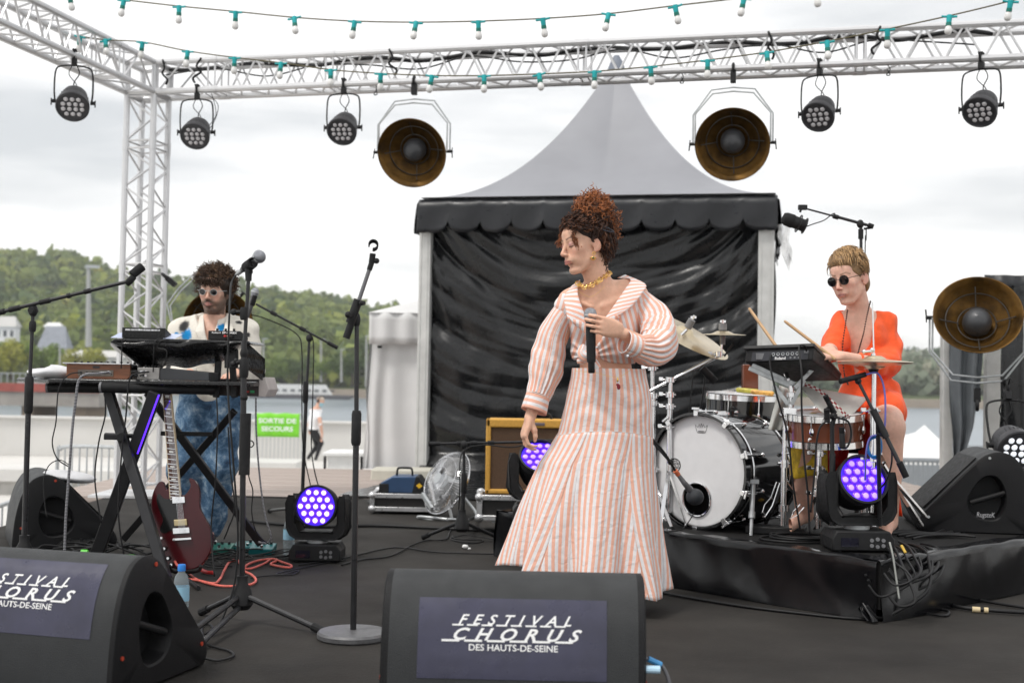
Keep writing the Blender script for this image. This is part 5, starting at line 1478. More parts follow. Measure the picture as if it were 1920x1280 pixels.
# curls
rr=random.Random(9);hs=[];Hm=head_m.w
cF=Field(head_m.c+V(-.15,-.16,-.12),head_m.c+V(.15,.18,.19),.005)
cF.ell(Hm((0,.028,.055)),(.098,.108,.092),head_m.R,0);cF.ell(Hm((0,.06,-.01)),(.095,.075,.085),head_m.R,.03)
cF.ell(Hm((0,-.09,-.035)),(.075,.085,.088),head_m.R,.01,'-');cF.ell(Hm((0,-.03,-.11)),(.15,.09,.09),head_m.R,.01,'-')
v,q=cF.mesh();v=relax(v,q,2);me=arrays_mesh('hair',v-np.array(MN0),q,np.tile(np.array((.022,.013,.009)),(len(v),1)));setmat(me,M_HAIR);P('hair',me,M_HAIR,man)
for i in range(1300):
 d=V(rr.gauss(0,1),rr.gauss(.15,1),rr.gauss(.35,1)).normalized()
 if d.y<-.25 and d.z<.42:continue
 if d.z<-.55:continue
 p=Hm((d.x*.105,.028+d.y*.115,.050+d.z*.098));o=head_m.R@d
 c=np.array((.055,.030,.018))*rr.uniform(.5,1.7) if rr.random()<.8 else np.array((.14,.08,.045))
 hs.append((helix(p,(o+V(rr.gauss(0,.6),rr.gauss(0,.6),rr.gauss(0,.6)-.1)),rr.uniform(.02,.045),rr.uniform(.006,.011),rr.uniform(1,2.2),rr,14),.0024,.0014,tuple(c)))
for i in range(160):
 p=Hm((rr.uniform(-.075,.075),-.085+rr.uniform(-.01,.02),rr.uniform(.058,.085)));hs.append((helix(p,(rr.gauss(0,.5),-.3,rr.gauss(-.5,.4)),.03,.008,1.6,rr,14),.0024,.0014,tuple(np.array((.045,.025,.015))*rr.uniform(.6,1.6))))
strands('hair_curls',hs,man,M_HAIR,4)
M_SGL=mat('sunglass_lens',(.006,.005,.006),.08,0,0,coat=.5)
def glasses(h,parent,r,asp,frame,fm,dz=.008):
 g=P('sunglasses',MB().tube([h.w((-.012,-.104,dz+.006)),h.w((0,-.106,dz+.009)),h.w((.012,-.104,dz+.006))],.0013,5),fm,parent)
 for s_ in (-1,1):
  c=h.w((s_*.033,-.0985,dz));n_=h.R@V(s_*.12,-1,-.05).normalized();x=h.R@V(1,0,0);x=(x-n_*x.dot(n_)).normalized();z=n_.cross(x)
  pts=[c+x*(r*math.cos(t))+z*(r*asp*math.sin(t)) for t in np.linspace(0,2*PI,25)[:-1]]
  P('lens',MB().add([c+n_*.003]+pts,[(0,i+1,(i+1)%24+1) for i in range(24)]),M_SGL,g,smooth=180)
  P('rim',MB().tube(pts,frame,5,closed=True),fm,g)
  P('temple_arm',MB().tube([h.w((s_*.056,-.094,dz+.006)),h.w((s_*.077,-.05,dz+.006)),h.w((s_*.081,.01,dz+.004))],.0016,5),fm,g)
glasses(head_m,man,.0195,.88,.0012,M_STL)
# ================================================================== DRUMMER
DR_Y=5.95;RZ=.25
def dr(px,py,dy=0.0):return at(px,py,DR_Y+dy)
D0=V(dr(1625,900).x,DR_Y,RZ)
drm=T('person','short haired woman in an orange dress and dark sunglasses seated at the drums','person',D0)
head_d=Head(dr(1592,524,-.01),rotm(-46,13,-6),1.0)
F=Field(D0+V(-.36,-.42,-.0),D0+V(.34,.34,1.46),.0044)
head_d.build(F,fem=1)
nd=dr(1612,588,.05)
F.cap(head_d.w((0,.03,-.045)),nd,.050,.054,.03)
F.ell(dr(1616,624,.06),(.112,.080,.095),None,.04);F.ell(dr(1620,675,.07),(.105,.080,.15),None,.06);F.ell(dr(1630,745,.10),(.15,.12,.13),None,.06)
F.cap(dr(1584,602,.04),dr(1656,604,.08),.040,.042,.05)
hipL=dr(1655,768,.06);knL=dr(1668,800,-.30);anL=V(dr(1672,0,-.20).x,DR_Y-.20,RZ+.10)
F.chain([hipL,knL,anL],[.095,.064,.040],.03);F.chain([knL+V(0,0,-.03),knL+V(0.01,.04,-.2),anL],[.052,.055,.036],.02);F.cap(anL,anL+V(-.06,-.13,-.06),.035,.026,.02)
hipR=dr(1600,775,.06);knR=dr(1500,812,-.18);anR=V(dr(1525,0,.0).x,DR_Y+.08,RZ+.10)
F.chain([hipR,knR,anR],[.095,.066,.042],.03);F.cap(anR,anR+V(-.1,-.08,-.06),.035,.026,.02)
# right arm (viewer's left) to the pad
sR=dr(1582,604,.04);eR=dr(1562,662,.0);wR=dr(1568,664,-.22)
F.chain([sR,eR,dr(1556,655,-.15)],[.046,.038,.03],.02)
hand(F,dr(1566,657,-.20),(-.85,-.2,-.1),(.0,.5,-.8),(-.1,-.8,-.5),[(35,70,50)]*4,.95)
sL=dr(1656,606,.08);eL=dr(1668,684,.02);wL=dr(1578,668,-.24)
F.chain([sL,eL,dr(1640,683,-.12),wL],[.047,.040,.036,.025],.02)
hand(F,wL,(-.92,-.15,.12),(.15,.55,-.8),(-.1,.75,.55),[(45,75,50),(42,74,50),(40,70,50),(38,70,45)],.95)
def cd(v):
 c=np.tile(np.array((.72,.43,.33)),(len(v),1));return head_d.colours(v,c,(.50,.20,.18),(.16,.085,.04),flush=(.72,.26,.22))
skin_obj('body',F,drm,cd,M_SK2,2,D0)
del F
# dress
G=Field(D0+V(-.34,-.40,.20),D0+V(.34,.36,1.16),.0048)
G.ell(dr(1616,630,.06),(.128,.101,.107),None,0);G.ell(dr(1620,680,.07),(.122,.098,.14),None,.05);G.ell(dr(1632,738,.10),(.145,.125,.11),None,.05)
G.cap(dr(1583,602,.04),dr(1657,604,.08),.050,.054,.05)
G.chain([dr(1582,606,.04),dr(1567,638,.0),dr(1556,662,-.08)],[.054,.054,.050],.03)
G.chain([dr(1659,608,.08),dr(1665,650,.06),dr(1664,682,.0),dr(1640,683,-.10),dr(1618,677,-.17)],[.056,.060,.060,.050,.040],.03)
G.chain([dr(1655,768,.06),dr(1664,770,-.10)],[.108,.090],.04);G.chain([dr(1600,770,.06),dr(1560,785,-.06)],[.100,.086],.04)
vv=dr(1606,708);yt2=dr(0,575).z
def vc2(X,Y,Z):
 zz=(Z-vv.z)/(yt2-vv.z);xl=vv.x+(dr(1589,0).x-vv.x)*zz;xr=vv.x+(dr(1645,0).x-vv.x)*zz
 return np.maximum(np.maximum(np.maximum(xl-X,X-xr),vv.z-Z),Y-(DR_Y+.04))
G.fun(D0+V(-.2,-.3,.6),D0+V(.2,.3,1.3),vc2,.006,'-')
G.ell(nd+V(.0,.0,.02),(.072,.075,.05),None,.01,'-')
v,q=G.mesh();v=relax(v,q,2);v=v+.0042*np.sin(v[:,[2,0,1]]*36+3.5*np.sin(v*19))+.0015*np.sin(v[:,[1,2,0]]*95+4*np.sin(v*31))
M_ORG=mat('orange_crepe',(.86,.095,.012),.72,0,.10,30,bump=.35,bscale=28,sheen=.1)
M_RED=mat('red_lining',(.42,.012,.01),.7,0,.15,20,bump=.3,bscale=25)
me=arrays_mesh('dress',v-np.array(D0),q);setmat(me,M_ORG);P('dress',me,M_ORG,drm)
def hangcloth(name,pl,pr,m,parent,Y,amp,wav,th=.003):
 n=24;y0,y1=pl[0][0],pl[-1][0]
 def f(i,j):
  py=lerp(y0,y1,j/n);a=interp(py,[p[0] for p in pl],[p[1] for p in pl]);b=interp(py,[p[0] for p in pr],[p[1] for p in pr])
  q_=at(lerp(a,b,i/24),py,Y);q_.y+=amp*math.sin(i/24*wav+.1*j);return q_
 return P(name,MB().grid(f,25,n+1),m,parent,smooth=180,solid=th)
hangcloth('dress_skirt',[(770,1618),(860,1612),(900,1606)],[(770,1650),(860,1652),(900,1650)],M_RED,drm,DR_Y-.06,.03,10)
hangcloth('dress_skirt',[(820,1545),(860,1536),(905,1540)],[(820,1598),(860,1586),(905,1572)],M_RED,drm,DR_Y-.02,.03,9)
hangcloth('dress_skirt',[(750,1676),(830,1676),(900,1672),(968,1674)],[(750,1690),(830,1692),(900,1684),(968,1692)],M_ORG,drm,DR_Y+.0,.02,7)
hangcloth('dress_lining',[(770,1668),(850,1655)],[(770,1691),(850,1690)],M_RED,drm,DR_Y-.02,.02,7)
# short hair
rr=random.Random(3);hs=[];Hd=head_d.w
cF=Field(head_d.c+V(-.13,-.14,-.12),head_d.c+V(.13,.15,.16),.0042)
cF.ell(Hd((0,.018,.045)),(.082,.100,.087),head_d.R,0);cF.ell(Hd((.0,.06,-.03)),(.066,.050,.060),head_d.R,.03);cF.ell(Hd((.0,-.016,.094)),(.068,.070,.043),head_d.R,.02)
cF.ell(Hd((0,-.062,-.042)),(.10,.066,.092),head_d.R,.008,'-');cF.ell(Hd((0,.0,-.075)),(.12,.055,.055),head_d.R,.008,'-');cF.ell(Hd((0,-.122,.046)),(.080,.042,.042),head_d.R,.015,'-')
for s_ in (-1,1):cF.ell(Hd((s_*.085,.014,-.010)),(.030,.020,.032),head_d.R,.006,'-')
v,q=cF.mesh();v=relax(v,q,2);me=arrays_mesh('hair',v-np.array(D0),q,np.tile(np.array((.22,.13,.06)),(len(v),1)));setmat(me,M_HAIR);P('hair',me,M_HAIR,drm)
for i in range(1500):
 th=rr.uniform(0,2*PI);ph=abs(rr.gauss(0,.95))%1.75
 d=V(math.sin(ph)*math.cos(th),math.sin(ph)*math.sin(th),math.cos(ph))
 if (d.y<-.3 and d.z<.55) or (d.y<-.5 and d.z<.62):continue
 a=Hd((d.x*.078,.012+d.y*.096,.050+d.z*.094));sweep=head_d.R@V(d.x*.4+.55,d.y*.9-(.5 if d.z>.5 else -.3),-.55+.3*d.z)
 o=(head_d.R@d);sweep=(sweep-o*sweep.dot(o)).normalized();L=rr.uniform(.03,.06)
 lf=rr.uniform(.004,.016);pts=[a+sweep*(L*t)+o*(lf*math.sin(PI*t*.8)-.006*t*t) for t in np.linspace(0,1,7)]
 hs.append((pts,.0026,.0012,tuple(np.array((.40,.25,.12))*rr.uniform(.30,1.55))))
strands('hair_strands',hs,drm,M_HAIR,4)
glasses(head_d,drm,.0225,.95,.0022,M_BLK)
# long bead necklace
bm_=to_mesh(MB().sph((0,0,0),.0042,8,6),'bead',smooth=180);setmat(bm_,mat('dark_wood_bead',(.05,.02,.012),.4))
nkl=spline([dr(1589,582,-.06),dr(1585,610,-.075),dr(1580,650,-.085),dr(1583,700,-.08),dr(1590,720,-.09)],8)
nkr=spline([dr(1632,565,.0),dr(1626,590,-.045),dr(1619,625,-.08),dr(1612,650,-.085),dr(1606,672,-.09)],8)
for line in (nkl,nkr):
 P('bead_string',MB().tube(line,.001,4),M_BLK,drm)
 acc_=0
 for i in range(0,len(line)):inst('bead',bm_,drm,Matrix.Translation(line[i]-D0))
for i,(px0,py0,px1,py1,l) in enumerate(((1404,577,1456,650,'pale wooden drumstick rising at left above the drum pad'),(1470,601,1548,660,'wooden drumstick in the drummer\'s hand, nearer her'))):
 a=dr(px0,py0,-.12 if i==0 else -.16);b=dr(px1,py1,-.26)
 st=P('drumstick',MB().lathe([(0,0),(.0055,.003),(.0068,.014),(.0072,.03),(.0078,.3),(.0078,(b-a).length)],a,b-a,10),mat('hickory',(.50,.31,.16),.45,0,.15,20),smooth=60)
 tag(st,l,'drumstick')
# ================================================================== WALKER far behind
WK_Y=29.5
def wk(px,py,dy=0):return at(px,py,WK_Y+dy)
W0=V(wk(592,860).x,WK_Y,GZ)
wk_=T('person','man in white T shirt, black trousers and face mask walking past the green banner','person',W0)
hw=Head(wk(601,752),rotm(62,18,0),1.0)
F=Field(W0+V(-.45,-.35,0),W0+V(.42,.35,1.82),.011)
hw.build(F);F.cap(hw.w((0,.03,-.05)),wk(594,768),.055,.06,.03)
F.chain([wk(592,770),wk(590,785),wk(588,802)],[.10,.14,.13],.05);F.cap(wk(584,771),wk(600,771),.06,.06,.04)
F.chain([wk(598,776,-.12),wk(601,795,-.2),wk(604,813,-.16)],[.05,.042,.03],.02);F.chain([wk(586,776,.14),wk(580,796,.18),wk(581,812,.18)],[.05,.042,.03],.02)
hand(F,wk(604,813,-.16),(.1,-.1,-1),(-1,0,0),(0,-1,0),[(15,20,15)]*4)
F.chain([wk(588,806,-.06),wk(602,830,-.06),wk(592,860,-.06)],[.09,.06,.04],.03);F.chain([wk(587,806,.06),wk(594,836,.06),wk(578,858,.06)],[.09,.06,.04],.03)
def cw(v):
 c=np.tile(np.array((.62,.36,.27)),(len(v),1));z=v[:,2]
 c[(z<wk(592,805).z)]=(.012,.012,.016);hy=(z<wk(592,818).z)|True
 arm=np.zeros(len(v),bool)
 for a_,b_ in ((wk(600,787,-.17),wk(604,813,-.16)),(wk(582,787,.165),wk(581,812,.18)),(wk(604,813,-.16),wk(605,824,-.16)),(wk(581,812,.18),wk(581,824,.18))):
  for t in np.linspace(0,1,8):arm|=np.linalg.norm(v-np.array(a_.lerp(b_,t)),axis=1)<.075
 top=(z>wk(592,805).z)&(z<wk(592,767).z)&~arm;c[top]=(.80,.80,.82);c[arm]=(.62,.36,.27)
 L_=(v-np.array(hw.c))@np.array(hw.R);c[(L_[:,2]<-.015)&(L_[:,1]<-.03)&(L_[:,2]>-.12)&(np.abs(L_).max(1)<.13)]=(.30,.52,.60)
 hr=(L_[:,2]>.045)&(np.abs(L_).max(1)<.15);c[hr]=(.45,.38,.32);return c
skin_obj('body',F,wk_,cw,mat('figure_colours',(1,1,1),.7,attr=True),1,W0)
P('headphones',MB().torus(hw.w((0,.01,.03)),.10,.010,hw.R@V(0,1,0),16,6,0,PI).sph(hw.w((.088,.012,0)),(.03,.035,.04),10,6).sph(hw.w((-.088,.012,0)),(.03,.035,.04),10,6),M_BLKM,wk_)
# ================================================================== FLOOR WEDGES
M_WEDGE=mat('textured_black_paint',(.024,.026,.028),.55,0,.18,6,bump=.35,bscale=420,rvar=.08,spec=.45)
M_WSIDE=mat('black_side_panel',(.009,.009,.010),.55,0,.2,10,bump=.2,bscale=200,spec=.25)
M_STK=mat('indigo_sticker_film',(.036,.036,.070),.32,0,.25,6,bump=.05,rvar=.12,coat=.15)
M_REDD=mat('red_screw_cap',(.45,.05,.02),.5)
WP=[(.0,0),(.0,.06),(.012,.18),(.035,.28),(.065,.345),(.10,.385),(.15,.405),(.20,.40),(.25,.375),(.32,.31),(.44,.185),(.52,.10),(.545,.06),(.55,.03),(.53,0)]
def wedge(name_label,c,yaw,W=.75,sticker=None,sidetext=None,sc=1.0,towel=False,screw=M_REDD):
 """c: centre of the back lower edge; local x along the width, local y depth away from the back, z up"""
 c=Vector(c);R=Matrix.Rotation(yaw,3,'Z');ux=R@V(1,0,0);uy=R@V(0,1,0)
 L=lambda x,y,z:c+ux*(x*sc)+uy*(y*sc)+V(0,0,z*sc)
 t=T('floor_monitor',name_label,'floor monitor',c,'black wedge monitors on the stage')
 pr=[(p.x,p.y) for p in spline([V(a,b,0) for a,b in WP],3)]
 w=W/2-.022
 mb=MB();n=len(pr)
 vs=[L(s_*w,a,b) for s_ in (-1,1) for a,b in pr]
 fs=[(i,i+1,n+i+1,n+i) for i in range(n-1)]+[(n-1,0,n,2*n-1)]
 mb.add(vs,fs);P('cabinet',mb,M_WEDGE,t,smooth=50)
 g0,g1=V(.262,.368,0),V(.515,.112,0);gn=V((g1-g0).y*-1,(g1-g0).x,0).normalized()
 gm=MB()
 a0=g0+gn*-.004*-1;P('grille',MB().box(L(0,(g0.x+g1.x)/2+.004,(g0.y+g1.y)/2+.004),((W-.12)*sc,(g1-g0).length*sc,.006),R@Matrix.Rotation(math.atan2(g1.y-g0.y,g1.x-g0.x),3,'X')),M_BLKM,t)
 for s_ in (-1,1):
  ins=.96
  cy,cz=.24,.17
  o=[(cy+(a-cy)*1.0,cz+(b-cz)*1.0) for a,b in pr]
  i1=[(cy+(a-cy)*.955,cz+(b-cz)*.955) for a,b in pr]
  pocket=[(.155,.10),(.135,.17),(.15,.24),(.19,.285),(.25,.27),(.30,.20),(.315,.15),(.30,.105),(.26,.075),(.19,.07)]
  pk=[(p.x,p.y) for p in spline([V(a,b,0) for a,b in pocket],3,True)]
  x0,x1,x2=w,w+.016,w+.022
  pc=(.225,.175)
  def polar(pts,ang):
   best=None
   for k in range(len(pts)):
    (ax_,az_),(bx_,bz_)=pts[k],pts[(k+1)%len(pts)]
    dx,dz=math.cos(ang),math.sin(ang);ex,ez=bx_-ax_,bz_-az_;den=dx*ez-dz*ex
    if abs(den)<1e-9:continue
    tt=((ax_-pc[0])*ez-(az_-pc[1])*ex)/den;uu=((ax_-pc[0])*dz-(az_-pc[1])*dx)/den
    if tt>0 and -1e-6<=uu<=1+1e-6:best=tt if best is None else max(best,tt)
   return best or .1
  N_=96;rings=[]
  for (pts,k,xx) in ((o,1.0,x0),(o,1.0,x1),(i1,1.0,x2),(pk,1.06,x2),(pk,1.0,x2-.006),(pk,.93,x2-.075),(pk,.0,x2-.08)):
   rings.append([L(s_*xx,pc[0]+polar(pts,2*PI*i/N_)*k*math.cos(2*PI*i/N_),max(.001,pc[1]+polar(pts,2*PI*i/N_)*k*math.sin(2*PI*i/N_))) for i in range(N_)])
  mb=MB().grid(lambda i,j:rings[j][i],N_,len(rings),closed=True)
  P('side_panel',mb,M_WSIDE,t,smooth=40)
  P('handle',MB().cyl(L(s_*(w+.004),.135,.205),L(s_*(w+.004),.30,.150),.013*sc,n=12),M_WSIDE,t)
  for (a,b) in ((.03,.12),(.49,.075),(.20,.375)):
   P('screw',MB().cyl(L(s_*(w+.018),a+.012,b),L(s_*(w+.0255),a+.012,b),.007*sc,n=10),screw,t)
 if sticker:
  x0,x1,z0,z1=sticker
  ys=[p for p in pr if z0<=p[1]<=z1 and p[0]<.16]
  ys=sorted(ys,key=lambda p:p[1])
  def yb(z):return interp(z,[p[1] for p in pr if p[0]<.15],[p[0] for p in pr if p[0]<.15])
  Z=[lerp(z0,z1,k/16) for k in range(17)]
  def nrm(z):
   d=V(0,yb(z+.004)-yb(z-.004),.008).normalized();return V(0,-d.z,d.y)
  mb=MB().grid(lambda i,j:L(lerp(x0,x1,i/10),yb(Z[j])+nrm(Z[j]).y*.0016,Z[j]+nrm(Z[j]).z*.0016),11,17)
  P('sticker',mb,M_STK,t,smooth=180)
  def letters(s,zc,h,xc,width,bold=.0,shear=0.0,name='lettering'):
   o_=text(t,s,(0,0,0),h,(1,0,0),(0,-1,0),M_LET,name=name,bold=bold,shear=shear,width=width,ext=0.0,spacing=1.9 if len(s)<10 else 1.0)
   me=o_.data
   for v_ in me.vertices:
    p=v_.co+t.location;z=zc+p.z;x=xc+p.x
    v_.co=L(x,yb(z)+nrm(z).y*.0032,z+nrm(z).z*.0032)-t.location
   return o_
  xm=(x0+x1)/2;hh=z1-z0
  letters('FESTIVAL',z0+hh*.735,hh*.125,xm+.004,(x1-x0)*.60,.022,.45)
  letters('CHORUS',z0+hh*.555,hh*.15,xm+.004,(x1-x0)*.68,.035,.45)
  letters('DES HAUTS-DE-SEINE',z0+hh*.395,hh*.082,xm+.003,(x1-x0)*.47,.018)
  foot=MB()
  def fbar(x,z,wd,hg):
   foot.add([L(x-wd/2,yb(z)+nrm(z).y*.0036,z+nrm(z).z*.0036),L(x+wd/2,yb(z)+nrm(z).y*.0036,z+nrm(z).z*.0036),L(x+wd/2,yb(z+hg)+nrm(z).y*.0036,z+hg+nrm(z).z*.0036),L(x-wd/2,yb(z+hg)+nrm(z).y*.0036,z+hg+nrm(z).z*.0036)],[(0,1,2,3)])
  for k in range(8):fbar(xm+(x1-x0)*.62*((k+.5)/8-.5)-.010,z0+hh*.664,(x1-x0)*.058,hh*.020)
  for k in range(6):fbar(xm+(x1-x0)*.72*((k+.5)/6-.5)-.014,z0+hh*.468,(x1-x0)*.094,hh*.026)
  P('foot_bars',foot,M_LET,t,smooth=0,kind='stuff')
 return t,L,ux,uy
# centre wedge
c=fl(962,1462);c=V((960-960)/FPX*3.55,3.50,0)
fw=wedge('front black monitor in the centre with a FESTIVAL CHORUS sticker',V(at(962,1200,3.55).x,3.50,0),math.radians(-1.2),.745,sticker=(-.268,.262,.128,.342))
p_=fw[1](.372,.03,.16)
P('rear_plug',MB().cyl(p_,p_+V(.04,-.002,.0),.011,n=10),mat('blue_white_plug',(.45,.65,.8),.4),fw[0])
cable('speaker_cable','grey cable with blue and white tape leaving the centre monitor',[p_+V(.0,.05,.02),p_+V(.05,.06,.0),p_+V(.075,.05,-.06),p_+V(.07,.03,-.158),p_+V(.04,-.1,-.152),p_+V(.02,-.3,-.152)],.006,mat('grey_cable',(.10,.10,.11),.5))
P('tape',MB().tube([p_+V(.012,.052,.018),p_+V(.05,.060,.0)],.0085,8),mat('blue_tape',(.06,.30,.62),.5),fw[0])
for (px0,py0,px1,py1) in ((1175,1108,1170,1148),(1105,1137,1128,1134)):
 a=at(px0,py0,3.57);b=at(px1,py1,3.56)
# left wedge
cl=at(385,1230,4.2)
lw=wedge('front left black monitor cut off by the picture edge, with a sticker',V(at(214,1200,3.68).x,3.68,0)-V(.961,-.276,0)*.40,math.radians(-16),.80,sticker=(-.25,.31,.175,.383))
# rear left wedge behind the keyboards, turned sideways
wl_=wedge('black monitor behind the keyboard legs at left, with a white towel on it',fl(22,1032)-V(.42,-.91,0)*.33,math.radians(-65),.66,sc=1.0)
wl_[0].location+=V(0,0,0)
# right wedge on the riser
RZ_=.25
_n=fl(1724,996,.25);_y=math.radians(80);_ux=V(math.cos(_y),math.sin(_y),0);_uy=V(-math.sin(_y),math.cos(_y),0)
rw=wedge('black monitor on the drum riser at the right edge, silver maker script on its side',_n-_uy*.545+_ux*.31+V(0,0,.0),_y,.62,screw=M_STL)
_lp=lambda a,b:rw[1](-.331,a,b)
text(rw[0],'RugsteK',_lp(.235,.095),.026,-_uy*1.0+V(0,0,.12) if False else -_uy,-_ux,mat('silver_script',(.55,.55,.57),.3,.6),name='maker_script',shear=.15,width=.085)
# back panel of second left wedge (cables around)
tw=MB();tc_=at(128,893,7.05)
tw.grid(lambda i,j:(lambda u,v:tc_+V(.145*math.cos(2*PI*u)*math.sin(PI*v*.98+.02)*(1+.12*math.sin(6*PI*u)),.10*math.sin(2*PI*u)*math.sin(PI*v*.98+.02),.028*math.cos(PI*v)*(1+.25*math.sin(4*PI*u+1))-.14*(math.cos(2*PI*u)*math.sin(PI*v))*.12))(i/30,j/12),31,13)
M_TOW=mat('white_towel',(.72,.72,.74),.95,0,.05,30,bump=.6,bscale=130,sheen=.3)
tag(P('towel',tw,M_TOW,smooth=180),'white towel lying on the rear left monitor','towel')
# ================================================================== MIC STANDS
M_STAND=mat('stand_black',(.020,.020,.022),.35,.2,.15,20,rvar=.1)
def tripod(t,c,legs,hub=.09,r=.011):
 """legs: list of floor points"""
 P('hub',MB().lathe([(.0,.0),(.030,.0),(.045,.02),(.038,.07),(.022,.10),(.022,.13),(0,.13)],c+V(0,0,hub),(0,0,1),20),M_BLKM,t)
 for q in legs:
  d=(Vector(q)-c);d.z=0;d.normalize();s=c+d*.03+V(0,0,hub+.05);e=Vector(q)+V(0,0,.012)
  l=P('leg',MB().cyl(s,e,r,n=10),M_STAND,t);P('rubber_foot',MB().cyl(e-(e-s).normalized()*.045,e+(e-s).normalized()*.006,r*1.45,n=10),M_RUB,l)
def clutch(mb,c,r=.019,h=.07):mb.lathe([(0,-h/2),(r*.8,-h/2),(r,-h/2+.012),(r,h/2-.012),(r*.8,h/2),(0,h/2)],c,(0,0,1),14)
def micclip(t,c,d,r=.016):
 d=Vector(d).normalized()
 P('mic_clip',MB().lathe([(r,-.035),(r+.004,-.033),(r+.005,.03),(r,.032)],c,d,18,.5,2*PI-.5).sph(c-V(0,0,.026),.013,10,8),M_RUB,t,solid=.002)
def vocal_mic(label,c,d,s=1.0,col=None):
 """c: ball centre, d: direction from ball to plug"""
 d=Vector(d).normalized();t=T('microphone',label,'microphone',c)
 P('grille',MB().lathe([(0,-.026),(.012,-.024),(.021,-.015),(.0255,-.003),(.0255,.003),(.021,.024),(.017,.032),(0,.032)],c,d,22),M_GRIL,t,smooth=60)
 P('grille_ring',MB().lathe([(.0255,-.004),(.0272,-.003),(.0272,.003),(.0255,.004)],c,d,22),M_STL,t)
 P('handle',MB().lathe([(.0175,.030),(.0185,.036),(.017,.10),(.0125,.172),(.0115,.176),(0,.176)],c,d,20),col or M_DKG,t,smooth=40)
 P('plug',MB().lathe([(.0095,.174),(.0105,.20),(.009,.226),(.004,.25),(0,.25)],c,d,14),M_STL,t)
 return t
M_DKG=mat('dark_grey_mic_body',(.10,.10,.105),.45,.3,.15,30)
# (1) straight tripod stand with a vocal mic, in front of the keyboards
c1=fl(452,1168);Y1=c1.y;s1=T('mic_stand','black tripod stand holding a vocal microphone in front of the keyboards','microphone stand',c1,'microphone stands')
top1=at(466,522,Y1)
b1=at(448,1130,Y1);sw1=at(459,800,Y1)
P('base_tube',MB().cyl(V(c1.x,Y1,.12),at(457.5,640,Y1),.0115,n=12),M_STAND,s1)
P('upper_tube',MB().cyl(at(457.5,660,Y1),top1,.0075,n=12),M_STAND,s1)
mb=MB();
for py,h,r in ((828,.12,.019),(690,.075,.0185),(662,.03,.016),(588,.05,.0165),(745,.02,.016)):clutch(mb,at(457.5,py,Y1),r,h)
mb.cyl(at(440,585,Y1),at(457,585,Y1),.008,n=8).sph(at(438,585,Y1),.013,10,8)
mb.cyl(at(443,680,Y1),at(457,676,Y1),.010,n=8).sph(at(437,682,Y1),.012,8,6).sph(at(443,676,Y1),.010,8,6)
P('clutch',mb,M_BLKM,s1)
P('base_weight',MB().lathe([(.0,0),(.022,0),(.022,.24),(0,.24)],at(458,880,Y1)+V(0,0,-.02),n=14),M_BLKM,s1)
tripod(s1,V(c1.x,Y1,-.0),[fl(604,1188),fl(378,1152),fl(330,1172+40),],hub=.055)
tripod_l=fl(360,1228)
P('leg',MB().cyl(V(c1.x,Y1,.07),tripod_l+V(0,0,.012),.011,n=10),M_STAND,s1)
P('mic_clip',MB().cyl(top1-V(0,0,.01),at(466,490,Y1),.012,.016,12),M_BLKM,s1)
d1=(at(443,515,Y1+.20)-at(486,481,Y1)).normalized();m1=vocal_mic('grey vocal microphone on the straight stand in front of the keyboard player',at(486,481,Y1),d1)
micclip(s1,at(468,497,Y1),d1,.017)
e1=at(486,481,Y1)+d1*.24
cable('microphone_cable','black cable hanging from the grey vocal microphone down its stand',[e1,e1+V(-.015,-.02,-.03),at(432,545,Y1+.10),at(430,590,Y1+.02),at(428,640,Y1),at(427,720,Y1),at(432,800,Y1-.02),at(440,900,Y1-.02),at(446,1010,Y1-.02),at(438,1100,Y1-.03),fl(410,1175)],.0042,M_CAB)
# (2) boom stand at far left
Y2=5.75;c2=V(at(46,1000,Y2).x,Y2,0);s2=T('mic_stand','tall black boom stand at the far left with an empty microphone clip','microphone stand',c2,'microphone stands')
j2=at(62,582,Y2)
P('base_tube',MB().cyl(c2+V(0,0,.1),at(55,700,Y2),.0125,n=12),M_STAND,s2);P('upper_tube',MB().cyl(at(55,730,Y2),j2,.0085,n=12),M_STAND,s2)
mb=MB();clutch(mb,at(54,740,Y2),.020,.17);clutch(mb,at(61,612,Y2),.016,.05);mb.sph(j2,(.022,.018,.030),14,10).cyl(j2-V(0,.03,0),j2+V(0,.03,0),.014,n=12)
P('clutch',mb,M_BLKM,s2)
a=at(-70,602,Y2);b=at(243,527,Y2-.02)
P('boom',MB().cyl(a,b,.0085,n=12),M_STAND,s2)
mb=MB();dd=(b-a).normalized()
for px,r,h in ((-30,.0135,.20),(28,.013,.05),(85,.0125,.05),(130,.0125,.015),(165,.012,.03)):
 q=a+dd*((at(px,590,Y2).x-a.x)/dd.x);mb.cyl(q-dd*h/2,q+dd*h/2,r,n=12)
P('boom_sleeve',mb,M_BLKM,s2)
P('mic_clip',MB().lathe([(.012,-.02),(.015,0),(.013,.03)],b,dd+V(0,0,.8),12).lathe([(.0165,-.034),(.0195,-.030),(.0205,.026),(.0175,.030)],at(258,507,Y2),(.75,.35,.75),16,.4,2*PI-.6),M_RUB,s2,solid=.003)
tripod(s2,c2,[c2+V(-.2,-.1,0),c2+V(.2,.05,0),c2+V(0,.22,0)])
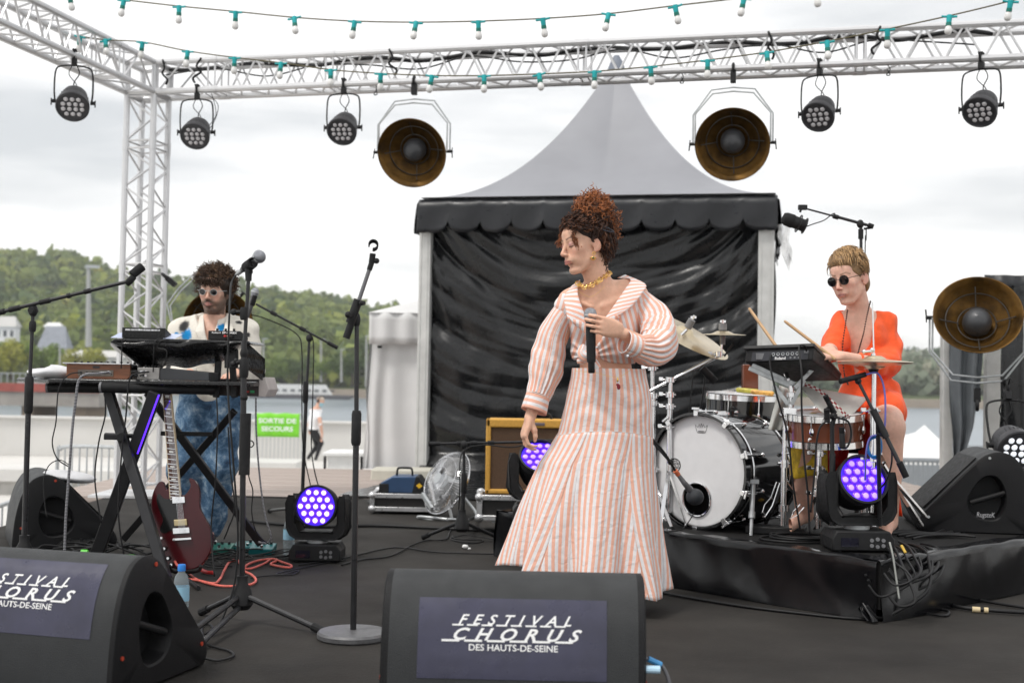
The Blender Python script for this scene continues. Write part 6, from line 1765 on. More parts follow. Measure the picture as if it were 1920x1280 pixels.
# (3) round based stand
c3=fl(662,1196);Y3=c3.y;s3=T('mic_stand','round based black stand with an empty clip, left of the centre monitor','microphone stand',c3,'microphone stands')
P('round_base',MB().lathe([(0,0),(.128,0),(.133,.006),(.133,.020),(.126,.028),(.02,.033),(0,.033)],c3,n=56),mat('cast_grey_base',(.12,.12,.125),.5,.3,.2,30,bump=.1),s3,smooth=30)
P('base_tube',MB().cyl(c3+V(0,0,.03),at(668,800,Y3),.0115,n=12),M_STAND,s3);P('upper_tube',MB().cyl(at(668,830,Y3),at(669,598,Y3),.0085,n=12),M_STAND,s3)
mb=MB();clutch(mb,at(668,802,Y3),.0185,.13);mb.sph(at(669,600,Y3),(.014,.013,.03),12,8)
mb.cyl(at(661,590,Y3-.02),at(655,590,Y3-.06),.008,n=8).sph(at(653,590,Y3-.05),.013,8,6)
P('clutch',mb,M_BLKM,s3)
a=at(649,634,Y3-.02);b=at(697,492,Y3-.02);dd=(b-a).normalized()
P('boom',MB().cyl(a,b,.0075,n=12),mat('satin_grey_tube',(.16,.16,.17),.3,.6),s3)
P('boom_sleeve',MB().cyl(a,a+dd*.085,.0135,n=12).cyl(at(656,606,Y3-.02),at(672,562,Y3-.02),.017,n=12).cyl(at(676,568,Y3-.04),at(683,568,Y3-.05),.008,n=8).sph(at(678,568,Y3-.05),.010,8,6).cyl(b-dd*.03,b+dd*.01,.010,n=10).sph(at(706,489,Y3-.02),.011,8,6).cyl(b,at(706,489,Y3-.02),.006,n=6),M_BLKM,s3)
P('mic_clip',MB().cyl(b,at(699,476,Y3-.02),.010,n=10).lathe([(.0135,-.022),(.0175,-.022),(.0175,.022),(.0135,.022)],at(700,460,Y3-.02),(.12,-1,.1),20,-PI/2+.65+PI/2,2*PI-.65),M_RUB,s3,solid=.0035)
# (4) rear boom stand with microphone, right of the keyboards
Y4=8.0;c4=V(at(566,935,Y4).x,Y4,0);s4=T('mic_stand','rear boom stand with a grey microphone, behind the purple light','microphone stand',c4,'microphone stands')
j4=at(580,634,Y4);P('base_tube',MB().cyl(c4+V(0,0,.05),at(574,745,Y4),.012,n=12),M_STAND,s4);P('upper_tube',MB().cyl(at(574,750,Y4),j4,.0085,n=12),M_STAND,s4)
a=at(480,570,Y4);b=at(633,652,Y4);dd=(b-a).normalized()
P('boom',MB().cyl(a,b,.0075,n=12),M_STAND,s4)
mb=MB();clutch(mb,at(573,735,Y4),.018,.14);mb.sph(j4,(.022,.018,.026),12,8).cyl(b-dd*.07,b,.0125,n=12)
for px in (513,568):q=a+dd*((at(px,600,Y4).x-a.x)/dd.x);mb.cyl(q-dd*.02,q+dd*.02,.013,n=10)
P('clutch',mb,M_BLKM,s4)
tripod(s4,c4,[fl(505,960),fl(640,968),fl(570,925)])
m4=vocal_mic('second grey microphone, on the rear boom stand right of the keyboard player',at(478,547,Y4),V(-.28,0,-1).normalized(),1)
micclip(s4,at(474,563,Y4),(-.28,0,-1),.016)
cable('microphone_cable','thin cable hanging on the rear boom stand',[at(471,590,Y4),at(500,598,Y4+.02),at(555,625,Y4+.02),at(566,660,Y4+.02),at(566,760,Y4+.02),at(570,850,Y4+.02),fl(590,940)],.004,M_CAB)
cable('microphone_cable','thin cable looped beside the rear boom stand pole',[j4+V(.02,0,.01),at(588,660,Y4),at(586,760,Y4),at(584,840,Y4),at(594,900,Y4),fl(612,950)],.004,M_CAB)
# (5) amp mic stand
Y5=7.45;c5=V(at(866,985,Y5).x,Y5,0);s5=T('mic_stand','low black boom stand in front of the yellow amplifier','microphone stand',c5,'microphone stands')
j5=at(870,834,Y5);P('base_tube',MB().cyl(c5+V(0,0,.08),at(870,890,Y5),.0135,n=12),M_STAND,s5);P('upper_tube',MB().cyl(at(870,890,Y5),j5,.009,n=12),M_STAND,s5)
mb=MB();clutch(mb,at(870,905,Y5),.018,.12);mb.sph(j5,(.020,.018,.028),12,8);a=at(803,832,Y5);b=at(1002,828,Y5+.1);dd=(b-a).normalized();mb.cyl(a,a+dd*.07,.0135,n=12)
for px in (862,888,920):q=a+dd*((at(px,830,Y5).x-a.x)/dd.x);mb.cyl(q-dd*.02,q+dd*.02,.013,n=10)
P('clutch',mb,M_BLKM,s5);P('boom',MB().cyl(a,b,.0080,n=12),M_STAND,s5)
tripod(s5,c5,[fl(794,1010),fl(938,1013),fl(900,968)],hub=.07)
am=T('microphone','small black microphone pointed at the yellow amplifier, beside her hand','microphone',b);P('handle',MB().cyl(b+V(.0,.02,.0),b+V(.12,.07,.0),.015,n=14),M_BLKM,am);P('ring',MB().cyl(b,b+V(.012,.02,0),.011,n=12),M_CHR,am)
cable('microphone_cable','cable coiled at the foot of the amplifier stand',[b,at(960,838,Y5),at(905,834,Y5),at(866,850,Y5-.03),at(862,920,Y5-.03),fl(858,985),fl(850,1008),fl(905,1012),fl(885,1018),fl(845,1010),fl(880,1003),fl(960,1018)],.0042,M_CAB)
# ================================================================== MOVING HEAD LIGHTS
M_UV=mat('violet_led',(.05,.0,.4),.2,0,0,emit=(.10,.02,1.0),estr=1.6)
M_UVC=mat('violet_led_core',(.4,.3,.9),.2,0,0,emit=(.55,.45,1.0),estr=2.2)
M_UVC2=mat('violet_led_core_soft',(.3,.2,.9),.2,0,0,emit=(.30,.20,1.0),estr=1.3)
def moving_head(label,loc,yaw,tilt,bright=1.0,sc=1.0,core=None):
 loc=Vector(loc);t=T('moving_head_light',label,'stage light',loc,'moving head lights on the floor')
 P('base',MB().prism([(-.135,0),(.135,0),(.135,.05),(.115,.085),(-.115,.085),(-.135,.05)],loc+V(0,-.11,.008),(1,0,0),(0,0,1),(0,1,0),.22),M_BLKM,t,smooth=20,bevel=.006)
 for sx in (-.1,.1):P('foot',MB().cyl(loc+V(sx,-.08,0),loc+V(sx,-.08,.01),.014,n=10),M_RUB,t)
 P('display',MB().box(loc+V(-.06,-.1125,.045),(.075,.003,.038)),mat('dark_display',(.01,.01,.02),.1,coat=.5),t)
 for i,(u,w) in enumerate(((.025,.055),(.05,.06),(.075,.055),(.025,.032),(.05,.028),(.075,.032))):P('button',MB().cyl(loc+V(u+.01,-.110,w),loc+V(u+.01,-.114,w),.0085,n=12),M_GRY,t)
 P('turntable',MB().cyl(loc+V(0,0,.093),loc+V(0,0,.115),.055,n=24),M_STL,t)
 R=Matrix.Rotation(yaw,3,'Z');G=lambda x,y,z:loc+R@V(x,y,z)
 yk=[(-.158,.30),(-.158,.17),(-.14,.135),(-.105,.112),(.105,.112),(.14,.135),(.158,.17),(.158,.30),(.145,.335),(.125,.335),(.113,.30),(.113,.20),(.085,.155),(-.085,.155),(-.113,.20),(-.113,.30),(-.125,.335),(-.145,.335)]
 vs=[G(a,-.055,b) for a,b in yk]+[G(a,.055,b) for a,b in yk];n=len(yk)
 fs=[(i,(i+1)%n,n+(i+1)%n,n+i) for i in range(n)]
 half=[(0,17,16,15),(0,15,14,1),(1,14,13,2),(2,13,3),(3,13,12,4),(4,12,5),(5,12,11,6),(6,11,10,7),(7,10,9,8),]
 fs+=[tuple(reversed(h)) for h in half]+[tuple(i+n for i in h) for h in half]
 P('yoke',MB().add(vs,fs),M_BLKM,t,smooth=30,bevel=.012,seg=3)
 c=G(0,0,.285);ax=R@V(0,-math.cos(tilt),math.sin(tilt));up_=R@V(0,math.sin(tilt),math.cos(tilt));sx=R@V(1,0,0)
 h=P('head',MB().lathe([(0,-.115),(.05,-.113),(.085,-.095),(.103,-.05),(.108,0),(.108,.02),(.112,.03),(.112,.05),(.108,.055),(.108,.062),(.113,.066),(.113,.078),(.104,.080),(.100,.066)],c,ax,48),M_BLKM,t,smooth=40)
 P('lamp_plate',MB().lathe([(0,.060),(.101,.060)],c,ax,40),mat('violet_plate',(.03,.01,.12),.3,emit=(.05,.01,.9),estr=.9*bright),h,smooth=0)
 m_o=to_mesh(MB().sph((0,0,0),(.0195,.0195,.006),14,6),'lens',smooth=180);setmat(m_o,M_UV)
 m_i=to_mesh(MB().sph((0,0,0),(.0135,.0135,.006),12,6),'lens_core',smooth=180);setmat(m_i,core or M_UVC)
 Rm=Matrix((sx,up_,sx.cross(up_))).transposed().to_4x4()
 for (u,w) in hexpack((3,4,5,4,3),.0405):
  l=inst('lens',m_o,t,Matrix.Translation(c-loc+ax*.066+sx*u+up_*w)@Rm)
  q=bpy.data.objects.new('lens_core',m_i);COL.objects.link(q);q.parent=l;q.matrix_local=Matrix.Translation((0,-.001,.003))
 if sc!=1:t.scale=(sc,)*3
 return t
moving_head('violet moving head light on the floor beside the water bottle',fl(595,1049),math.radians(-4),math.radians(4))
moving_head('violet moving head light on the riser corner, in front of the drums',fl(1606,1030,.25),math.radians(8),math.radians(24),core=M_UVC2)
moving_head('violet moving head light half hidden behind the striped skirt',fl(1010,976,.25),math.radians(6),math.radians(44),core=M_UVC2)
# white LED lamp on the floor behind the right monitor
pf=dup(par0,'white lit LED lamp on the floor behind the right monitor',at(1886,842,7.0),(0,0,0))
pf.rotation_euler=(math.radians(-20),0,math.radians(0));pf.location=at(1886,840,7.0)+V(0,0,.34)
M_LIT=mat('lit_lens',(.8,.8,.85),.3,emit=(.9,.95,1.0),estr=.55)
_lit=lens_me.copy();_lit.materials.clear();_lit.materials.append(M_LIT)
for ch_ in [c for c in bpy.data.objects if c.parent==pf]:
 if ch_.name.startswith('lens'):ch_.data=_lit
# ================================================================== AMPLIFIER, FLIGHT CASES, FAN, FOG MACHINE
YA=7.95
a=at(909,926,YA);b=at(1112,788,YA);aw=b.x-a.x;ah=b.z-a.z
M_TWEED=mat('yellow_tweed',(.62,.33,.055),.65,0,.12,60,bump=.3,bscale=300)
M_GCL=mat('brown_grille_cloth',(.095,.052,.028),.85,0,.15,90,bump=.4,bscale=500)
amp=T('guitar_amplifier','yellow tweed guitar amplifier with brown grille cloth behind the singer','amplifier',(a.x,YA,a.z))
fr=[(0,0),(aw,0),(aw,ah),(0,ah)]
for nm_,(x0,x1,z0,z1) in {'side':(0,.030,0,ah)}.items():pass
P('cabinet',MB().box((a.x+aw/2,YA+.15,a.z+ah-.028),(aw,.26,.056)).box((a.x+.016,YA+.15,a.z+ah/2),(.032,.26,ah)).box((a.x+aw-.016,YA+.15,a.z+ah/2),(.032,.26,ah)).box((a.x+aw/2,YA+.15,a.z+.016),(aw,.26,.032)).box((a.x+aw/2,YA+.27,a.z+ah/2),(aw-.02,.02,ah-.02)),M_TWEED,amp,bevel=.010,seg=3)
P('grille_cloth',MB().box((a.x+aw/2,YA+.045,a.z+ah/2-.01),(aw-.06,.02,ah-.08)),M_GCL,amp)
P('badge',MB().box((at(1003,800,YA).x,YA+.017,a.z+ah-.030),(.125,.006,.020)),mat('pewter_badge',(.20,.17,.18),.35,.6),amp,bevel=.003)
P('carry_handle',MB().tube(spline([(a.x+aw*.38,YA+.14,a.z+ah),(a.x+aw*.42,YA+.14,a.z+ah+.035),(a.x+aw*.58,YA+.14,a.z+ah+.035),(a.x+aw*.62,YA+.14,a.z+ah)],5),.009,8),M_BLKM,amp)
def case(label,x0,x1,z0,z1,y0,y1,group='flight cases',castors=True):
 t=T('flight_case',label,'flight case',((x0+x1)/2,(y0+y1)/2,z0 if not castors else 0),group)
 P('panel',MB().box(((x0+x1)/2,(y0+y1)/2,(z0+z1)/2),(x1-x0-.01,y1-y0-.01,z1-z0-.01)),mat('black_laminate',(.016,.014,.014),.5,0,.2,20,bump=.2),t)
 for z in (z0,z1):
  for y in (y0,y1):P('edge_rail',MB().box(((x0+x1)/2,y,z),(x1-x0,.032,.032)),M_ALU,t,bevel=.003)
  for x in (x0,x1):P('edge_rail',MB().box((x,(y0+y1)/2,z),(.032,y1-y0+.036,.034)),M_ALU,t,bevel=.003)
 for x in (x0,x1):
  for y in (y0,y1):
   P('corner_rail',MB().box((x,y,(z0+z1)/2),(.034,.034,z1-z0+.03)),M_ALU,t,bevel=.003)
   for z in (z0,z1):P('ball_corner',MB().sph((x,y,z),.030,12,8),M_ALU,t)
 return t
xa=at(893,950,YA-.05).x;fc=case('black flight case with aluminium edges under the yellow amplifier',xa+.02,xa+.78,at(900,969,YA).z,a.z-.018,YA-.03,YA+.33)
for x,y in ((xa+.15,YA+.02),(xa+.62,YA+.02)):
 z0=at(900,975,YA).z
 P('castor',MB().cyl((x-.016,y,.045),(x+.016,y,.045),.045,n=24),mat('teal_castor',(.03,.14,.16),.5),fc,bevel=.003)
 P('castor_fork',MB().box((x-.025,y+.01,.075),(.005,.05,.075)).box((x+.025,y+.01,.075),(.005,.05,.075)).box((x,y+.01,z0-.005),(.10,.10,.012)).box((x,y+.01,.115),(.055,.05,.008)),M_STL,fc)
# black cloth covered box under the hidden moving head is the riser itself; floor fan
fc0=at(838,905,8.9)
fan=T('floor_fan','silver cage floor fan tilted upwards by the tent wall','fan',V(fc0.x,fc0.y,0))
axf=V(-.72,-.55,.42).normalized();Rf=.235;xr=axf.orthogonal().normalized();yr=axf.cross(xr)
um=to_mesh(MB().tube([Vector((0,0,0))+V(math.cos(t)*.0,0,0) for t in (0,)]*2,.001,4) if False else MB().tube([(lambda r_,z_:V(r_,0,z_))(r_,z_) for r_,z_ in ((.035,.09),(.10,.085),(.17,.065),(.215,.035),(.235,0),(.215,-.03),(.15,-.055),(.05,-.07))],.0016,4),'cage_wire');setmat(um,M_CHR)
Rm=Matrix((xr,yr,axf)).transposed().to_4x4()
for k in range(72):inst('cage_wire',um,fan,Matrix.Translation(fc0-fan.location)@Rm@Matrix.Rotation(2*PI*k/72,4,'Z'))
P('cage_ring',MB().torus(fc0,.236,.007,axf,48,6).torus(fc0+axf*.066,.17,.003,axf,40,5).torus(fc0+axf*.087,.09,.003,axf,30,5),M_CHR,fan)
P('hub',MB().lathe([(0,.092),(.04,.092),(.04,.07),(0,.07)],fc0,axf,20).lathe([(0,.03),(.05,.03),(.055,-.13),(.04,-.15),(0,-.15)],fc0,axf,20),M_STL,fan)
for k in range(3):
 t0=2*PI*k/3
 mb=MB().grid(lambda i,j:fc0+(xr*math.cos(t0+i*.13)+yr*math.sin(t0+i*.13))*(.04+.16*j/8)+axf*(.045*(i/7-.5)),8,9)
 P('blade',mb,mat('grey_fan_blade',(.22,.22,.22),.4,.4),fan,smooth=180,solid=.003)
P('stand',MB().tube(spline([fc0+xr*.24,fc0+xr*.24-V(0,0,.10),V(fc0.x-.19,fc0.y-.15,.015),V(fc0.x+.02,fc0.y-.26,.012)],5),.011,8).tube(spline([fc0-xr*.24,fc0-xr*.24-V(0,0,.12),V(fc0.x+.22,fc0.y-.02,.015),V(fc0.x+.02,fc0.y-.26,.012)],5),.011,8).beam(at(792,926,8.75),at(810,954,8.6),.02,.03),M_STL,fan)
P('arm',MB().beam(at(806,902,8.65),at(815,948,8.62),.030,.012),M_ALU,fan,bevel=.004)
# fog machine on an open tray case
yt_=9.05;x0=at(698,940,yt_).x;x1=at(778,940,yt_).x+.02
tr=case('low black tray case with aluminium edges carrying the blue fog machine',x0,x1+.10,.035,at(740,929,yt_).z,yt_,yt_+.42)
q=at(726,928,yt_);q2=at(790,895,yt_);fz=at(740,929,yt_).z+.016
fog=T('fog_machine','blue and black fog machine with a top handle on the tray case','fog machine',(q.x,yt_+.2,fz))
w_=q2.x-q.x;h_=q2.z-fz
mb=MB().prism([(-.06,0),(w_,0),(w_+.02,h_*.45),(w_-.03,h_),(.03,h_),(-.06,h_*.55)],(q.x,yt_+.05,fz),(1,0,0),(0,0,1),(0,1,0),.28);P('body',mb,mat('slate_blue_metal',(.035,.075,.16),.4,.3,.1,10),fog,smooth=20,bevel=.006)
P('end_cap',MB().prism([(w_-.07,-.002),(w_+.008,-.002),(w_+.028,h_*.45),(w_-.022,h_+.002),(w_-.045,h_+.002)],(q.x,yt_+.046,fz),(1,0,0),(0,0,1),(0,1,0),.29).box((q.x-.03,yt_+.19,fz+h_*.28),(.07,.29,h_*.56)),M_BLKM,fog,bevel=.005)
P('warning_label',MB().add([V(q.x+w_-.018,yt_+.042,fz+h_*.30),V(q.x+w_+.006,yt_+.042,fz+h_*.46),V(q.x+w_-.016,yt_+.042,fz+h_*.64),V(q.x+w_-.040,yt_+.042,fz+h_*.48)],[(0,1,2,3)]),mat('yellow_warning',(.75,.45,.02),.5),fog,smooth=0)
P('top_handle',MB().tube(spline([(q.x+.05,yt_+.19,fz+h_),(q.x+.055,yt_+.19,fz+h_+.045),(q.x+.075,yt_+.19,fz+h_+.055),(q.x+.14,yt_+.19,fz+h_+.055),(q.x+.16,yt_+.19,fz+h_+.045),(q.x+.165,yt_+.19,fz+h_)],4),.008,8),M_BLKM,fog)
lit=P('crumpled_paper',MB().sph(fl(872,1028)+V(0,0,.012),(.02,.014,.012),7,5).sph(fl(880,1030)+V(0,0,.006),(.010,.01,.007),6,4),M_WHT,smooth=0);tag(lit,'scrap of white paper lying on the stage floor before the amplifier','litter')
# ================================================================== BOTTLES, GUITAR
M_PET=mat('clear_bottle_plastic',(.80,.90,.95),.06,0,.03,20,trans=.85,ior=1.2)
M_BLUE=mat('blue_cap',(.02,.22,.70),.4)
def bottle(label,loc,h=.22):
 loc=Vector(loc);t=T('water_bottle',label,'bottle',loc,'plastic water bottles on the stage');k=h/.22;r=.031
 P('body',MB().lathe([(0,.002),(.028,.002),(r,.01),(r-.002,.03),(r,.04),(r-.002,.055),(r,.065),(r,.145),(r-.003,.16),(.024,.18),(.013,.195),(.0125,.205)],loc,(0,0,1),22),M_PET,t,smooth=60)
 P('wrapper',MB().lathe([(r+.0008,.085),(r+.0008,.140)],loc,(0,0,1),22),mat('pale_blue_wrapper',(.35,.62,.80),.4),t,smooth=180)
 P('cap',MB().lathe([(0,.225),(.014,.225),(.0155,.222),(.0155,.200),(.0,.200)],loc,(0,0,1),20),M_BLUE,t)
bottle('water bottle with blue cap left of the violet floor light',fl(541,1040))
bottle('water bottle with blue cap behind the front left monitor',fl(338,1166))
# guitar: SG-shaped body, leaning on a stand
GY=5.95
def gp(px,py,dy=0):return at(px,py,GY+dy)
gt=T('electric_guitar','dark red double horned electric guitar leaning on a stand','guitar',gp(345,1065,.05))
gn=V(0,-1,.13).normalized()
out=[(322,905),(312,918),(305,903),(296,905),(286,925),(283,950),(288,975),(293,1000),(291,1022),(297,1045),(318,1062),(345,1068),(372,1062),(390,1042),(398,1018),(394,990),(382,968),(374,950),(374,925),(370,908),(362,898),(354,897),(357,910),(352,921),(344,928),(334,922)]
def plane_pt(px,py,off=0.0):
 """point on the guitar's face plane under a picture position"""
 d=ray(px,py);p0=gp(340,980);k=(p0-V(0,0,CAMZ)).dot(gn)/d.dot(gn);return V(0,0,CAMZ)+d*k+gn*off
op=[V(p.x,p.y,0) for p in spline([V(a,b,0) for a,b in out],4,True)]
def slab(pts,z0,z1,inset=0.0):
 n=len(pts);cx_=sum(p.x for p in pts)/n;cy_=sum(p.y for p in pts)/n
 f=[plane_pt(p.x,p.y,z1) for p in pts];bk=[plane_pt(p.x,p.y,z0) for p in pts]
 return MB().add(f+bk,[tuple(reversed(range(n))),tuple(range(n,2*n))]+[(i,(i+1)%n,n+(i+1)%n,n+i) for i in range(n)])
P('body',slab(op,-.035,0),mat('cherry_lacquer',(.050,.0025,.005),.22,0,.2,8,coat=.25,spec=.35),gt,smooth=50,bevel=.006,seg=3)
def flatpoly(pts,k=3):return [V(p.x,p.y,0) for p in spline([V(a,b,0) for a,b in pts],k,True)]
P('pickguard',slab(flatpoly([(298,925),(294,938),(300,958),(306,975),(300,992),(308,999),(320,994),(333,985),(333,960),(332,945),(323,930),(318,935),(308,934)]),.001,.004),mat('black_pickguard',(.008,.008,.008),.15),gt,smooth=40)
NA,NB=(329,935),(313,738)
def npx(t,s):
 hw=lerp(10.5,7.8,t);return (lerp(NA[0],NB[0],t)+s*hw,lerp(NA[1],NB[1],t)+s*1.0)
def nquad(t0,t1,s0,s1,z0,z1):
 pts=[npx(t0,s0),npx(t0,s1),npx(t1,s1),npx(t1,s0)];f=[plane_pt(a,b,z1) for a,b in pts];bk=[plane_pt(a,b,z0) for a,b in pts]
 return MB().add(f+bk,[(0,1,2,3),(7,6,5,4),(0,4,5,1),(1,5,6,2),(2,6,7,3),(3,7,4,0)])
P('neck',nquad(-.02,1.10,-1,1,-.022,.004),mat('cream_binding',(.62,.50,.33),.4),gt,smooth=0)
P('fretboard',nquad(-.02,1.0,-.82,.82,.004,.0065),mat('rosewood',(.07,.028,.018),.45,0,.25,40),gt,smooth=0)
fp=[1-2**(-k/12.0) for k in range(0,22)]
sc_=1.0/fp[-1]*1.02
for k in range(1,22):
 tt=1-fp[k]*sc_*1.0+.01;P('fret',nquad(tt,tt+.006,-.84,.84,.006,.0085),M_CHR,gt,smooth=0)
for k in (1,3,5,7,9,12,15,17,19):
 ta=1-(fp[k]+fp[k-1])/2*sc_+.01;w_=.022*(1-k/30);P('inlay',nquad(ta-w_/2,ta+w_/2,-.42,.42,.006,.0075),mat('pearl_inlay',(.75,.74,.70),.3),gt,smooth=0)
for s_ in (-.6,-.36,-.12,.12,.36,.6):
 a=plane_pt(*npx(.99,s_*1),.010);b=plane_pt(344+s_*9,998,.016);P('string',MB().cyl(a,b,.0006,n=4),M_CHR,gt)
def gblock(px0,py0,px1,py1,z0,z1,m,name,bev=.002):
 pts=[V(px0,py0,0),V(px1,py0+(px1-px0)*-.06,0),V(px1+(py1-py0)*.08,py1-(px1-px0)*.06,0),V(px0+(py1-py0)*.08,py1,0)]
 return P(name,slab(pts,z0,z1),m,gt,smooth=0,bevel=bev)
gblock(323,932,347,944,.002,.012,M_CHR,'pickup');gblock(327,974,351,986,.002,.013,mat('worn_gold_cover',(.55,.45,.26),.35,.8),'pickup')
gblock(325,990,356,1001,.004,.014,M_CHR,'bridge');gblock(325,1009,360,1014,.006,.016,M_CHR,'tailpiece',.003)
for a,b in ((309,1028),(316,1046),(322,1058),(304,1008)):P('knob',MB().cyl(plane_pt(a,b,0),plane_pt(a,b,.014),.011 if b!=1008 else .005,n=16),M_BLK if b!=1008 else M_GOLD,gt);P('knob_top',MB().cyl(plane_pt(a,b,.014),plane_pt(a,b,.0155),.006,n=14),M_CHR,gt)
gs=T('guitar_stand','low black stand carrying the red guitar','stand',fl(345,1085));b0=gp(345,1072,.10)
P('cradle',MB().tube(spline([gp(318,1060,-.10),gp(320,1068,-.03),gp(330,1072,.06),gp(360,1072,.06),gp(374,1068,-.03),gp(376,1060,-.10)],4),.008,8),M_RUB,gs)
P('pole',MB().cyl(b0,gp(332,900,.16),.010,n=10),M_STAND,gs)
for q in (fl(318,1108),fl(372,1106),fl(345,1058)):P('leg',MB().cyl(b0+V(0,0,-.02),q+V(0,0,.01),.010,n=10),M_STAND,gs)
# ================================================================== KEYBOARD RIG
KY=5.95
def kb(px,py,dy=0):return at(px,py,KY+dy)
rig=T('keyboard_stand','black crossed leg keyboard stand with two tiers','keyboard stand',kb(240,1030,.2))
M_TUBE=mat('stand_square_tube',(.020,.020,.022),.38,.3,.15,20,rvar=.1)
P('rail',MB().cyl(kb(90,726,.28),kb(200,727,.28),.026,n=20),M_BLKM,rig);P('rail',MB().cyl(kb(190,726,-.02),kb(402,730,.12),.026,n=20),M_BLKM,rig)
P('rail_cap',MB().cyl(kb(88,726,.28),kb(92,726,.28),.0265,n=20).cyl(kb(188,726,-.025),kb(192,726,-.025),.0265,n=20),M_GRY,rig)
def beam(a,b,w,h,name='leg'):P(name,MB().beam(a,b,w,h,(0,1,.2)),M_TUBE,rig,bevel=.004)
beam(kb(204,735,.12),kb(312,1085,-.22),.048,.034);beam(kb(292,735,.0),kb(178,1048,.1),.062,.034)
beam(kb(276,735,.26),kb(490,1020,.45),.040,.026);beam(kb(440,770,.35),kb(232,1010,.75),.036,.026)
beam(kb(196,815,.05),kb(268,818,.05),.02,.02,'crossbar');P('bracket',MB().box(kb(212,819,-.02),(.085,.016,.026)).cyl(kb(226,819,-.06),kb(226,819,.03),.022,n=14),M_BLKM,rig,bevel=.003)
P('bracket',MB().box(kb(350,813,.30),(.26,.012,.022)),M_BLKM,rig,bevel=.003)
P('led_strip',MB().beam(kb(298,740,-.03),kb(258,850,.02),.006,.006,(0,1,0)),mat('violet_strip',(.05,0,.3),.3,emit=(.08,.02,1),estr=2.2),rig)
for px in (405,440):beam(kb(px,745,.3),kb(px+6*(1 if px<420 else -1),655,.3),.03,.03,'upright')
beam(kb(434,690,.2),kb(434,655,.2),.06,.05,'upright')
tb_=T('keyboard_shelf','thin black wrapped shelf board across the keyboard stand','shelf',kb(260,714,.2))
sa,sb=kb(45,711,.5),kb(487,716,.5)
M_WRAP=mat('black_plastic_wrap',(.012,.012,.013),.24,0,.3,20,bump=.22,bscale=14,rvar=.08,spec=.45)
zc=kb(260,715,.0).z
corner=[(kb(105,718,.12).x,KY+.02),(kb(470,722,.12).x,KY-.02),(kb(500,715,.5).x,KY+.52),(kb(38,711,.5).x-.02,KY+.50)]
P('board',MB().add([V(x,y,zc-.016) for x,y in corner]+[V(x,y,zc+.008) for x,y in corner],[(3,2,1,0),(4,5,6,7),(0,1,5,4),(1,2,6,5),(2,3,7,6),(3,0,4,7)]),M_WRAP,tb_,bevel=.007)
zt=zc+.009
# wooden synthesizer
M_WAL=mat('walnut',(.20,.065,.022),.38,0,.35,7,bump=.1,bscale=40,stretch=(1,6,9),coat=.2)
sy=T('wooden_synthesizer','walnut cased synthesizer with its back panel towards the viewer','synthesizer',V(kb(190,700,.1).x,KY+.1,zt))
a=kb(124,709,.05);b=kb(244,683,.05);w_=b.x-a.x;hb=.070
P('case',MB().prism([(0,.010),(.006,0),(w_-.012,0),(w_,.014),(w_,hb),(0,hb)],(a.x,KY+.05,zt),(1,0,0),(0,0,1),(0,1,0),.022),M_WAL,sy,smooth=0,bevel=.002)
P('side_cheek',MB().prism([(0,0),(.30,0),(.30,.020),(.0,hb)],(a.x+w_-.012,KY+.075,zt),(0,1,0),(0,0,1),(1,0,0),.014),M_BLKM,sy,smooth=0)
P('side_cheek',MB().prism([(0,0),(.30,0),(.30,.020),(.0,hb)],(a.x,KY+.075,zt),(0,1,0),(0,0,1),(1,0,0),.014),M_WAL,sy,smooth=0)
P('bottom_tray',MB().box((a.x+w_/2,KY+.22,zt+.008),(w_-.02,.29,.014)),M_BLKM,sy)
P('top_panel',MB().add([V(a.x-.012,KY+.03,zt+hb+.004),V(a.x+w_+.004,KY+.03,zt+hb+.004),V(a.x+w_+.06,KY+.38,zt+.028),V(a.x+.03,KY+.38,zt+.028)],[(0,1,2,3)]),M_ALU,sy,smooth=0,solid=.005)
kn=to_mesh(MB().cyl((0,0,0),(0,0,.012),.006,n=10),'knob');setmat(kn,M_BLKM)
for i in range(10):
 for j in range(3):inst('knob',kn,sy,Matrix.Translation(V(a.x+.03+i*.032+j*.01,KY+.08+j*.07,zt+hb+.004-.012*j-.002)-sy.location))
px_=kb(146,694,0).x;P('connector_recess',MB().box((kb(179,695,.045).x,KY+.0485,zt+.028),(.170,.004,.030)),mat('recess_plate',(.16,.14,.12),.4,.4),sy)
P('plate',MB().box((kb(180,687,.045).x,KY+.0485,zt+.056),(.032,.003,.012)),mat('dark_badge',(.05,.04,.04),.4,.4),sy)
for i in range(6):P('jack_socket',MB().cyl((kb(152+i*11,696,.045).x,KY+.049,zt+.028),(kb(152+i*11,696,.045).x,KY+.043,zt+.028),.006,n=10),M_CHR if i>3 else M_BLK,sy)
# towel on the shelf
tq=kb(94,700,.18)
tag(P('towel',MB().grid(lambda i,j:(lambda u,v:tq+V(.105*math.cos(2*PI*u)*math.sin(PI*v),.13*math.sin(2*PI*u)*math.sin(PI*v),.028*math.cos(PI*v)*(1+.35*math.cos(2*PI*u))+.004+.004*math.sin(8*PI*u)))(i/30,j/12),31,13),M_TOW,smooth=180),'folded white towel at the left end of the keyboard shelf','towel')
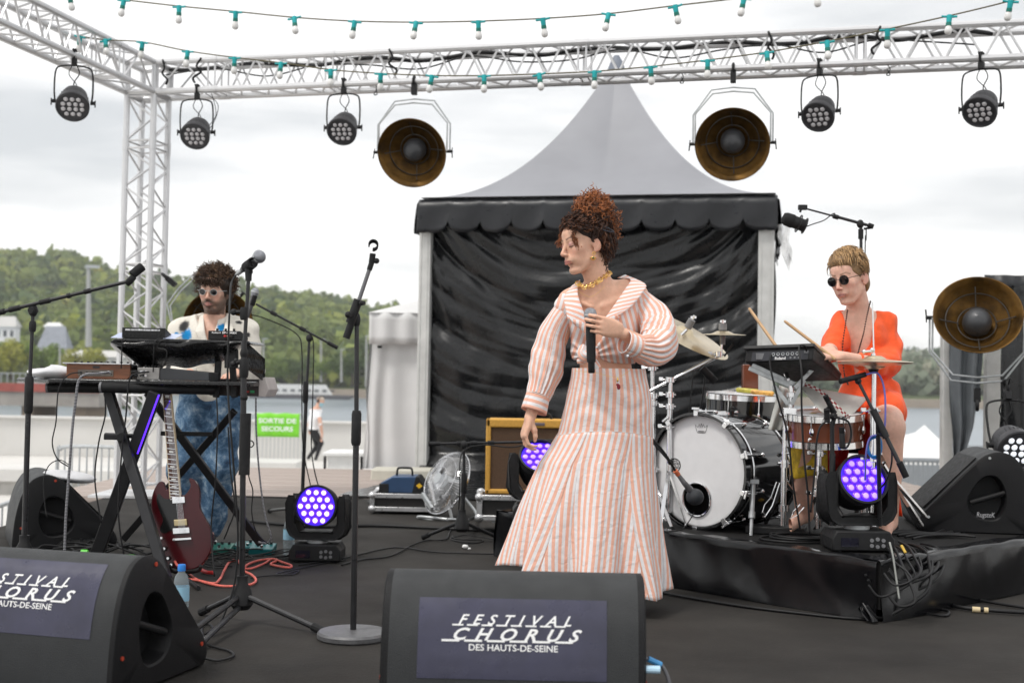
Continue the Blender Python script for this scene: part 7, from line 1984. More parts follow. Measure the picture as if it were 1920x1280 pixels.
# mixer / pedal unit
mx=T('audio_mixer','small grey mixer with cables plugged in its back on the shelf','mixer',V(kb(330,700,.1).x,KY+.1,zt))
a=kb(258,706,.02);b=kb(299,706,.02)
P('back_plate',MB().box(((a.x+b.x)/2,KY+.02,zt+.030),(b.x-a.x,.012,.056)),mat('grey_metal_plate',(.30,.29,.28),.45,.4),mx,bevel=.002)
c=kb(399,712,.10);hN=.058
P('body',MB().prism([(0,0),(c.x-b.x,0),(c.x-b.x,.040),(0,hN)],(b.x,KY+.02,zt),(1,0,0),(0,0,1),(0,1,0),.20),mat('dark_mixer_case',(.035,.037,.042),.5),mx,smooth=0,bevel=.003)
P('deck',MB().box(((a.x+b.x)/2,KY+.13,zt+.052),(b.x-a.x,.2,.012)),mat('grey_metal_plate',(.30,.29,.28),.45,.4),mx,bevel=.002)
for i in range(5):
 for j in range(2):inst('knob',kn,mx,Matrix.Translation(V(kb(268+i*12,0,.06).x,KY+.06+j*.05,zt+.058)-mx.location))
for i in range(4):P('jack_plug',MB().cyl((kb(266+(i%2)*16,0,0).x,KY+.012,zt+.020+.018*(i//2)),(kb(266+(i%2)*16,0,0).x+.03,KY-.012,zt+.020+.018*(i//2)),.0065,n=10),M_CHR if i%2 else M_BLK,mx)
# right hand keyboard end with partial name
lg=T('stage_keyboard','dark keyboard end with white lettering, right of the mic stand','keyboard',kb(470,722,.35))
a=kb(392,741,.33);b=kb(486,711,.33)
P('back',MB().box(((a.x+b.x)/2,KY+.45,(a.z+b.z)/2),(b.x-a.x,.24,b.z-a.z)),mat('dark_brown_case',(.03,.018,.018),.4),lg,bevel=.004)
P('end_cheek',MB().prism([(0,0),(.035,-.002),(.050,.035),(.030,b.z-a.z+.012),(0,b.z-a.z+.002)],(b.x,KY+.32,a.z),(1,0,0),(0,0,1),(0,1,0),.26),mat('rose_white_cheek',(.55,.50,.48),.4),lg,smooth=0,bevel=.003)
text(lg,'gue',(kb(470,719,.325).x,KY+.326,kb(470,719,.325).z),.021,(1,0,0),(0,-1,0),M_LET,bold=.03)
P('indicator',MB().box((kb(473,734,.325).x,KY+.327,kb(473,734,.325).z),(.02,.004,.012)),mat('green_plug',(.02,.35,.12),.4),lg);P('indicator',MB().box((kb(464,734,.325).x,KY+.327,kb(464,734,.325).z),(.016,.004,.010)),mat('red_plug',(.5,.02,.02),.4),lg)
# upper keyboard in a black wrap: belly hanging in the middle
uk=T('wrapped_keyboard','large keyboard wrapped in glossy black plastic on the upper tier','keyboard',kb(340,660,.25))
def ukP(i,j):
 u=i/60;px=lerp(207,462,u);k=abs(2*u-1)
 ytop=639+1.5*math.sin(u*7);ybot=688-40*k**2.6+2.2*math.sin(u*25)
 t=j/14
 py=ytop+(ybot-ytop)*min(1,t*1.0)
 y=.02-.02*math.sin(PI*t)+.30*t**2.2
 q=kb(px,py,y);q.y+=.006*math.sin(u*17+t*7)+.003*math.sin(u*41+t*3);return q
P('wrap',MB().grid(ukP,61,15),M_WRAP,uk,smooth=180)
zt2=kb(330,639,.05).z
P('top',MB().prism([(-.30,0),(-.28,.016),(.0,.018),(.36,.016),(.375,0)],(kb(325,640,.02).x,KY+.015,zt2-.010),(1,0,0),(0,0,1),(0,1,0),.34),M_WRAP,uk,smooth=0,bevel=.006)
P('wrap_end',MB().grid(lambda i,j:(lambda u,v:kb(lerp(455,496,v),lerp(lerp(636,672,v),lerp(686,715,v),u),.02+.34*v+.012*math.sin(u*11+v*6)))(i/14,j/10),15,11),M_WRAP,uk,smooth=180,solid=.006)
P('loose_flap',MB().grid(lambda i,j:(lambda u,v:kb(lerp(212,262,u)+v*42,lerp(646,688,u)-2+v*6*math.sin(u*8),.05+.30*v+.01*math.sin(u*17)))(i/16,j/8),17,9),M_WRAP,uk,smooth=180,solid=.003)
zt3=zt2+.009
dm=T('drum_machine','black drum machine standing on the wrapped keyboard, left end','drum machine',V(kb(268,636,.12).x,KY+.1,zt3))
a=kb(227,637,.04);b=kb(308,637,.04);w_=b.x-a.x
P('case',MB().prism([(0,0),(.16,0),(.16,.016),(.0,.052)],(a.x,KY+.05,zt3),(0,1,0),(0,0,1),(1,0,0),w_),M_BLKM,dm,smooth=0,bevel=.002)
text(dm,'DRUM COMPUTER',(a.x+w_*.40,KY+.0475,zt3+.040),.0085,(1,0,0),(0,-1,0),M_LET,bold=.04,width=w_*.66) if False else None
P('printed_strip',MB().box((a.x+w_*.48,KY+.0485,zt3+.041),(w_*.80,.001,.0075)),mat('worn_white_print',(.55,.56,.58),.5,0,.8,180,stretch=(1,1,.2)),dm,smooth=0)
for i in range(9):P('jack_socket',MB().cyl((a.x+w_*(.08+.1*i),KY+.05,zt3+.018),(a.x+w_*(.08+.1*i),KY+.045,zt3+.018),.0045,n=8),M_BLK,dm)
smp=T('sampler','small black sampler with white lettering in front of the keyboard player','sampler',V(kb(418,636,.12).x,KY+.1,zt3))
a=kb(389,637,.04);b=kb(450,637,.04);w_=b.x-a.x
P('case',MB().prism([(0,0),(.17,0),(.17,.022),(.0,.044)],(a.x,KY+.05,zt3),(0,1,0),(0,0,1),(1,0,0),w_),M_BLKM,smp,smooth=0,bevel=.003)
text(smp,'Roland',(a.x+w_*.25,KY+.0475,zt3+.034),.0075,(1,0,0),(0,-1,0),M_LET,bold=.02,width=w_*.26);text(smp,'SP-404SX',(a.x+w_*.66,KY+.0475,zt3+.034),.0085,(1,0,0),(0,-1,0),M_LET,bold=.04,width=w_*.46)
for i in range(3):P('knob',MB().cyl((a.x+w_*(.22+.26*i),KY+.09,zt3+.035),(a.x+w_*(.22+.26*i),KY+.09,zt3+.056),.006,n=10),M_BLK,smp)
for i,c_ in enumerate(((.5,.02,.02),(.45,.30,.22),(.02,.02,.02))):P('jack_plug',MB().cyl((a.x+w_*(.55+.1*i),KY+.05,zt3+.018),(a.x+w_*(.55+.1*i),KY+.02,zt3+.018),.005,n=8),mat('plug%d'%i,c_,.4),smp)
for i,(px0,px1,l) in enumerate(((208,232,'sheet of paper sticking out left of the drum machine'),(306,328,'bluish sheet of paper right of the drum machine'))):
 a=kb(px0,637,.05);b=kb(px1,637,.05);s_=P('paper_sheet',MB().add([V(a.x,KY+.045,zt3+.001),V(b.x,KY+.045,zt3+.001),V(b.x,KY+.19,zt3+.028),V(a.x-.004,KY+.19,zt3+.030)],[(0,1,2,3)]),mat('bluish_paper',(.50,.55,.72),.7),smooth=0,solid=.001);tag(s_,l,'paper')
# ================================================================== RISER
RA,RB=V(-.06,6.93,0),V(1.52,5.18,0)
RU=(RA-RB).normalized();RL=(RA-RB).length;RV=V(-RU.y,RU.x,0)*-1
if RV.y<0:RV=-RV
rs=T('drum_riser','low black riser skirted in glossy plastic under the drum kit','riser',RB)
M_RTOP=mat('riser_top_carpet',(.010,.0095,.0095),.8,0,.3,3,bump=.2,bscale=50,spec=.25)
M_SKIRT=mat('glossy_black_plastic',(.004,.004,.005),.20,0,.2,6,bump=.05,bscale=9,rvar=.05,spec=.4)
R0=RB-RU*.0;W2=3.0;H=.25
def rp(u,v,z):return R0+RU*u+RV*v+V(0,0,z)
P('deck',MB().add([rp(-.02,.0,.05),rp(RL,0,.05),rp(RL,W2,.05),rp(-.02,W2,.05),rp(-.02,0,H),rp(RL,0,H),rp(RL,W2,H),rp(-.02,W2,H)],[(3,2,1,0),(4,5,6,7),(0,1,5,4),(1,2,6,5),(2,3,7,6),(3,0,4,7)]),M_RTOP,rs,smooth=0)
def skirt(a,b,nrm,L,sd):
 def f(i,j):
  u=i/120;t=j/16;wob=.006*math.sin(u*L*9+sd+2*t)+.003*math.sin(u*L*31+t*4)*(1-t)+.008*math.sin(t*5+u*L*3+sd)*t-.006*abs(math.sin(u*L*4.1+t*1.5+sd))**.5
  if t<.2:z=H+.004-.002*math.sin(u*60);o=-.09*(1-t/.2)+.008;z+=.003*math.sin(u*40+t*30)
  else :z=(H+.004)*(1-(t-.2)/.8)+.002;o=.012+wob+.015*(t-.2)
  return a.lerp(b,u)+nrm*o+V(0,0,z)
 P('skirt',MB().grid(f,121,17),M_SKIRT,rs,smooth=180)
skirt(rp(-.01,0,0),rp(RL+.01,0,0),-RV,RL,1);skirt(rp(-.02,-.01,0),rp(-.02,W2,0),-RU,W2,3);skirt(rp(RL,-.01,0),rp(RL,W2,0),RU,W2,5)
P('skirt_tuft',MB().grid(lambda i,j:rp(.02+.05*i/9-.06*(j/8),-.03-.03*math.sin(i*1.4)-.02*j/8,.05*(1-j/8)*(1+.4*math.sin(i*2))+.012),10,9),M_SKIRT,rs,smooth=180)
# ================================================================== BASS DRUM
M_GLOSS=mat('black_lacquer',(.006,.006,.007),.08,0,.1,5,coat=.8)
M_HEADW=mat('coated_white_head',(.76,.76,.77),.6,0,.04,14,bump=.05,bscale=200)
M_CYM=mat('bronze_cymbal',(.62,.52,.36),.30,.85,.10,30,bump=.05,bscale=100,stretch=(1,1,1))
M_WOODB=mat('red_brown_shell',(.14,.04,.018),.2,0,.2,8,coat=.5)
BC=at(1313,880,6.2);BC.z=.25+.288;BR_=.279
bn_=V(-.68,-.733,0).normalized();bh=V(.733,-.68,0).normalized()
bd=T('bass_drum','black bass drum with a white front head and a chrome rimmed port hole','drum',V(BC.x,BC.y,.25))
def bp(x,z,d):return BC+bh*x+V(0,0,z)+bn_*d
hx,hz,hr=-.012,-.142,.082
def bring(i,j):
 a=2*PI*i/64;t=(j/8);o=(BR_*math.cos(a),BR_*math.sin(a))
 p=(hx+hr*math.cos(a),hz+hr*math.sin(a));return bp(lerp(p[0],o[0],t),lerp(p[1],o[1],t),.006 if t<.95 else .0)
P('front_head',MB().grid(bring,64,9,closed=True),M_HEADW,bd,smooth=180)
P('port_ring',MB().torus(bp(hx,hz,.008),hr,.007,bn_,48,8),M_CHR,bd)
P('shell',MB().lathe([(.272,.02),(.276,.0),(.276,-.44),(.272,-.44),(.268,-.43),(.268,.0)],BC,bn_,56),M_GLOSS,bd,smooth=40)
P('rear_head',MB().lathe([(0,-.44),(.27,-.44)],BC,bn_,48),M_HEADW,bd)
for d0 in (.018,-.452):P('hoop',MB().lathe([(.278,-.018),(.290,-.018),(.290,.022),(.278,.022),(.278,-.018)],BC+bn_*d0,bn_,64),M_GLOSS,bd,smooth=40)
for d0 in (-.045,-.38):P('chrome_band',MB().torus(BC+bn_*d0,.281,.004,bn_,56,6),M_CHR,bd)
for k in range(10):
 a=2*PI*(k+.5)/10;er=bh*math.cos(a)+V(0,0,math.sin(a));et=-bh*math.sin(a)+V(0,0,math.cos(a));q=BC+er*.296
 R_=Matrix((et,bn_,er)).transposed()
 for d0,sg_ in ((.022,1),(-.455,-1)):
  c_=P('claw',MB().box(q+bn_*d0,(.030,.044,.010),R_).box(q+bn_*(d0+.022*sg_)-er*.012,(.026,.006,.026),R_).cyl(q+bn_*(d0-.025*sg_)+er*.004,q+bn_*(d0+.016*sg_)+er*.004,.006,n=8).box(q+bn_*(d0+.026*sg_)+er*.012,(.042,.008,.012),R_),M_CHR,bd,bevel=.002)
 P('tension_rod',MB().cyl(q+bn_*.0,q+bn_*-.13,.003,n=6).cyl(q+bn_*-.32,q+bn_*-.44,.003,n=6),M_CHR,bd)
 P('lug',MB().sph(q+bn_*-.13-er*.008,(.012,.012,.012),8,6).sph(q+bn_*-.32-er*.008,(.012,.012,.012),8,6),M_CHR,bd)
M_INK=mat('black_print',(.02,.02,.022),.5)
cw=[(-.030,-.012),(-.022,-.026),(.022,-.026),(.030,-.012),(.036,.012),(.020,.000),(.013,.016),(.006,.002),(0,.020),(-.006,.002),(-.013,.016),(-.020,.000),(-.036,.012)]
P('crown_logo',MB().tube([bp(a+.008,b+.215,.0075) for a,b in cw],.0012,4,closed=True).tube([bp(.008+a,.196,.0075) for a in (-.018,0,.018)],.0022,4),M_INK,bd,kind='stuff')
lc=(-.148,.020);P('round_logo',MB().torus(bp(lc[0],lc[1],.007),.033,.0024,bn_,30,5).torus(bp(lc[0],lc[1],.007),.020,.0016,bn_,24,5).tube([bp(lc[0]+.016,lc[1]+.008,.0075),bp(lc[0]-.013,lc[1]+.012,.0075),bp(lc[0]+.012,lc[1]-.010,.0075),bp(lc[0]-.014,lc[1]-.008,.0075)],.0028,4),M_INK,bd,kind='stuff')
for k in range(24):
 a=k*PI/12;P('round_logo_letter',MB().tube([bp(lc[0]+.024*math.cos(a),lc[1]+.024*math.sin(a),.0075),bp(lc[0]+.030*math.cos(a),lc[1]+.030*math.sin(a),.0075)],.0016,4),M_INK,bd,kind='stuff') if k%3 else None
a=at(1412,902,6.05);b=fl(1408,1004,.25);P('spur',MB().cyl(a,a.lerp(b,.62),.012,n=12).cyl(a.lerp(b,.6),b,.0085,n=10).cyl(a.lerp(b,.56),a.lerp(b,.68),.016,n=12).box(a,(.05,.04,.02)),M_STL,bd)
# kick microphone
km=T('kick_microphone','big dark kick drum microphone in front of the port hole','microphone',bp(hx,hz,.05))
kc_=at(1303,931,6.02);P('ball',MB().sph(kc_,(.043,.043,.040),20,12),mat('dark_foam',(.03,.034,.04),.55,0,.2,200,bump=.4,bscale=500),km)
P('body',MB().cyl(kc_+V(-.02,0,.03),at(1283,905,5.98),.017,.013,14).cyl(at(1283,905,5.98),at(1272,890,5.97),.013,.010,14),M_GRY,km);P('orange_ring',MB().cyl(at(1272,890,5.97),at(1266,882,5.96),.012,n=14),mat('orange_ring',(.7,.18,.08),.5),km)
cable('microphone_cable','black cable running from the kick microphone towards the skirt',[at(1266,882,5.96),at(1258,868,5.95),at(1248,852,5.95),at(1232,832,5.95),at(1212,812,5.95)],.006,M_CAB)
cable('microphone_cable','thin cable drooping from the port hole to the riser',[bp(hx,hz-.06,.03),at(1293,975,5.98),at(1278,992,5.95),at(1250,996,5.9),at(1222,990,5.9)],.0028,M_CAB)
ks=T('mic_stand','small black boom stand whose arm holds the kick microphone','microphone stand',V(at(1195,990,6.0).x,6.1,.25),'microphone stands')
P('boom',MB().cyl(at(1195,795,6.0),at(1262,872,5.97),.006,n=10),M_STAND,ks);P('clutch',MB().sph(at(1257,866,5.97),.014,10,8),M_BLKM,ks)
# ================================================================== TOMS AND SNARE
def drum(label,name,c,r,h,shell,ax=V(0,0,1),nl=8,m_head=None):
 c=Vector(c);ax=Vector(ax).normalized();t=T(name,label,'drum',c)
 P('shell',MB().lathe([(r-.006,0),(r-.006,-h),(r-.012,-h),(r-.012,0)],c,ax,48),shell,t,smooth=40)
 P('head',MB().lathe([(0,.004),(r-.008,.004)],c,ax,40),m_head or M_HEADW,t)
 for z in (.0,-h):P('hoop',MB().lathe([(r-.004,-.016),(r+.002,-.018),(r+.001,.010),(r+.006,.014),(r-.004,.014),(r-.004,-.016)],c+ax*z,ax,56),M_CHR,t,smooth=50)
 x=ax.orthogonal().normalized();y=ax.cross(x)
 for k in range(nl):
  a=2*PI*(k+.3)/nl;e=x*math.cos(a)+y*math.sin(a)
  P('lug',MB().sph(c+e*(r+.004)-ax*(h*.5),(.010,.010,.020),8,6).cyl(c+e*(r+.005)-ax*.0,c+e*(r+.005)-ax*(h*.45),.0028,n=6).cyl(c+e*(r+.005)+ax*.012,c+e*(r+.005)-ax*.004,.006,n=8),M_CHR,t)
 return t
c=at(1393,742,6.62);drum('wide black tom with chrome hoops above the bass drum','tom_drum',c,.197,.19,M_GLOSS,V(.02,-.05,1))
P('tom_mount',MB().box(at(1352,775+8,6.4),(.05,.04,.07)).cyl(at(1352,790,6.4),at(1352,815,6.4),.014,n=10),M_CHR,bd,bevel=.003)
for i,(px,py,c_,l) in enumerate(((1400,731,(.55,.50,.08),'yellow green shaker lying on the tom'),(1428,735,(.70,.38,.08),'orange yellow shaker lying on the tom, right of the green one'))):
 q=at(px,py,6.6-.05*i);tag(P('shaker',MB().cyl(q-V(.045,.0,0),q+V(.045,-.04,-.006),.013,n=12).sph(q-V(.045,0,0),.013,10,6).sph(q+V(.045,-.04,-.006),.013,10,6),mat('shaker%d'%i,c_,.4,0,.5,40)),l,'shaker')
q=at(1406,728,6.78);tag(P('wood_block',MB().box(q+V(0,0,.055),(.085,.05,.15)),M_WOODB,bevel=.006),'brown wooden block standing behind the tom','wood block')
drum('snare drum with a red brown shell under the grey cloth','snare_drum',at(1545,778,5.75),.178,.12,M_WOODB,V(-.03,-.08,1),8)
drum('small black drum at the right of the kit beside the hi-hat stand','side_drum',at(1610,775,6.0)+V(-.05,.05,0),.15,.10,M_GLOSS,V(.05,-.1,1),6)
# cloths
def cloth_poly(name,label,quad,Y,m,amp=.012,dy=0.25):
 a,b,c_,d_=quad
 o=P(name,MB().grid(lambda i,j:(lambda u,v:at(lerp(lerp(a[0],b[0],u),lerp(d_[0],c_[0],u),v),lerp(lerp(a[1],b[1],u),lerp(d_[1],c_[1],u),v),Y+dy*(1-v)+amp*math.sin(u*13+v*3)*(.3+v)))(i/24,j/14),25,15,uvf=lambda i,j:(i/24.0,j/14.0)),m,smooth=180,solid=.003)
 tag(o,label,'cloth');return o
M_CL=mat('grey_cotton',(.52,.52,.49),.85,0,.10,12,bump=.3,bscale=60)
cl1=cloth_poly('drum_cloth','grey cloth with a red checked edge draped over the snare drum',((1498,722),(1628,746),(1577,800),(1536,768)),5.62,M_CL)
mck=mat('red_checked_edge',(.30,.03,.03),.8);nt=mck.node_tree;tcn=node(nt,'ShaderNodeTexCoord');ck=node(nt,'ShaderNodeTexChecker');ck.inputs['Scale'].default_value=1;mpn=node(nt,'ShaderNodeMapping');mpn.inputs['Scale'].default_value=(22,2,1)
ck.inputs['Color1'].default_value=(.22,.015,.02,1);ck.inputs['Color2'].default_value=(.52,.52,.49,1);nt.links.new(tcn.outputs['UV'],mpn.inputs[0]);nt.links.new(mpn.outputs[0],ck.inputs['Vector']);nt.links.new(ck.outputs[0],bsdf(mck).inputs['Base Color'])
e0=[(1505,722,5.80),(1530,732,5.75),(1556,753,5.66),(1582,778,5.60),(1592,786,5.595)]
pts_=spline([at(a,b,c-.02) for a,b,c in e0],5)
P('checked_edge',MB().grid(lambda i,j:pts_[i]+V(.008*j,0,.013*j),len(pts_),2,uvf=lambda i,j:(i/(len(pts_)-1),j)),mck,cl1,smooth=180)
cloth_poly('drum_cloth','beige cloth hanging under the drum pad behind its clamp',((1462,722),(1494,735),(1478,806),(1440,806)),5.9,M_CL,.02,.1)
# ================================================================== DRUM PAD
A=at(1400,651,5.72);B=at(1527,646,5.58);Wd=at(1577,702,5.84)-B;TN=V(0,0,-.082)
pdt=T('drum_pad','black electronic drum pad showing its rear sockets and maker name','drum pad',(A+B)/2)
U_=(B-A).normalized();Nn=Wd.cross(U_).normalized();Nn=Nn if Nn.z<0 else -Nn
def hexa(a,b,w,t0,t1):
 return [a,b,b+w,a+w,a+t0,b+t0,b+w+t1,a+w+t1]
vs=hexa(A,B,Wd,Nn*.075+V(0,.02,0),Nn*.032)
P('case',MB().add(vs,[(0,1,2,3),(7,6,5,4),(0,4,5,1),(1,5,6,2),(2,6,7,3),(3,7,4,0)]),M_BLKM,pdt,smooth=0,bevel=.007,seg=3)
P('top_lip',MB().add(hexa(A-U_*.012-Wd.normalized()*.01-Nn*.004,B+U_*.004-Wd.normalized()*.01-Nn*.004,Wd*1.02,Nn*.018,Nn*.012),[(0,1,2,3),(7,6,5,4),(0,4,5,1),(1,5,6,2),(2,6,7,3),(3,7,4,0)]),M_BLK,pdt,smooth=0,bevel=.004)
fn=(vs[4]-vs[0]).cross(U_).normalized();fn=fn if fn.y<0 else -fn;dn=(vs[4]-vs[0]).normalized()
fp_=lambda u,w_:A+U_*(u*(B-A).length)+dn*w_+fn*.0015
P('socket_plate',MB().add([fp_(.10,.024),fp_(.93,.024),fp_(.93,.066),fp_(.10,.066)],[(0,1,2,3)]),mat('dark_socket_plate',(.03,.032,.04),.4),pdt,smooth=0,solid=.001)
text(pdt,'Roland',fp_(.53,.058)+fn*.002,.0135,U_,fn,M_LET,bold=.02,width=.048)
for i,u in enumerate((.42,.49,.56,.63,.70,.77)):P('jack_socket',MB().torus(fp_(u,.038)+fn*.002,.0062,.0016,fn,14,5),M_STL,pdt)
for i,u in enumerate((.68,.74,.80)):P('jack_socket',MB().torus(fp_(u,.056)+fn*.002,.003,.001,fn,10,5),M_STL,pdt)
P('power_inlet',MB().box(fp_(.24,.045)+fn*.002,(.045,.006,.028)).box(fp_(.90,.032)+fn*.002,(.02,.004,.012)),M_GRY,pdt)
st_=T('pad_stand','chrome stand with a white forked bracket carrying the drum pad','stand',fl(1470,1000,.25))
yk=5.74
for q in (((1404,690),(1490,727)),((1410,684),(1490,720)),((1490,727),(1516,700)),((1516,700),(1540,676)),((1478,758),(1450,722)),((1484,758),(1508,712))):
 P('bracket_arm',MB().beam(at(*q[0],yk-.02),at(*q[1],yk),.006,.020),M_STL,st_,bevel=.002)
P('tilter',MB().cyl(at(1474,700,yk),at(1478,712,yk-.03),.012,.008,10).cyl(at(1483,722,yk),at(1483,770,yk),.012,n=12).cyl(at(1483,735,yk),at(1483,745,yk),.020,n=12).box(at(1480,772,yk),(.06,.04,.04)).cyl(at(1462,778,yk),at(1492,770,yk),.012,n=10),M_CHR,st_,bevel=.002)
P('upper_tube',MB().cyl(at(1472,778,yk),at(1470,880,yk),.010,n=12),M_CHR,st_);P('base_tube',MB().cyl(at(1470,870,yk),fl(1469,975,.25)*V(1,1,0).length*0+at(1468,985,yk),.0135,n=12),M_CHR,st_)
P('clamp',MB().cyl(at(1471,862,yk),at(1471,876,yk),.020,n=12).cyl(at(1458,868,yk),at(1484,868,yk),.008,n=8).cyl(at(1469,946,yk),at(1469,958,yk),.022,n=12),M_CHR,st_)
for q in (fl(1432,990,.25),fl(1540,985,.25),fl(1478,955,.25)):P('leg',MB().beam(at(1470,900,yk),q,.016,.008),M_CHR,st_)
cable('pad_cable','black cable hanging from the left socket of the drum pad',[fp_(.40,.04)+fn*.01,fp_(.41,.09)+fn*.02,at(1455,735,5.6),at(1462,760,5.6),at(1478,820,5.6),at(1486,900,5.6),at(1500,990,5.6)],.0045,M_CAB)
cable('pad_cable','black cable hooped out of the right socket of the drum pad',[fp_(.90,.03),fp_(.89,.01)+fn*.03,fp_(.82,.02)+fn*.04,at(1503,700,5.5),at(1503,760,5.5),at(1507,850,5.5),at(1515,930,5.5),at(1518,1000,5.5)],.0045,M_CAB)
# ================================================================== CYMBALS AND STANDS
def cym(t,c,r,ax,name='cymbal'):
 b=r*.16;P(name,MB().lathe([(.004,b),(.03,b*.92),(.045,b*.55),(.05,b*.42),(r*.5,b*.25),(r*.97,.0),(r,-.002),(r*.97,-.0022),(r*.5,b*.25-.002),(.048,b*.42-.003),(.004,b-.003)],c,ax,64),M_CYM,t,smooth=60)
def chst(name,label,segs,clamps,legs=None,base=None):
 t=T(name,label,'stand',base or segs[-1][1],'chrome cymbal stands')
 for a,b,r in segs:P('tube',MB().cyl(a,b,r,n=12),M_CHR,t)
 for q,r in clamps:P('clamp',MB().cyl(q-V(0,0,.014),q+V(0,0,.014),r,n=12).cyl(q-V(.035,0,0),q+V(.03,0,0),.006,n=8).box(q-V(.045,0,-.004),(.022,.012,.020)),M_CHR,t,bevel=.002)
 for l in legs or []:P('leg',MB().beam(l[0],l[1],.018,.008),M_CHR,t);P('rubber_foot',MB().sph(l[1],.016,8,6),M_RUB,t)
 return t
y1=6.35
s_=chst('cymbal_stand','chrome boom stand carrying the large tilted cymbal, left of the bass drum',[(at(1222,640,y1),at(1224,760,y1),.010),(at(1224,745,y1),at(1226,985,y1),.0135),(at(1224,680,y1),at(1288,618,y1),.008)],[(at(1223,690,y1),.022),(at(1224,742,y1),.024),(at(1225,756,y1),.020),(at(1226,880,y1),.02)],[(at(1225,900,y1),fl(1260,992,.25)),(at(1225,900,y1),fl(1205,990,.25))])
axc=V(.42,-.30,.86).normalized();cc_=at(1283,626,6.45)
t=T('crash_cymbal','large tilted bronze cymbal just right of the singer\'s sleeve','cymbal',cc_);cym(t,cc_,.255,axc)
P('felt_cap',MB().cyl(cc_+axc*.035,cc_+axc*.085,.020,n=16),M_GRY,t);P('wing_nut',MB().cyl(cc_+axc*.085,cc_+axc*.11,.006,n=8).box(cc_+axc*.10,(.03,.006,.012)),M_CHR,t)
y2=6.3
s_=chst('cymbal_stand','chrome boom stand whose long arm rises right to the small splash cymbal',[(at(1215,735,y2),at(1352,664,y2),.0095),(at(1352,664,y2),at(1354,632,y2),.006),(at(1257,715,y2),at(1256,765,y2),.011),(at(1256,760,y2),at(1254,960,y2),.0145)],[(at(1256,712,y2),.024),(at(1348,664,y2),.018),(at(1256,740,y2),.022),(at(1256,762,y2),.021),(at(1254,800,y2),.016)],[(at(1254,880,y2),fl(1290,990,.25)),(at(1254,880,y2),fl(1236,1000,.25))])
P('stub',MB().cyl(at(1358,668,y2),at(1374,645,y2),.005,n=8),M_BLK,s_)
cs=at(1355,627,y2);t=T('splash_cymbal','small flat splash cymbal at the end of the long chrome arm','cymbal',cs);cym(t,cs,.117,V(.02,-.04,1))
P('felt_cap',MB().cyl(cs+V(0,0,.022),cs+V(0,0,.055),.021,n=16).cyl(cs-V(0,0,.05),cs-V(0,0,.0),.014,n=12),M_GRY,t);P('wing_nut',MB().cyl(cs+V(0,0,.055),cs+V(0,0,.075),.006,n=8).box(cs+V(0,0,.066),(.03,.006,.012)),M_CHR,t)
y3=5.5;xh=1640
hh_=at(xh,679,y3);hs_=chst('hi_hat_stand','chrome hi-hat stand with a long rod in front of the drummer',[(at(1636,566,y3),at(1639,700,y3),.0035),(at(1639,690,y3),at(1638,780,y3),.010),(at(1638,770,y3),at(1634,960,y3),.0145)],[(at(1638,770,y3),.022),(at(1636,860,y3),.020)],[(at(1650,850,y3),fl(1722,990,.25)),(at(1636,880,y3),fl(1590,1000,.25)),(at(1636,880,y3),fl(1660,1010,.25))])
P('cymbal_clutch',MB().cyl(at(1637,662,y3),at(1638,676,y3),.010,n=12).cyl(at(1622,659,y3),at(1640,658,y3),.006,n=8).sph(at(1620,659,y3),.009,8,6).sph(at(1636,656,y3),.011,8,6),M_CHR,hs_);P('lower_cup',MB().cyl(at(1638,684,y3),at(1638,698,y3),.030,.018,16),M_BLKM,hs_)
t=T('hi_hat_cymbals','pair of bronze hi-hat cymbals in front of the orange dress','cymbal',hh_);cym(t,hh_+V(0,0,.004),.165,V(-.01,-.02,1),'top_cymbal');cym(t,hh_-V(0,0,.006),.165,V(-.01,-.02,-1),'bottom_cymbal')
chst('snare_stand','chrome snare stand between the drum pad stand and the riser light',[(at(1537,812,5.7),at(1536,850,5.7),.014),(at(1536,845,5.7),at(1534,990,5.7),.011)],[(at(1536,850,5.7),.02),(at(1535,878,5.7),.022),(at(1534,925,5.7),.024)],[(at(1534,925,5.7),fl(1500,985,.25)),(at(1534,925,5.7),fl(1560,992,.25))])
tag(P('cow_bell',MB().cyl(at(1519,806,5.66),at(1536,812,5.62),.013,.016,12).cyl(at(1515,808,5.66),at(1520,826,5.62),.010,.012,12),M_WHT),'white plastic clamp piece in front of the snare stand','clamp')
pdl=T('bass_pedal','silver linked pedal frame standing beside the bass drum','pedal',fl(1440,1000,.25))
P('frame',MB().tube([at(a,b,5.72) for a,b in ((1456,903),(1462,905),(1452,936),(1448,948),(1436,966),(1430,960),(1434,946),(1446,932))],.003,6,closed=True).tube([at(a,b,5.6) for a,b in ((1500,945),(1508,950),(1495,965),(1482,972),(1488,958))],.003,6,closed=True),M_CHR,pdl)
P('foot_plate',MB().box(fl(1425,1000,.25)+V(0,.1,.02),(.09,.26,.02),Matrix.Rotation(.5,3,'Z')).box(fl(1425,985,.25)+V(0,.2,.06),(.09,.02,.10),Matrix.Rotation(.5,3,'Z')),M_BLKM,pdl,bevel=.004)
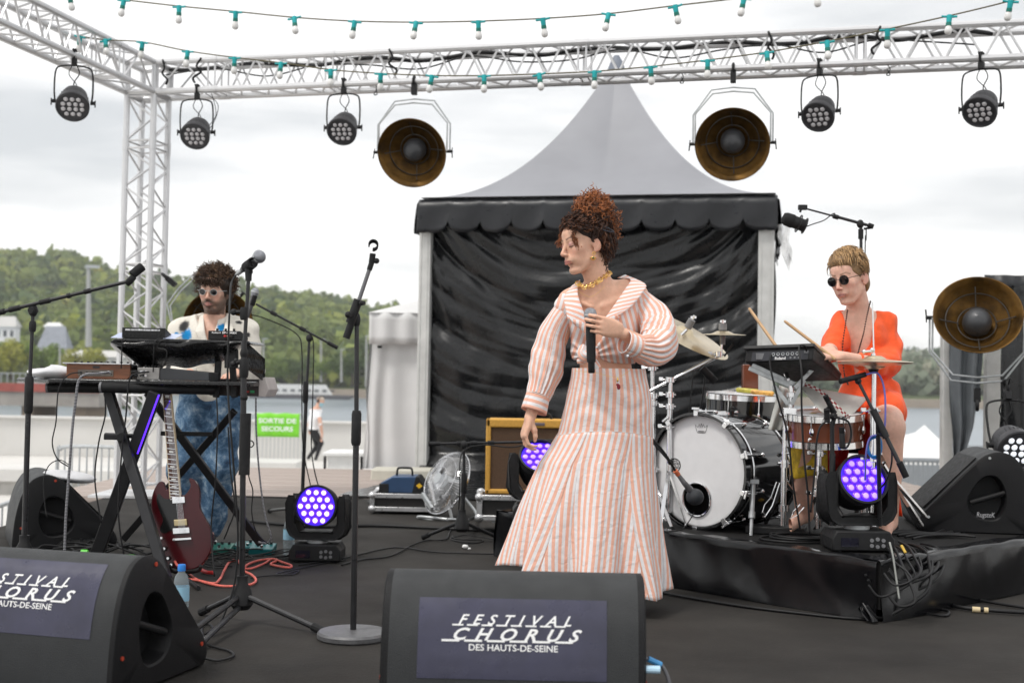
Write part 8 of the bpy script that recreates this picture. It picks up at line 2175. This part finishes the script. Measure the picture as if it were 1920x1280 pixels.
# microphones of the kit
def stickmic(label,a,b,r=.011,tail=None):
 t=T('microphone',label,'microphone',a);d=(b-a).normalized();L=(b-a).length
 P('capsule',MB().lathe([(0,0),(r,.002),(r,L*.3),(r*.9,L*.32)],a,d,16),M_RUB,t);P('handle',MB().lathe([(r*.9,L*.32),(r,L*.36),(r*.95,L),(0,L)],a,d,16),M_BLKM,t,smooth=40);return t
stickmic('black clip microphone under the long chrome arm',at(1342,716,6.4),at(1316,690,6.4),.020)
for px0,px1 in ((1296,1290),(1318,1310)):cable('microphone_cable','thin cable hanging by the tent drape left of the tom' if px0<1300 else 'thin stand rod under the clip microphone',[at(px0+4,688 if px0<1300 else 705,6.45),at(px0,740,6.45),at(px1,790,6.45),at(px1,860,6.5)],.003 if px0<1300 else .005,M_CAB)
stickmic('black pencil microphone below the hi-hat',at(1575,715,5.35),at(1622,702,5.42),.012)
hm=T('mic_stand','black boom stand slanting across the drummer\'s knee to the hi-hat','microphone stand',fl(1700,990,.25),'microphone stands')
P('boom',MB().cyl(at(1610,716,5.4),at(1640,775,5.36),.007,n=10).cyl(at(1640,775,5.36),at(1697,890,5.3),.0095,n=10),M_STAND,hm);P('clutch',MB().sph(at(1609,714,5.4),.015,10,8).cyl(at(1637,768,5.36),at(1662,820,5.33),.015,n=12),M_BLKM,hm);P('counterweight',MB().cyl(at(1686,866,5.3),at(1699,894,5.3),.014,n=12),M_RUB,hm)
P('base_tube',MB().cyl(at(1646,790,5.36),at(1650,985,5.45),.010,n=10),M_STAND,hm)
for q in (((1655,870),(1728,985)),((1668,890),(1735,968))):P('leg',MB().beam(at(*q[0],5.6),at(*q[1],5.75),.022,.010),M_CHR,hm)
sm=T('mic_stand','black straight stand with two microphones aimed at the snare','microphone stand',fl(1560,1000,.25),'microphone stands')
P('base_tube',MB().cyl(at(1560,790,5.5),at(1561,900,5.5),.010,n=10).cyl(at(1561,850,5.5),at(1561,985,5.5),.013,n=10),M_STAND,sm);P('arm',MB().cyl(at(1560,800,5.5),at(1566,775,5.5),.010,n=8).cyl(at(1566,775,5.5),at(1552,762,5.5),.012,n=8).sph(at(1563,780,5.5),.018,8,6),M_BLKM,sm)
stickmic('black microphone aimed up at the snare cloth',at(1547,741,5.48),at(1563,772,5.5),.012);stickmic('black microphone standing upright beside the snare',at(1550,766,5.46),at(1551,790,5.48),.013)
cable('microphone_cable','black cable hooped left of the snare microphones',[at(1552,788,5.45),at(1538,800,5.44),at(1531,830,5.44),at(1528,880,5.44),at(1520,960,5.44)],.0045,M_CAB)
cable('microphone_cable','black cable looped right of the snare microphones',[at(1564,782,5.45),at(1590,790,5.44),at(1596,815,5.44),at(1588,838,5.44),at(1574,838,5.44)],.0045,M_CAB)
stickmic('short microphone with a green and violet plug under the snare',at(1578,800,5.44),at(1580,838,5.44),.012)
# blue cable
MBL=mat('blue_cable',(.02,.20,.55),.45);MVI=mat('violet_cable',(.12,.12,.42),.45)
cable('cable_coil','coil of bright blue cable hanging on the hi-hat stand',[at(1640+(11+1.2*k%4)*math.cos(k*.9)+1*math.sin(k),838+(22-.4*k%5)*math.sin(k*.9),5.40+.004*math.sin(k)) for k in range(24)],.0045,MBL)
cable('microphone_cable','violet cable curving down from the hi-hat microphone',[at(1624,702,5.4),at(1646,700,5.4),at(1658,730,5.38),at(1660,780,5.36),at(1655,810,5.36),at(1632,820,5.38),at(1624,850,5.38),at(1622,900,5.4)],.0042,MVI)
cable('microphone_cable','dark cable falling beside the drummer\'s shin',[at(1645,812,5.35),at(1668,830,5.34),at(1672,865,5.34),at(1662,900,5.36),at(1650,915,5.4)],.004,M_CAB)
# overhead mic on its stand
yo=6.75;oh=T('mic_stand','tall thin boom stand rising behind the drummer with an overhead microphone','microphone stand',V(at(1616,900,yo).x,yo,.25),'microphone stands')
P('upper_tube',MB().cyl(at(1614,422,yo),V(at(1617,800,yo).x,yo,.95),.0085,n=10),M_STAND,oh);P('base_tube',MB().cyl(V(at(1617,800,yo).x,yo,.3),V(at(1617,800,yo).x,yo,1.0),.0125,n=10),M_STAND,oh)
P('boom',MB().cyl(at(1503,389,yo),at(1566,406,yo),.005,n=8).cyl(at(1563,405,yo),at(1637,425,yo),.0085,n=10),M_STAND,oh)
P('clutch',MB().sph(at(1613,420,yo),(.020,.018,.024),10,8).cyl(at(1614,430,yo),at(1614,448,yo),.014,n=10).cyl(at(1628,422,yo),at(1637,425,yo),.014,n=10).cyl(at(1562,405,yo),at(1572,408,yo),.013,n=10).box(at(1505,389,yo),(.045,.03,.026)).cyl(at(1620,429,yo),at(1634,427,yo),.006,n=8),M_BLKM,oh)
tripod(oh,V(at(1617,800,yo).x,yo,.25),[V(at(1617,800,yo).x+a,yo+b,.25) for a,b in ((-.2,.1),(.2,.1),(0,-.2))])
om=T('microphone','large black overhead microphone in a shock mount beside the tent corner','microphone',at(1490,415,yo));a=at(1470,409,yo);b=at(1510,424,yo);d=(b-a).normalized()
P('foam_head',MB().lathe([(0,-.012),(.028,-.006),(.036,.012),(.038,.05),(.036,.055),(0,.055)],a,d,22),M_RUB,om,smooth=60);P('handle',MB().lathe([(0,.055),(.034,.055),(.034,.12),(.026,.128),(0,.128)],a,d,20),M_BLKM,om,smooth=40)
P('shock_mount',MB().torus(a+d*.085,.047,.004,d,24,6).torus(a+d*.12,.042,.004,d,24,6).cyl(at(1500,398,yo),at(1503,390,yo),.006,n=8),M_BLK,om)
cable('microphone_cable','thin cable looping from the overhead microphone to its boom',[a+d*.13,at(1525,420,yo),at(1545,413,yo),at(1560,402,yo),at(1566,400,yo)],.003,M_CAB)
cable('microphone_cable','thin cable hanging beside the overhead stand pole',[at(1624,428,yo),at(1624,450,yo),at(1622,480,yo),V(at(1622,500,yo).x,yo,.5)],.003,M_CAB)
# throne and yellow bag
th_=T('drum_throne','round black drum stool under the drummer','stool',V(dr(1632,900).x,DR_Y+.12,.25));q=V(dr(1632,900).x,DR_Y+.12,.25)
P('seat',MB().lathe([(0,.40),(.15,.40),(.17,.42),(.17,.46),(.15,.48),(0,.485)],q,(0,0,1),30),M_RUB,th_);P('pole',MB().cyl(q+V(0,0,.1),q+V(0,0,.42),.016,n=12),M_CHR,th_)
for k in range(3):P('leg',MB().beam(q+V(0,0,.28),q+V(.24*math.cos(k*2.1+.5),.24*math.sin(k*2.1+.5),.01),.018,.01),M_CHR,th_)
q=at(1518,893,5.86);tag(P('yellow_bag',MB().grid(lambda i,j:(lambda a,t:q+V((.085-.01*t)*math.cos(a)*(1+.06*math.sin(a*5)),.07*math.sin(a),.29*t-.0+.01*math.sin(a*3)))(2*PI*i/30,j/10),31,11),mat('yellow_print_cloth',(.50,.33,.015),.7,0,.55,28,bump=.3,bscale=30),smooth=180,solid=.003),'yellow patterned cloth bag hanging behind the bass drum','bag')
# ================================================================== LOOSE CABLES AND PEDALS
M_BRD=mat('braided_cable',(.03,.03,.035),.7);nt=M_BRD.node_tree
_w=node(nt,'ShaderNodeTexWave',Scale=46.0);_w.bands_direction='Z';_t=node(nt,'ShaderNodeTexCoord');nt.links.new(_t.outputs['Object'],_w.inputs['Vector'])
_c=node(nt,'ShaderNodeValToRGB');_c.color_ramp.elements[0].position=.62;_c.color_ramp.elements[0].color=(.02,.02,.03,1);_c.color_ramp.elements[1].position=.70;_c.color_ramp.elements[1].color=(.5,.5,.52,1)
nt.links.new(_w.outputs['Fac'],_c.inputs[0]);nt.links.new(_c.outputs[0],bsdf(M_BRD).inputs['Base Color'])
cable('braided_cable','black and white braided cable falling from the wooden synthesizer',[kb(205,697,-.01),kb(185,700,-.03),kb(160,702,-.04),kb(147,715,-.05),kb(142,750,-.05),kb(136,800,-.05),kb(130,880,-.05),kb(124,960,-.05),kb(121,1035,-.05)],.0062,M_BRD)
cable('braided_cable','black and white braided cable falling right of the keyboards',[kb(480,745,.3),kb(480,790,.3),kb(483,850,.3),kb(490,920,.3),kb(498,970,.3),kb(508,1005,.32),kb(500,1018,.35),kb(485,1016,.4)],.005,M_BRD)
for i,(l,pts,r) in enumerate((('thin black cable falling from the back of the wooden synthesizer',[(150,698,-.02),(128,703,-.03),(110,730,-.04),(105,790,-.04),(98,830,-.04),(108,860,-.04),(130,875,-.04)],.003),('black cable from the mixer down the crossed legs',[(280,697,-.03),(255,700,-.05),(242,715,-.06),(236,780,-.06),(228,850,-.06),(222,960,-.06),(232,1040,-.06)],.004),('black cable hanging behind the left keyboard rail',[(197,745,0),(197,780,0),(185,830,0),(178,900,0),(190,980,0)],.004),('thin cable from the drum machine down to the synthesizer',[(232,633,-.0),(229,640,-.01),(228,670,-.01),(227,690,.02)],.003),('looped cable in front of the wrapped keyboard',[(300,634,-.0),(290,642,-.02),(288,670,-.02),(287,700,.02)],.0028),('cable bow in front of the wrapped keyboard belly',[(318,636,.0),(300,640,-.02),(296,652,-.02),(310,655,-.03),(313,665,-.03),(308,684,-.02),(300,692,.0)],.0028),('black cable falling from the shelf in front of the trousers',[(406,745,.0),(408,800,-.02),(404,900,-.02),(396,990,-.02),(402,1080,-.1)],.004),('second black cable in front of the trousers, nearer the mic stand',[(428,800,.05),(432,880,.05),(440,950,.05),(428,990,.05),(420,1010,.05)],.004),('thin curled cable end right of the mic stand',[(460,830,.1),(470,838,.1),(476,832,.1),(470,826,.1),(461,840,.1),(466,890,.1),(474,920,.12),(472,960,.12),(482,1000,.14),(505,1020,.2)],.003),('thin wires dangling over the rear left monitor',[(128,870,.2),(112,862,.2),(92,872,.2),(82,900,.2),(84,940,.2),(88,970,.2)],.0025))):
 cable('loose_cable',l,[kb(*q) for q in pts],r,M_CAB)
M_SAL=mat('salmon_braided_cable',(.62,.13,.10),.6,0,.45,120)
def fcab(name,label,pts,r,m,dz=.006):return cable(name,label,[fl(a,b)+V(0,0,r+(c[0] if c else 0)) for a,b,*c in pts],r,m)
cable('salmon_cable','salmon pink instrument cable looping from the guitar across the floor',[plane_pt(329,1052,.01),plane_pt(338,1062,.03)]+[fl(a,b)+V(0,0,.007) for a,b in ((352,1076),(372,1090),(410,1100),(440,1101),(470,1098),(480,1090),(472,1080),(458,1072),(462,1062),(480,1054),(505,1050),(520,1052),(508,1060),(540,1066),(546,1062),(530,1056),(510,1050),(496,1058),(470,1068),(455,1066),(445,1052),(430,1056),(420,1072),(412,1088),(400,1096),(370,1090),(345,1088))],.0062,M_SAL)
for l,pts,r in (('thick black cable running across the stage behind the violet light',[(470,980),(520,985),(600,990),(700,988),(800,992),(930,998)],.011),('thin black cable crossing the stage behind the round based stand',[(560,1060),(640,1048),(720,1030),(760,1028),(820,1036),(950,1040)],.0045),('black cable snaking from the round based stand to the amplifier stand',[(640,1060),(680,1050),(720,1046),(745,1038),(770,1024),(800,1014),(835,1012),(845,995),(855,985)],.0045),('black cable along the back edge of the stage',[(380,925),(430,930),(480,932),(560,934),(640,936),(690,934)],.006),('black cable lying along the foot of the drum riser',[(1215,1108),(1300,1124),(1400,1140),(1500,1152),(1600,1162),(1680,1162),(1730,1146),(1760,1140)],.007),('thick black cable with tan tape leaving at the right edge',[(1720,1126),(1760,1130),(1800,1142),(1860,1148),(1925,1152)],.010),('black cable curving to the right edge above the taped one',[(1715,1145),(1750,1125),(1790,1118),(1850,1130),(1925,1142)],.007),('small loop of black cable right of the riser corner',[(1700,1140),(1730,1150),(1770,1156),(1778,1148),(1750,1142),(1720,1136)],.006),('thin loop of black cable beside the front left monitor',[(385,1190),(398,1180),(392,1172),(378,1178),(388,1208),(430,1222),(436,1232),(410,1240),(385,1236)],.0045),('thin grey cable below the salmon cable',[(470,1084),(500,1080),(530,1078),(560,1070),(548,1078),(520,1076),(600,1058),(650,1050)],.0035),('cables bundled on the tray case at the stage edge',[(690,940),(705,955),(740,960),(770,955),(745,948),(720,958)],.006)):
 fcab('floor_cable',l,pts,r,M_CAB)
P('cable_tape',MB().cyl(fl(1823,1146)+V(0,0,.010),fl(1838,1147)+V(0,0,.010),.0125,n=12).cyl(fl(1845,1147.5)+V(0,0,.010),fl(1853,1148)+V(0,0,.010),.0125,n=12),mat('tan_tape',(.62,.50,.30),.6));tag(bpy.data.objects['cable_tape'],'tan tape wrapped round the thick cable near the right edge','tape')
rr=random.Random(12)
# black tangle falling over the riser corner
for i in range(9):
 x0=1655+i*9+rr.uniform(-4,4);y0=1010+rr.uniform(-6,6);d_=5.12-.0*i
 q0=fl(x0,y0+10,.262);ed=at(x0+22+i*3,1052-i*1.2,5.12+.055*i);lowx=1700+rr.uniform(-30,26);ly=rr.uniform(1078,1150)
 cable('riser_cable','black cable drooping over the right corner of the drum riser',[q0,q0.lerp(ed,.6)+V(0,0,.02),ed,at(x0+46-i*2,lerp(1052,ly,.55),5.05+.04*i),at(lowx,ly,5.0+.04*i),at(lowx-30,ly+8,5.02+.03*i),at(lowx-50,ly-14,5.06+.02*i)],rr.uniform(.0045,.0075),M_CAB,group='black cables drooping over the riser corner')
cable('strap_cord','pale grey cord hanging at the riser corner',[at(1668,1016,5.1),at(1674,1040,5.08),at(1680,1080,5.07),at(1686,1122,5.06)],.004,mat('pale_cord',(.35,.36,.34),.7));cable('strap_cord','small yellow tipped cord over the riser corner',[at(1690,1022,5.1),at(1698,1036,5.08)],.006,mat('yellow_tip',(.62,.40,.05),.5))
for i in range(5):
 c_=fl(1508+rr.uniform(-16,18),1012+rr.uniform(-3,3),.25);R_=rr.uniform(.08,.13)
 cable('cable_coil','coil of black cable lying on the riser before the drums',[c_+V(R_*math.cos(k*.7)*1.3,R_*math.sin(k*.7),.008+.004*i) for k in range(19)],.0055,M_CAB,group='coils of black cable on the riser')
for i in range(5):
 q0=fl(1655+i*14,1002+i*3,.25)+V(0,0,.012);cable('riser_top_cable','black cable lying on the riser before the right monitor',[q0,q0+V(.10,.02*i,.006),q0+V(.22,.05*i-.06,.004),q0+V(.33,.09,.004)],.010-.001*i,M_CAB,group='cables on the riser before the right monitor')
tag(P('yellow_gaffer',MB().box(fl(1492,992,.25)+V(0,0,.012),(.03,.03,.02)),mat('yellow_tip',(.62,.40,.05),.5)),'small yellow tape piece on the riser','tape')
tag(P('cable_box',MB().box(fl(1455,1000,.25)+V(0,0,.02),(.28,.14,.035),Matrix.Rotation(-.3,3,'Z')),M_BLKM,bevel=.005),'flat black power strip on the riser by the drum spur','power strip')
# pedals and plugs between guitar and violet light
M_TEALP=mat('teal_pedal',(.0,.10,.10),.35,.2)
for i,(px,py,c_,l,w_) in enumerate(((408,1040,(.015,.11,.085),'small green effects pedal right of the guitar',.13),(462,1036,(.0,.085,.09),'teal effects pedal under the mic stand',.16),(488,1040,(.0,.10,.11),'second teal effects pedal nearest the violet light',.13),(140,1034,(.02,.02,.02),'black pedal half hidden behind the front left monitor',.22))):
 q=fl(px,py);t=T('effects_pedal',l,'pedal',q,'effects pedals on the floor');mm=mat('pedal%d'%i,c_,.35,.2)
 P('case',MB().prism([(0,0),(.13,0),(.13,.050),(0,.032)],q+V(-w_/2,0,0),(0,1,0),(0,0,1),(1,0,0),w_),mm,t,smooth=0,bevel=.005);P('switch',MB().cyl(q+V(0,.03,.03),q+V(0,.03,.05),.010,n=12),M_CHR,t)
 for k in (-.3,0,.3):P('knob',MB().cyl(q+V(w_*k,.10,.044),q+V(w_*k,.10,.060),.008,n=10),M_BLK,t)
for i in range(14):
 px=rr.uniform(395,520);py=rr.uniform(1030,1062);q=fl(px,py);a=rr.uniform(0,6)
 cable('floor_cable','black cable in the tangle around the pedals by the guitar',[q+V(.0,0,.006),q+V(.09*math.cos(a),.07*math.sin(a),.02),q+V(.12*math.cos(a+1.2),.12*math.sin(a+1.2),.035),q+V(.16*math.cos(a+2.2),.10*math.sin(a+2.2),.008),q+V(.24*math.cos(a+2.7),.14*math.sin(a+2.7),.006)],.004,M_CAB,group='cable tangle around the pedals')
for i in range(12):
 px=rr.uniform(70,280);q=fl(px,rr.uniform(1022,1045));a=rr.uniform(0,6)
 cable('floor_cable','black cable in the tangle behind the front left monitor',[q+V(.0,0,.006),q+V(.10*math.cos(a),.06*math.sin(a),.03),q+V(.16*math.cos(a+1.2),.10*math.sin(a+1.2),.05),q+V(.22*math.cos(a+2.2),.10*math.sin(a+2.2),.01)],.006,M_CAB,group='cable tangle behind the front left monitor')
q=fl(152,1046);tag(P('green_plug',MB().cyl(q+V(0,0,.03),q+V(.035,0,.03),.016,n=14),mat('lime_plug',(.12,.60,.06),.4)),'lime green plug on the floor behind the front left monitor','plug')
fcab('red_plug_lead','short red lead on the floor below the pedals',[(378,1072,),(388,1076),(400,1077)],.010,mat('red_lead',(.55,.02,.02),.45));fcab('green_lead','short lime green lead left of the guitar',[(222,1044),(240,1042),(258,1041)],.004,mat('lime_plug',(.12,.60,.06),.4))
# ================================================================== AIR: thin haze over the river and hills
hz_=P('haze',MB().box((0,495,58),(2600,1230,134)),M_WHT,smooth=0,kind='stuff');hm_=bpy.data.materials.new('thin_haze');hm_.use_nodes=True;nt=hm_.node_tree;nt.nodes.clear()
_o=nt.nodes.new('ShaderNodeOutputMaterial');_v=nt.nodes.new('ShaderNodeVolumePrincipled');_v.inputs['Color'].default_value=(.93,.96,1,1);_v.inputs['Density'].default_value=.00024;_v.inputs['Anisotropy'].default_value=.3;nt.links.new(_v.outputs[0],_o.inputs['Volume'])
hz_.data.materials.clear();hz_.data.materials.append(hm_);tag(hz_,'pale thin haze over the river and the far hills','haze')
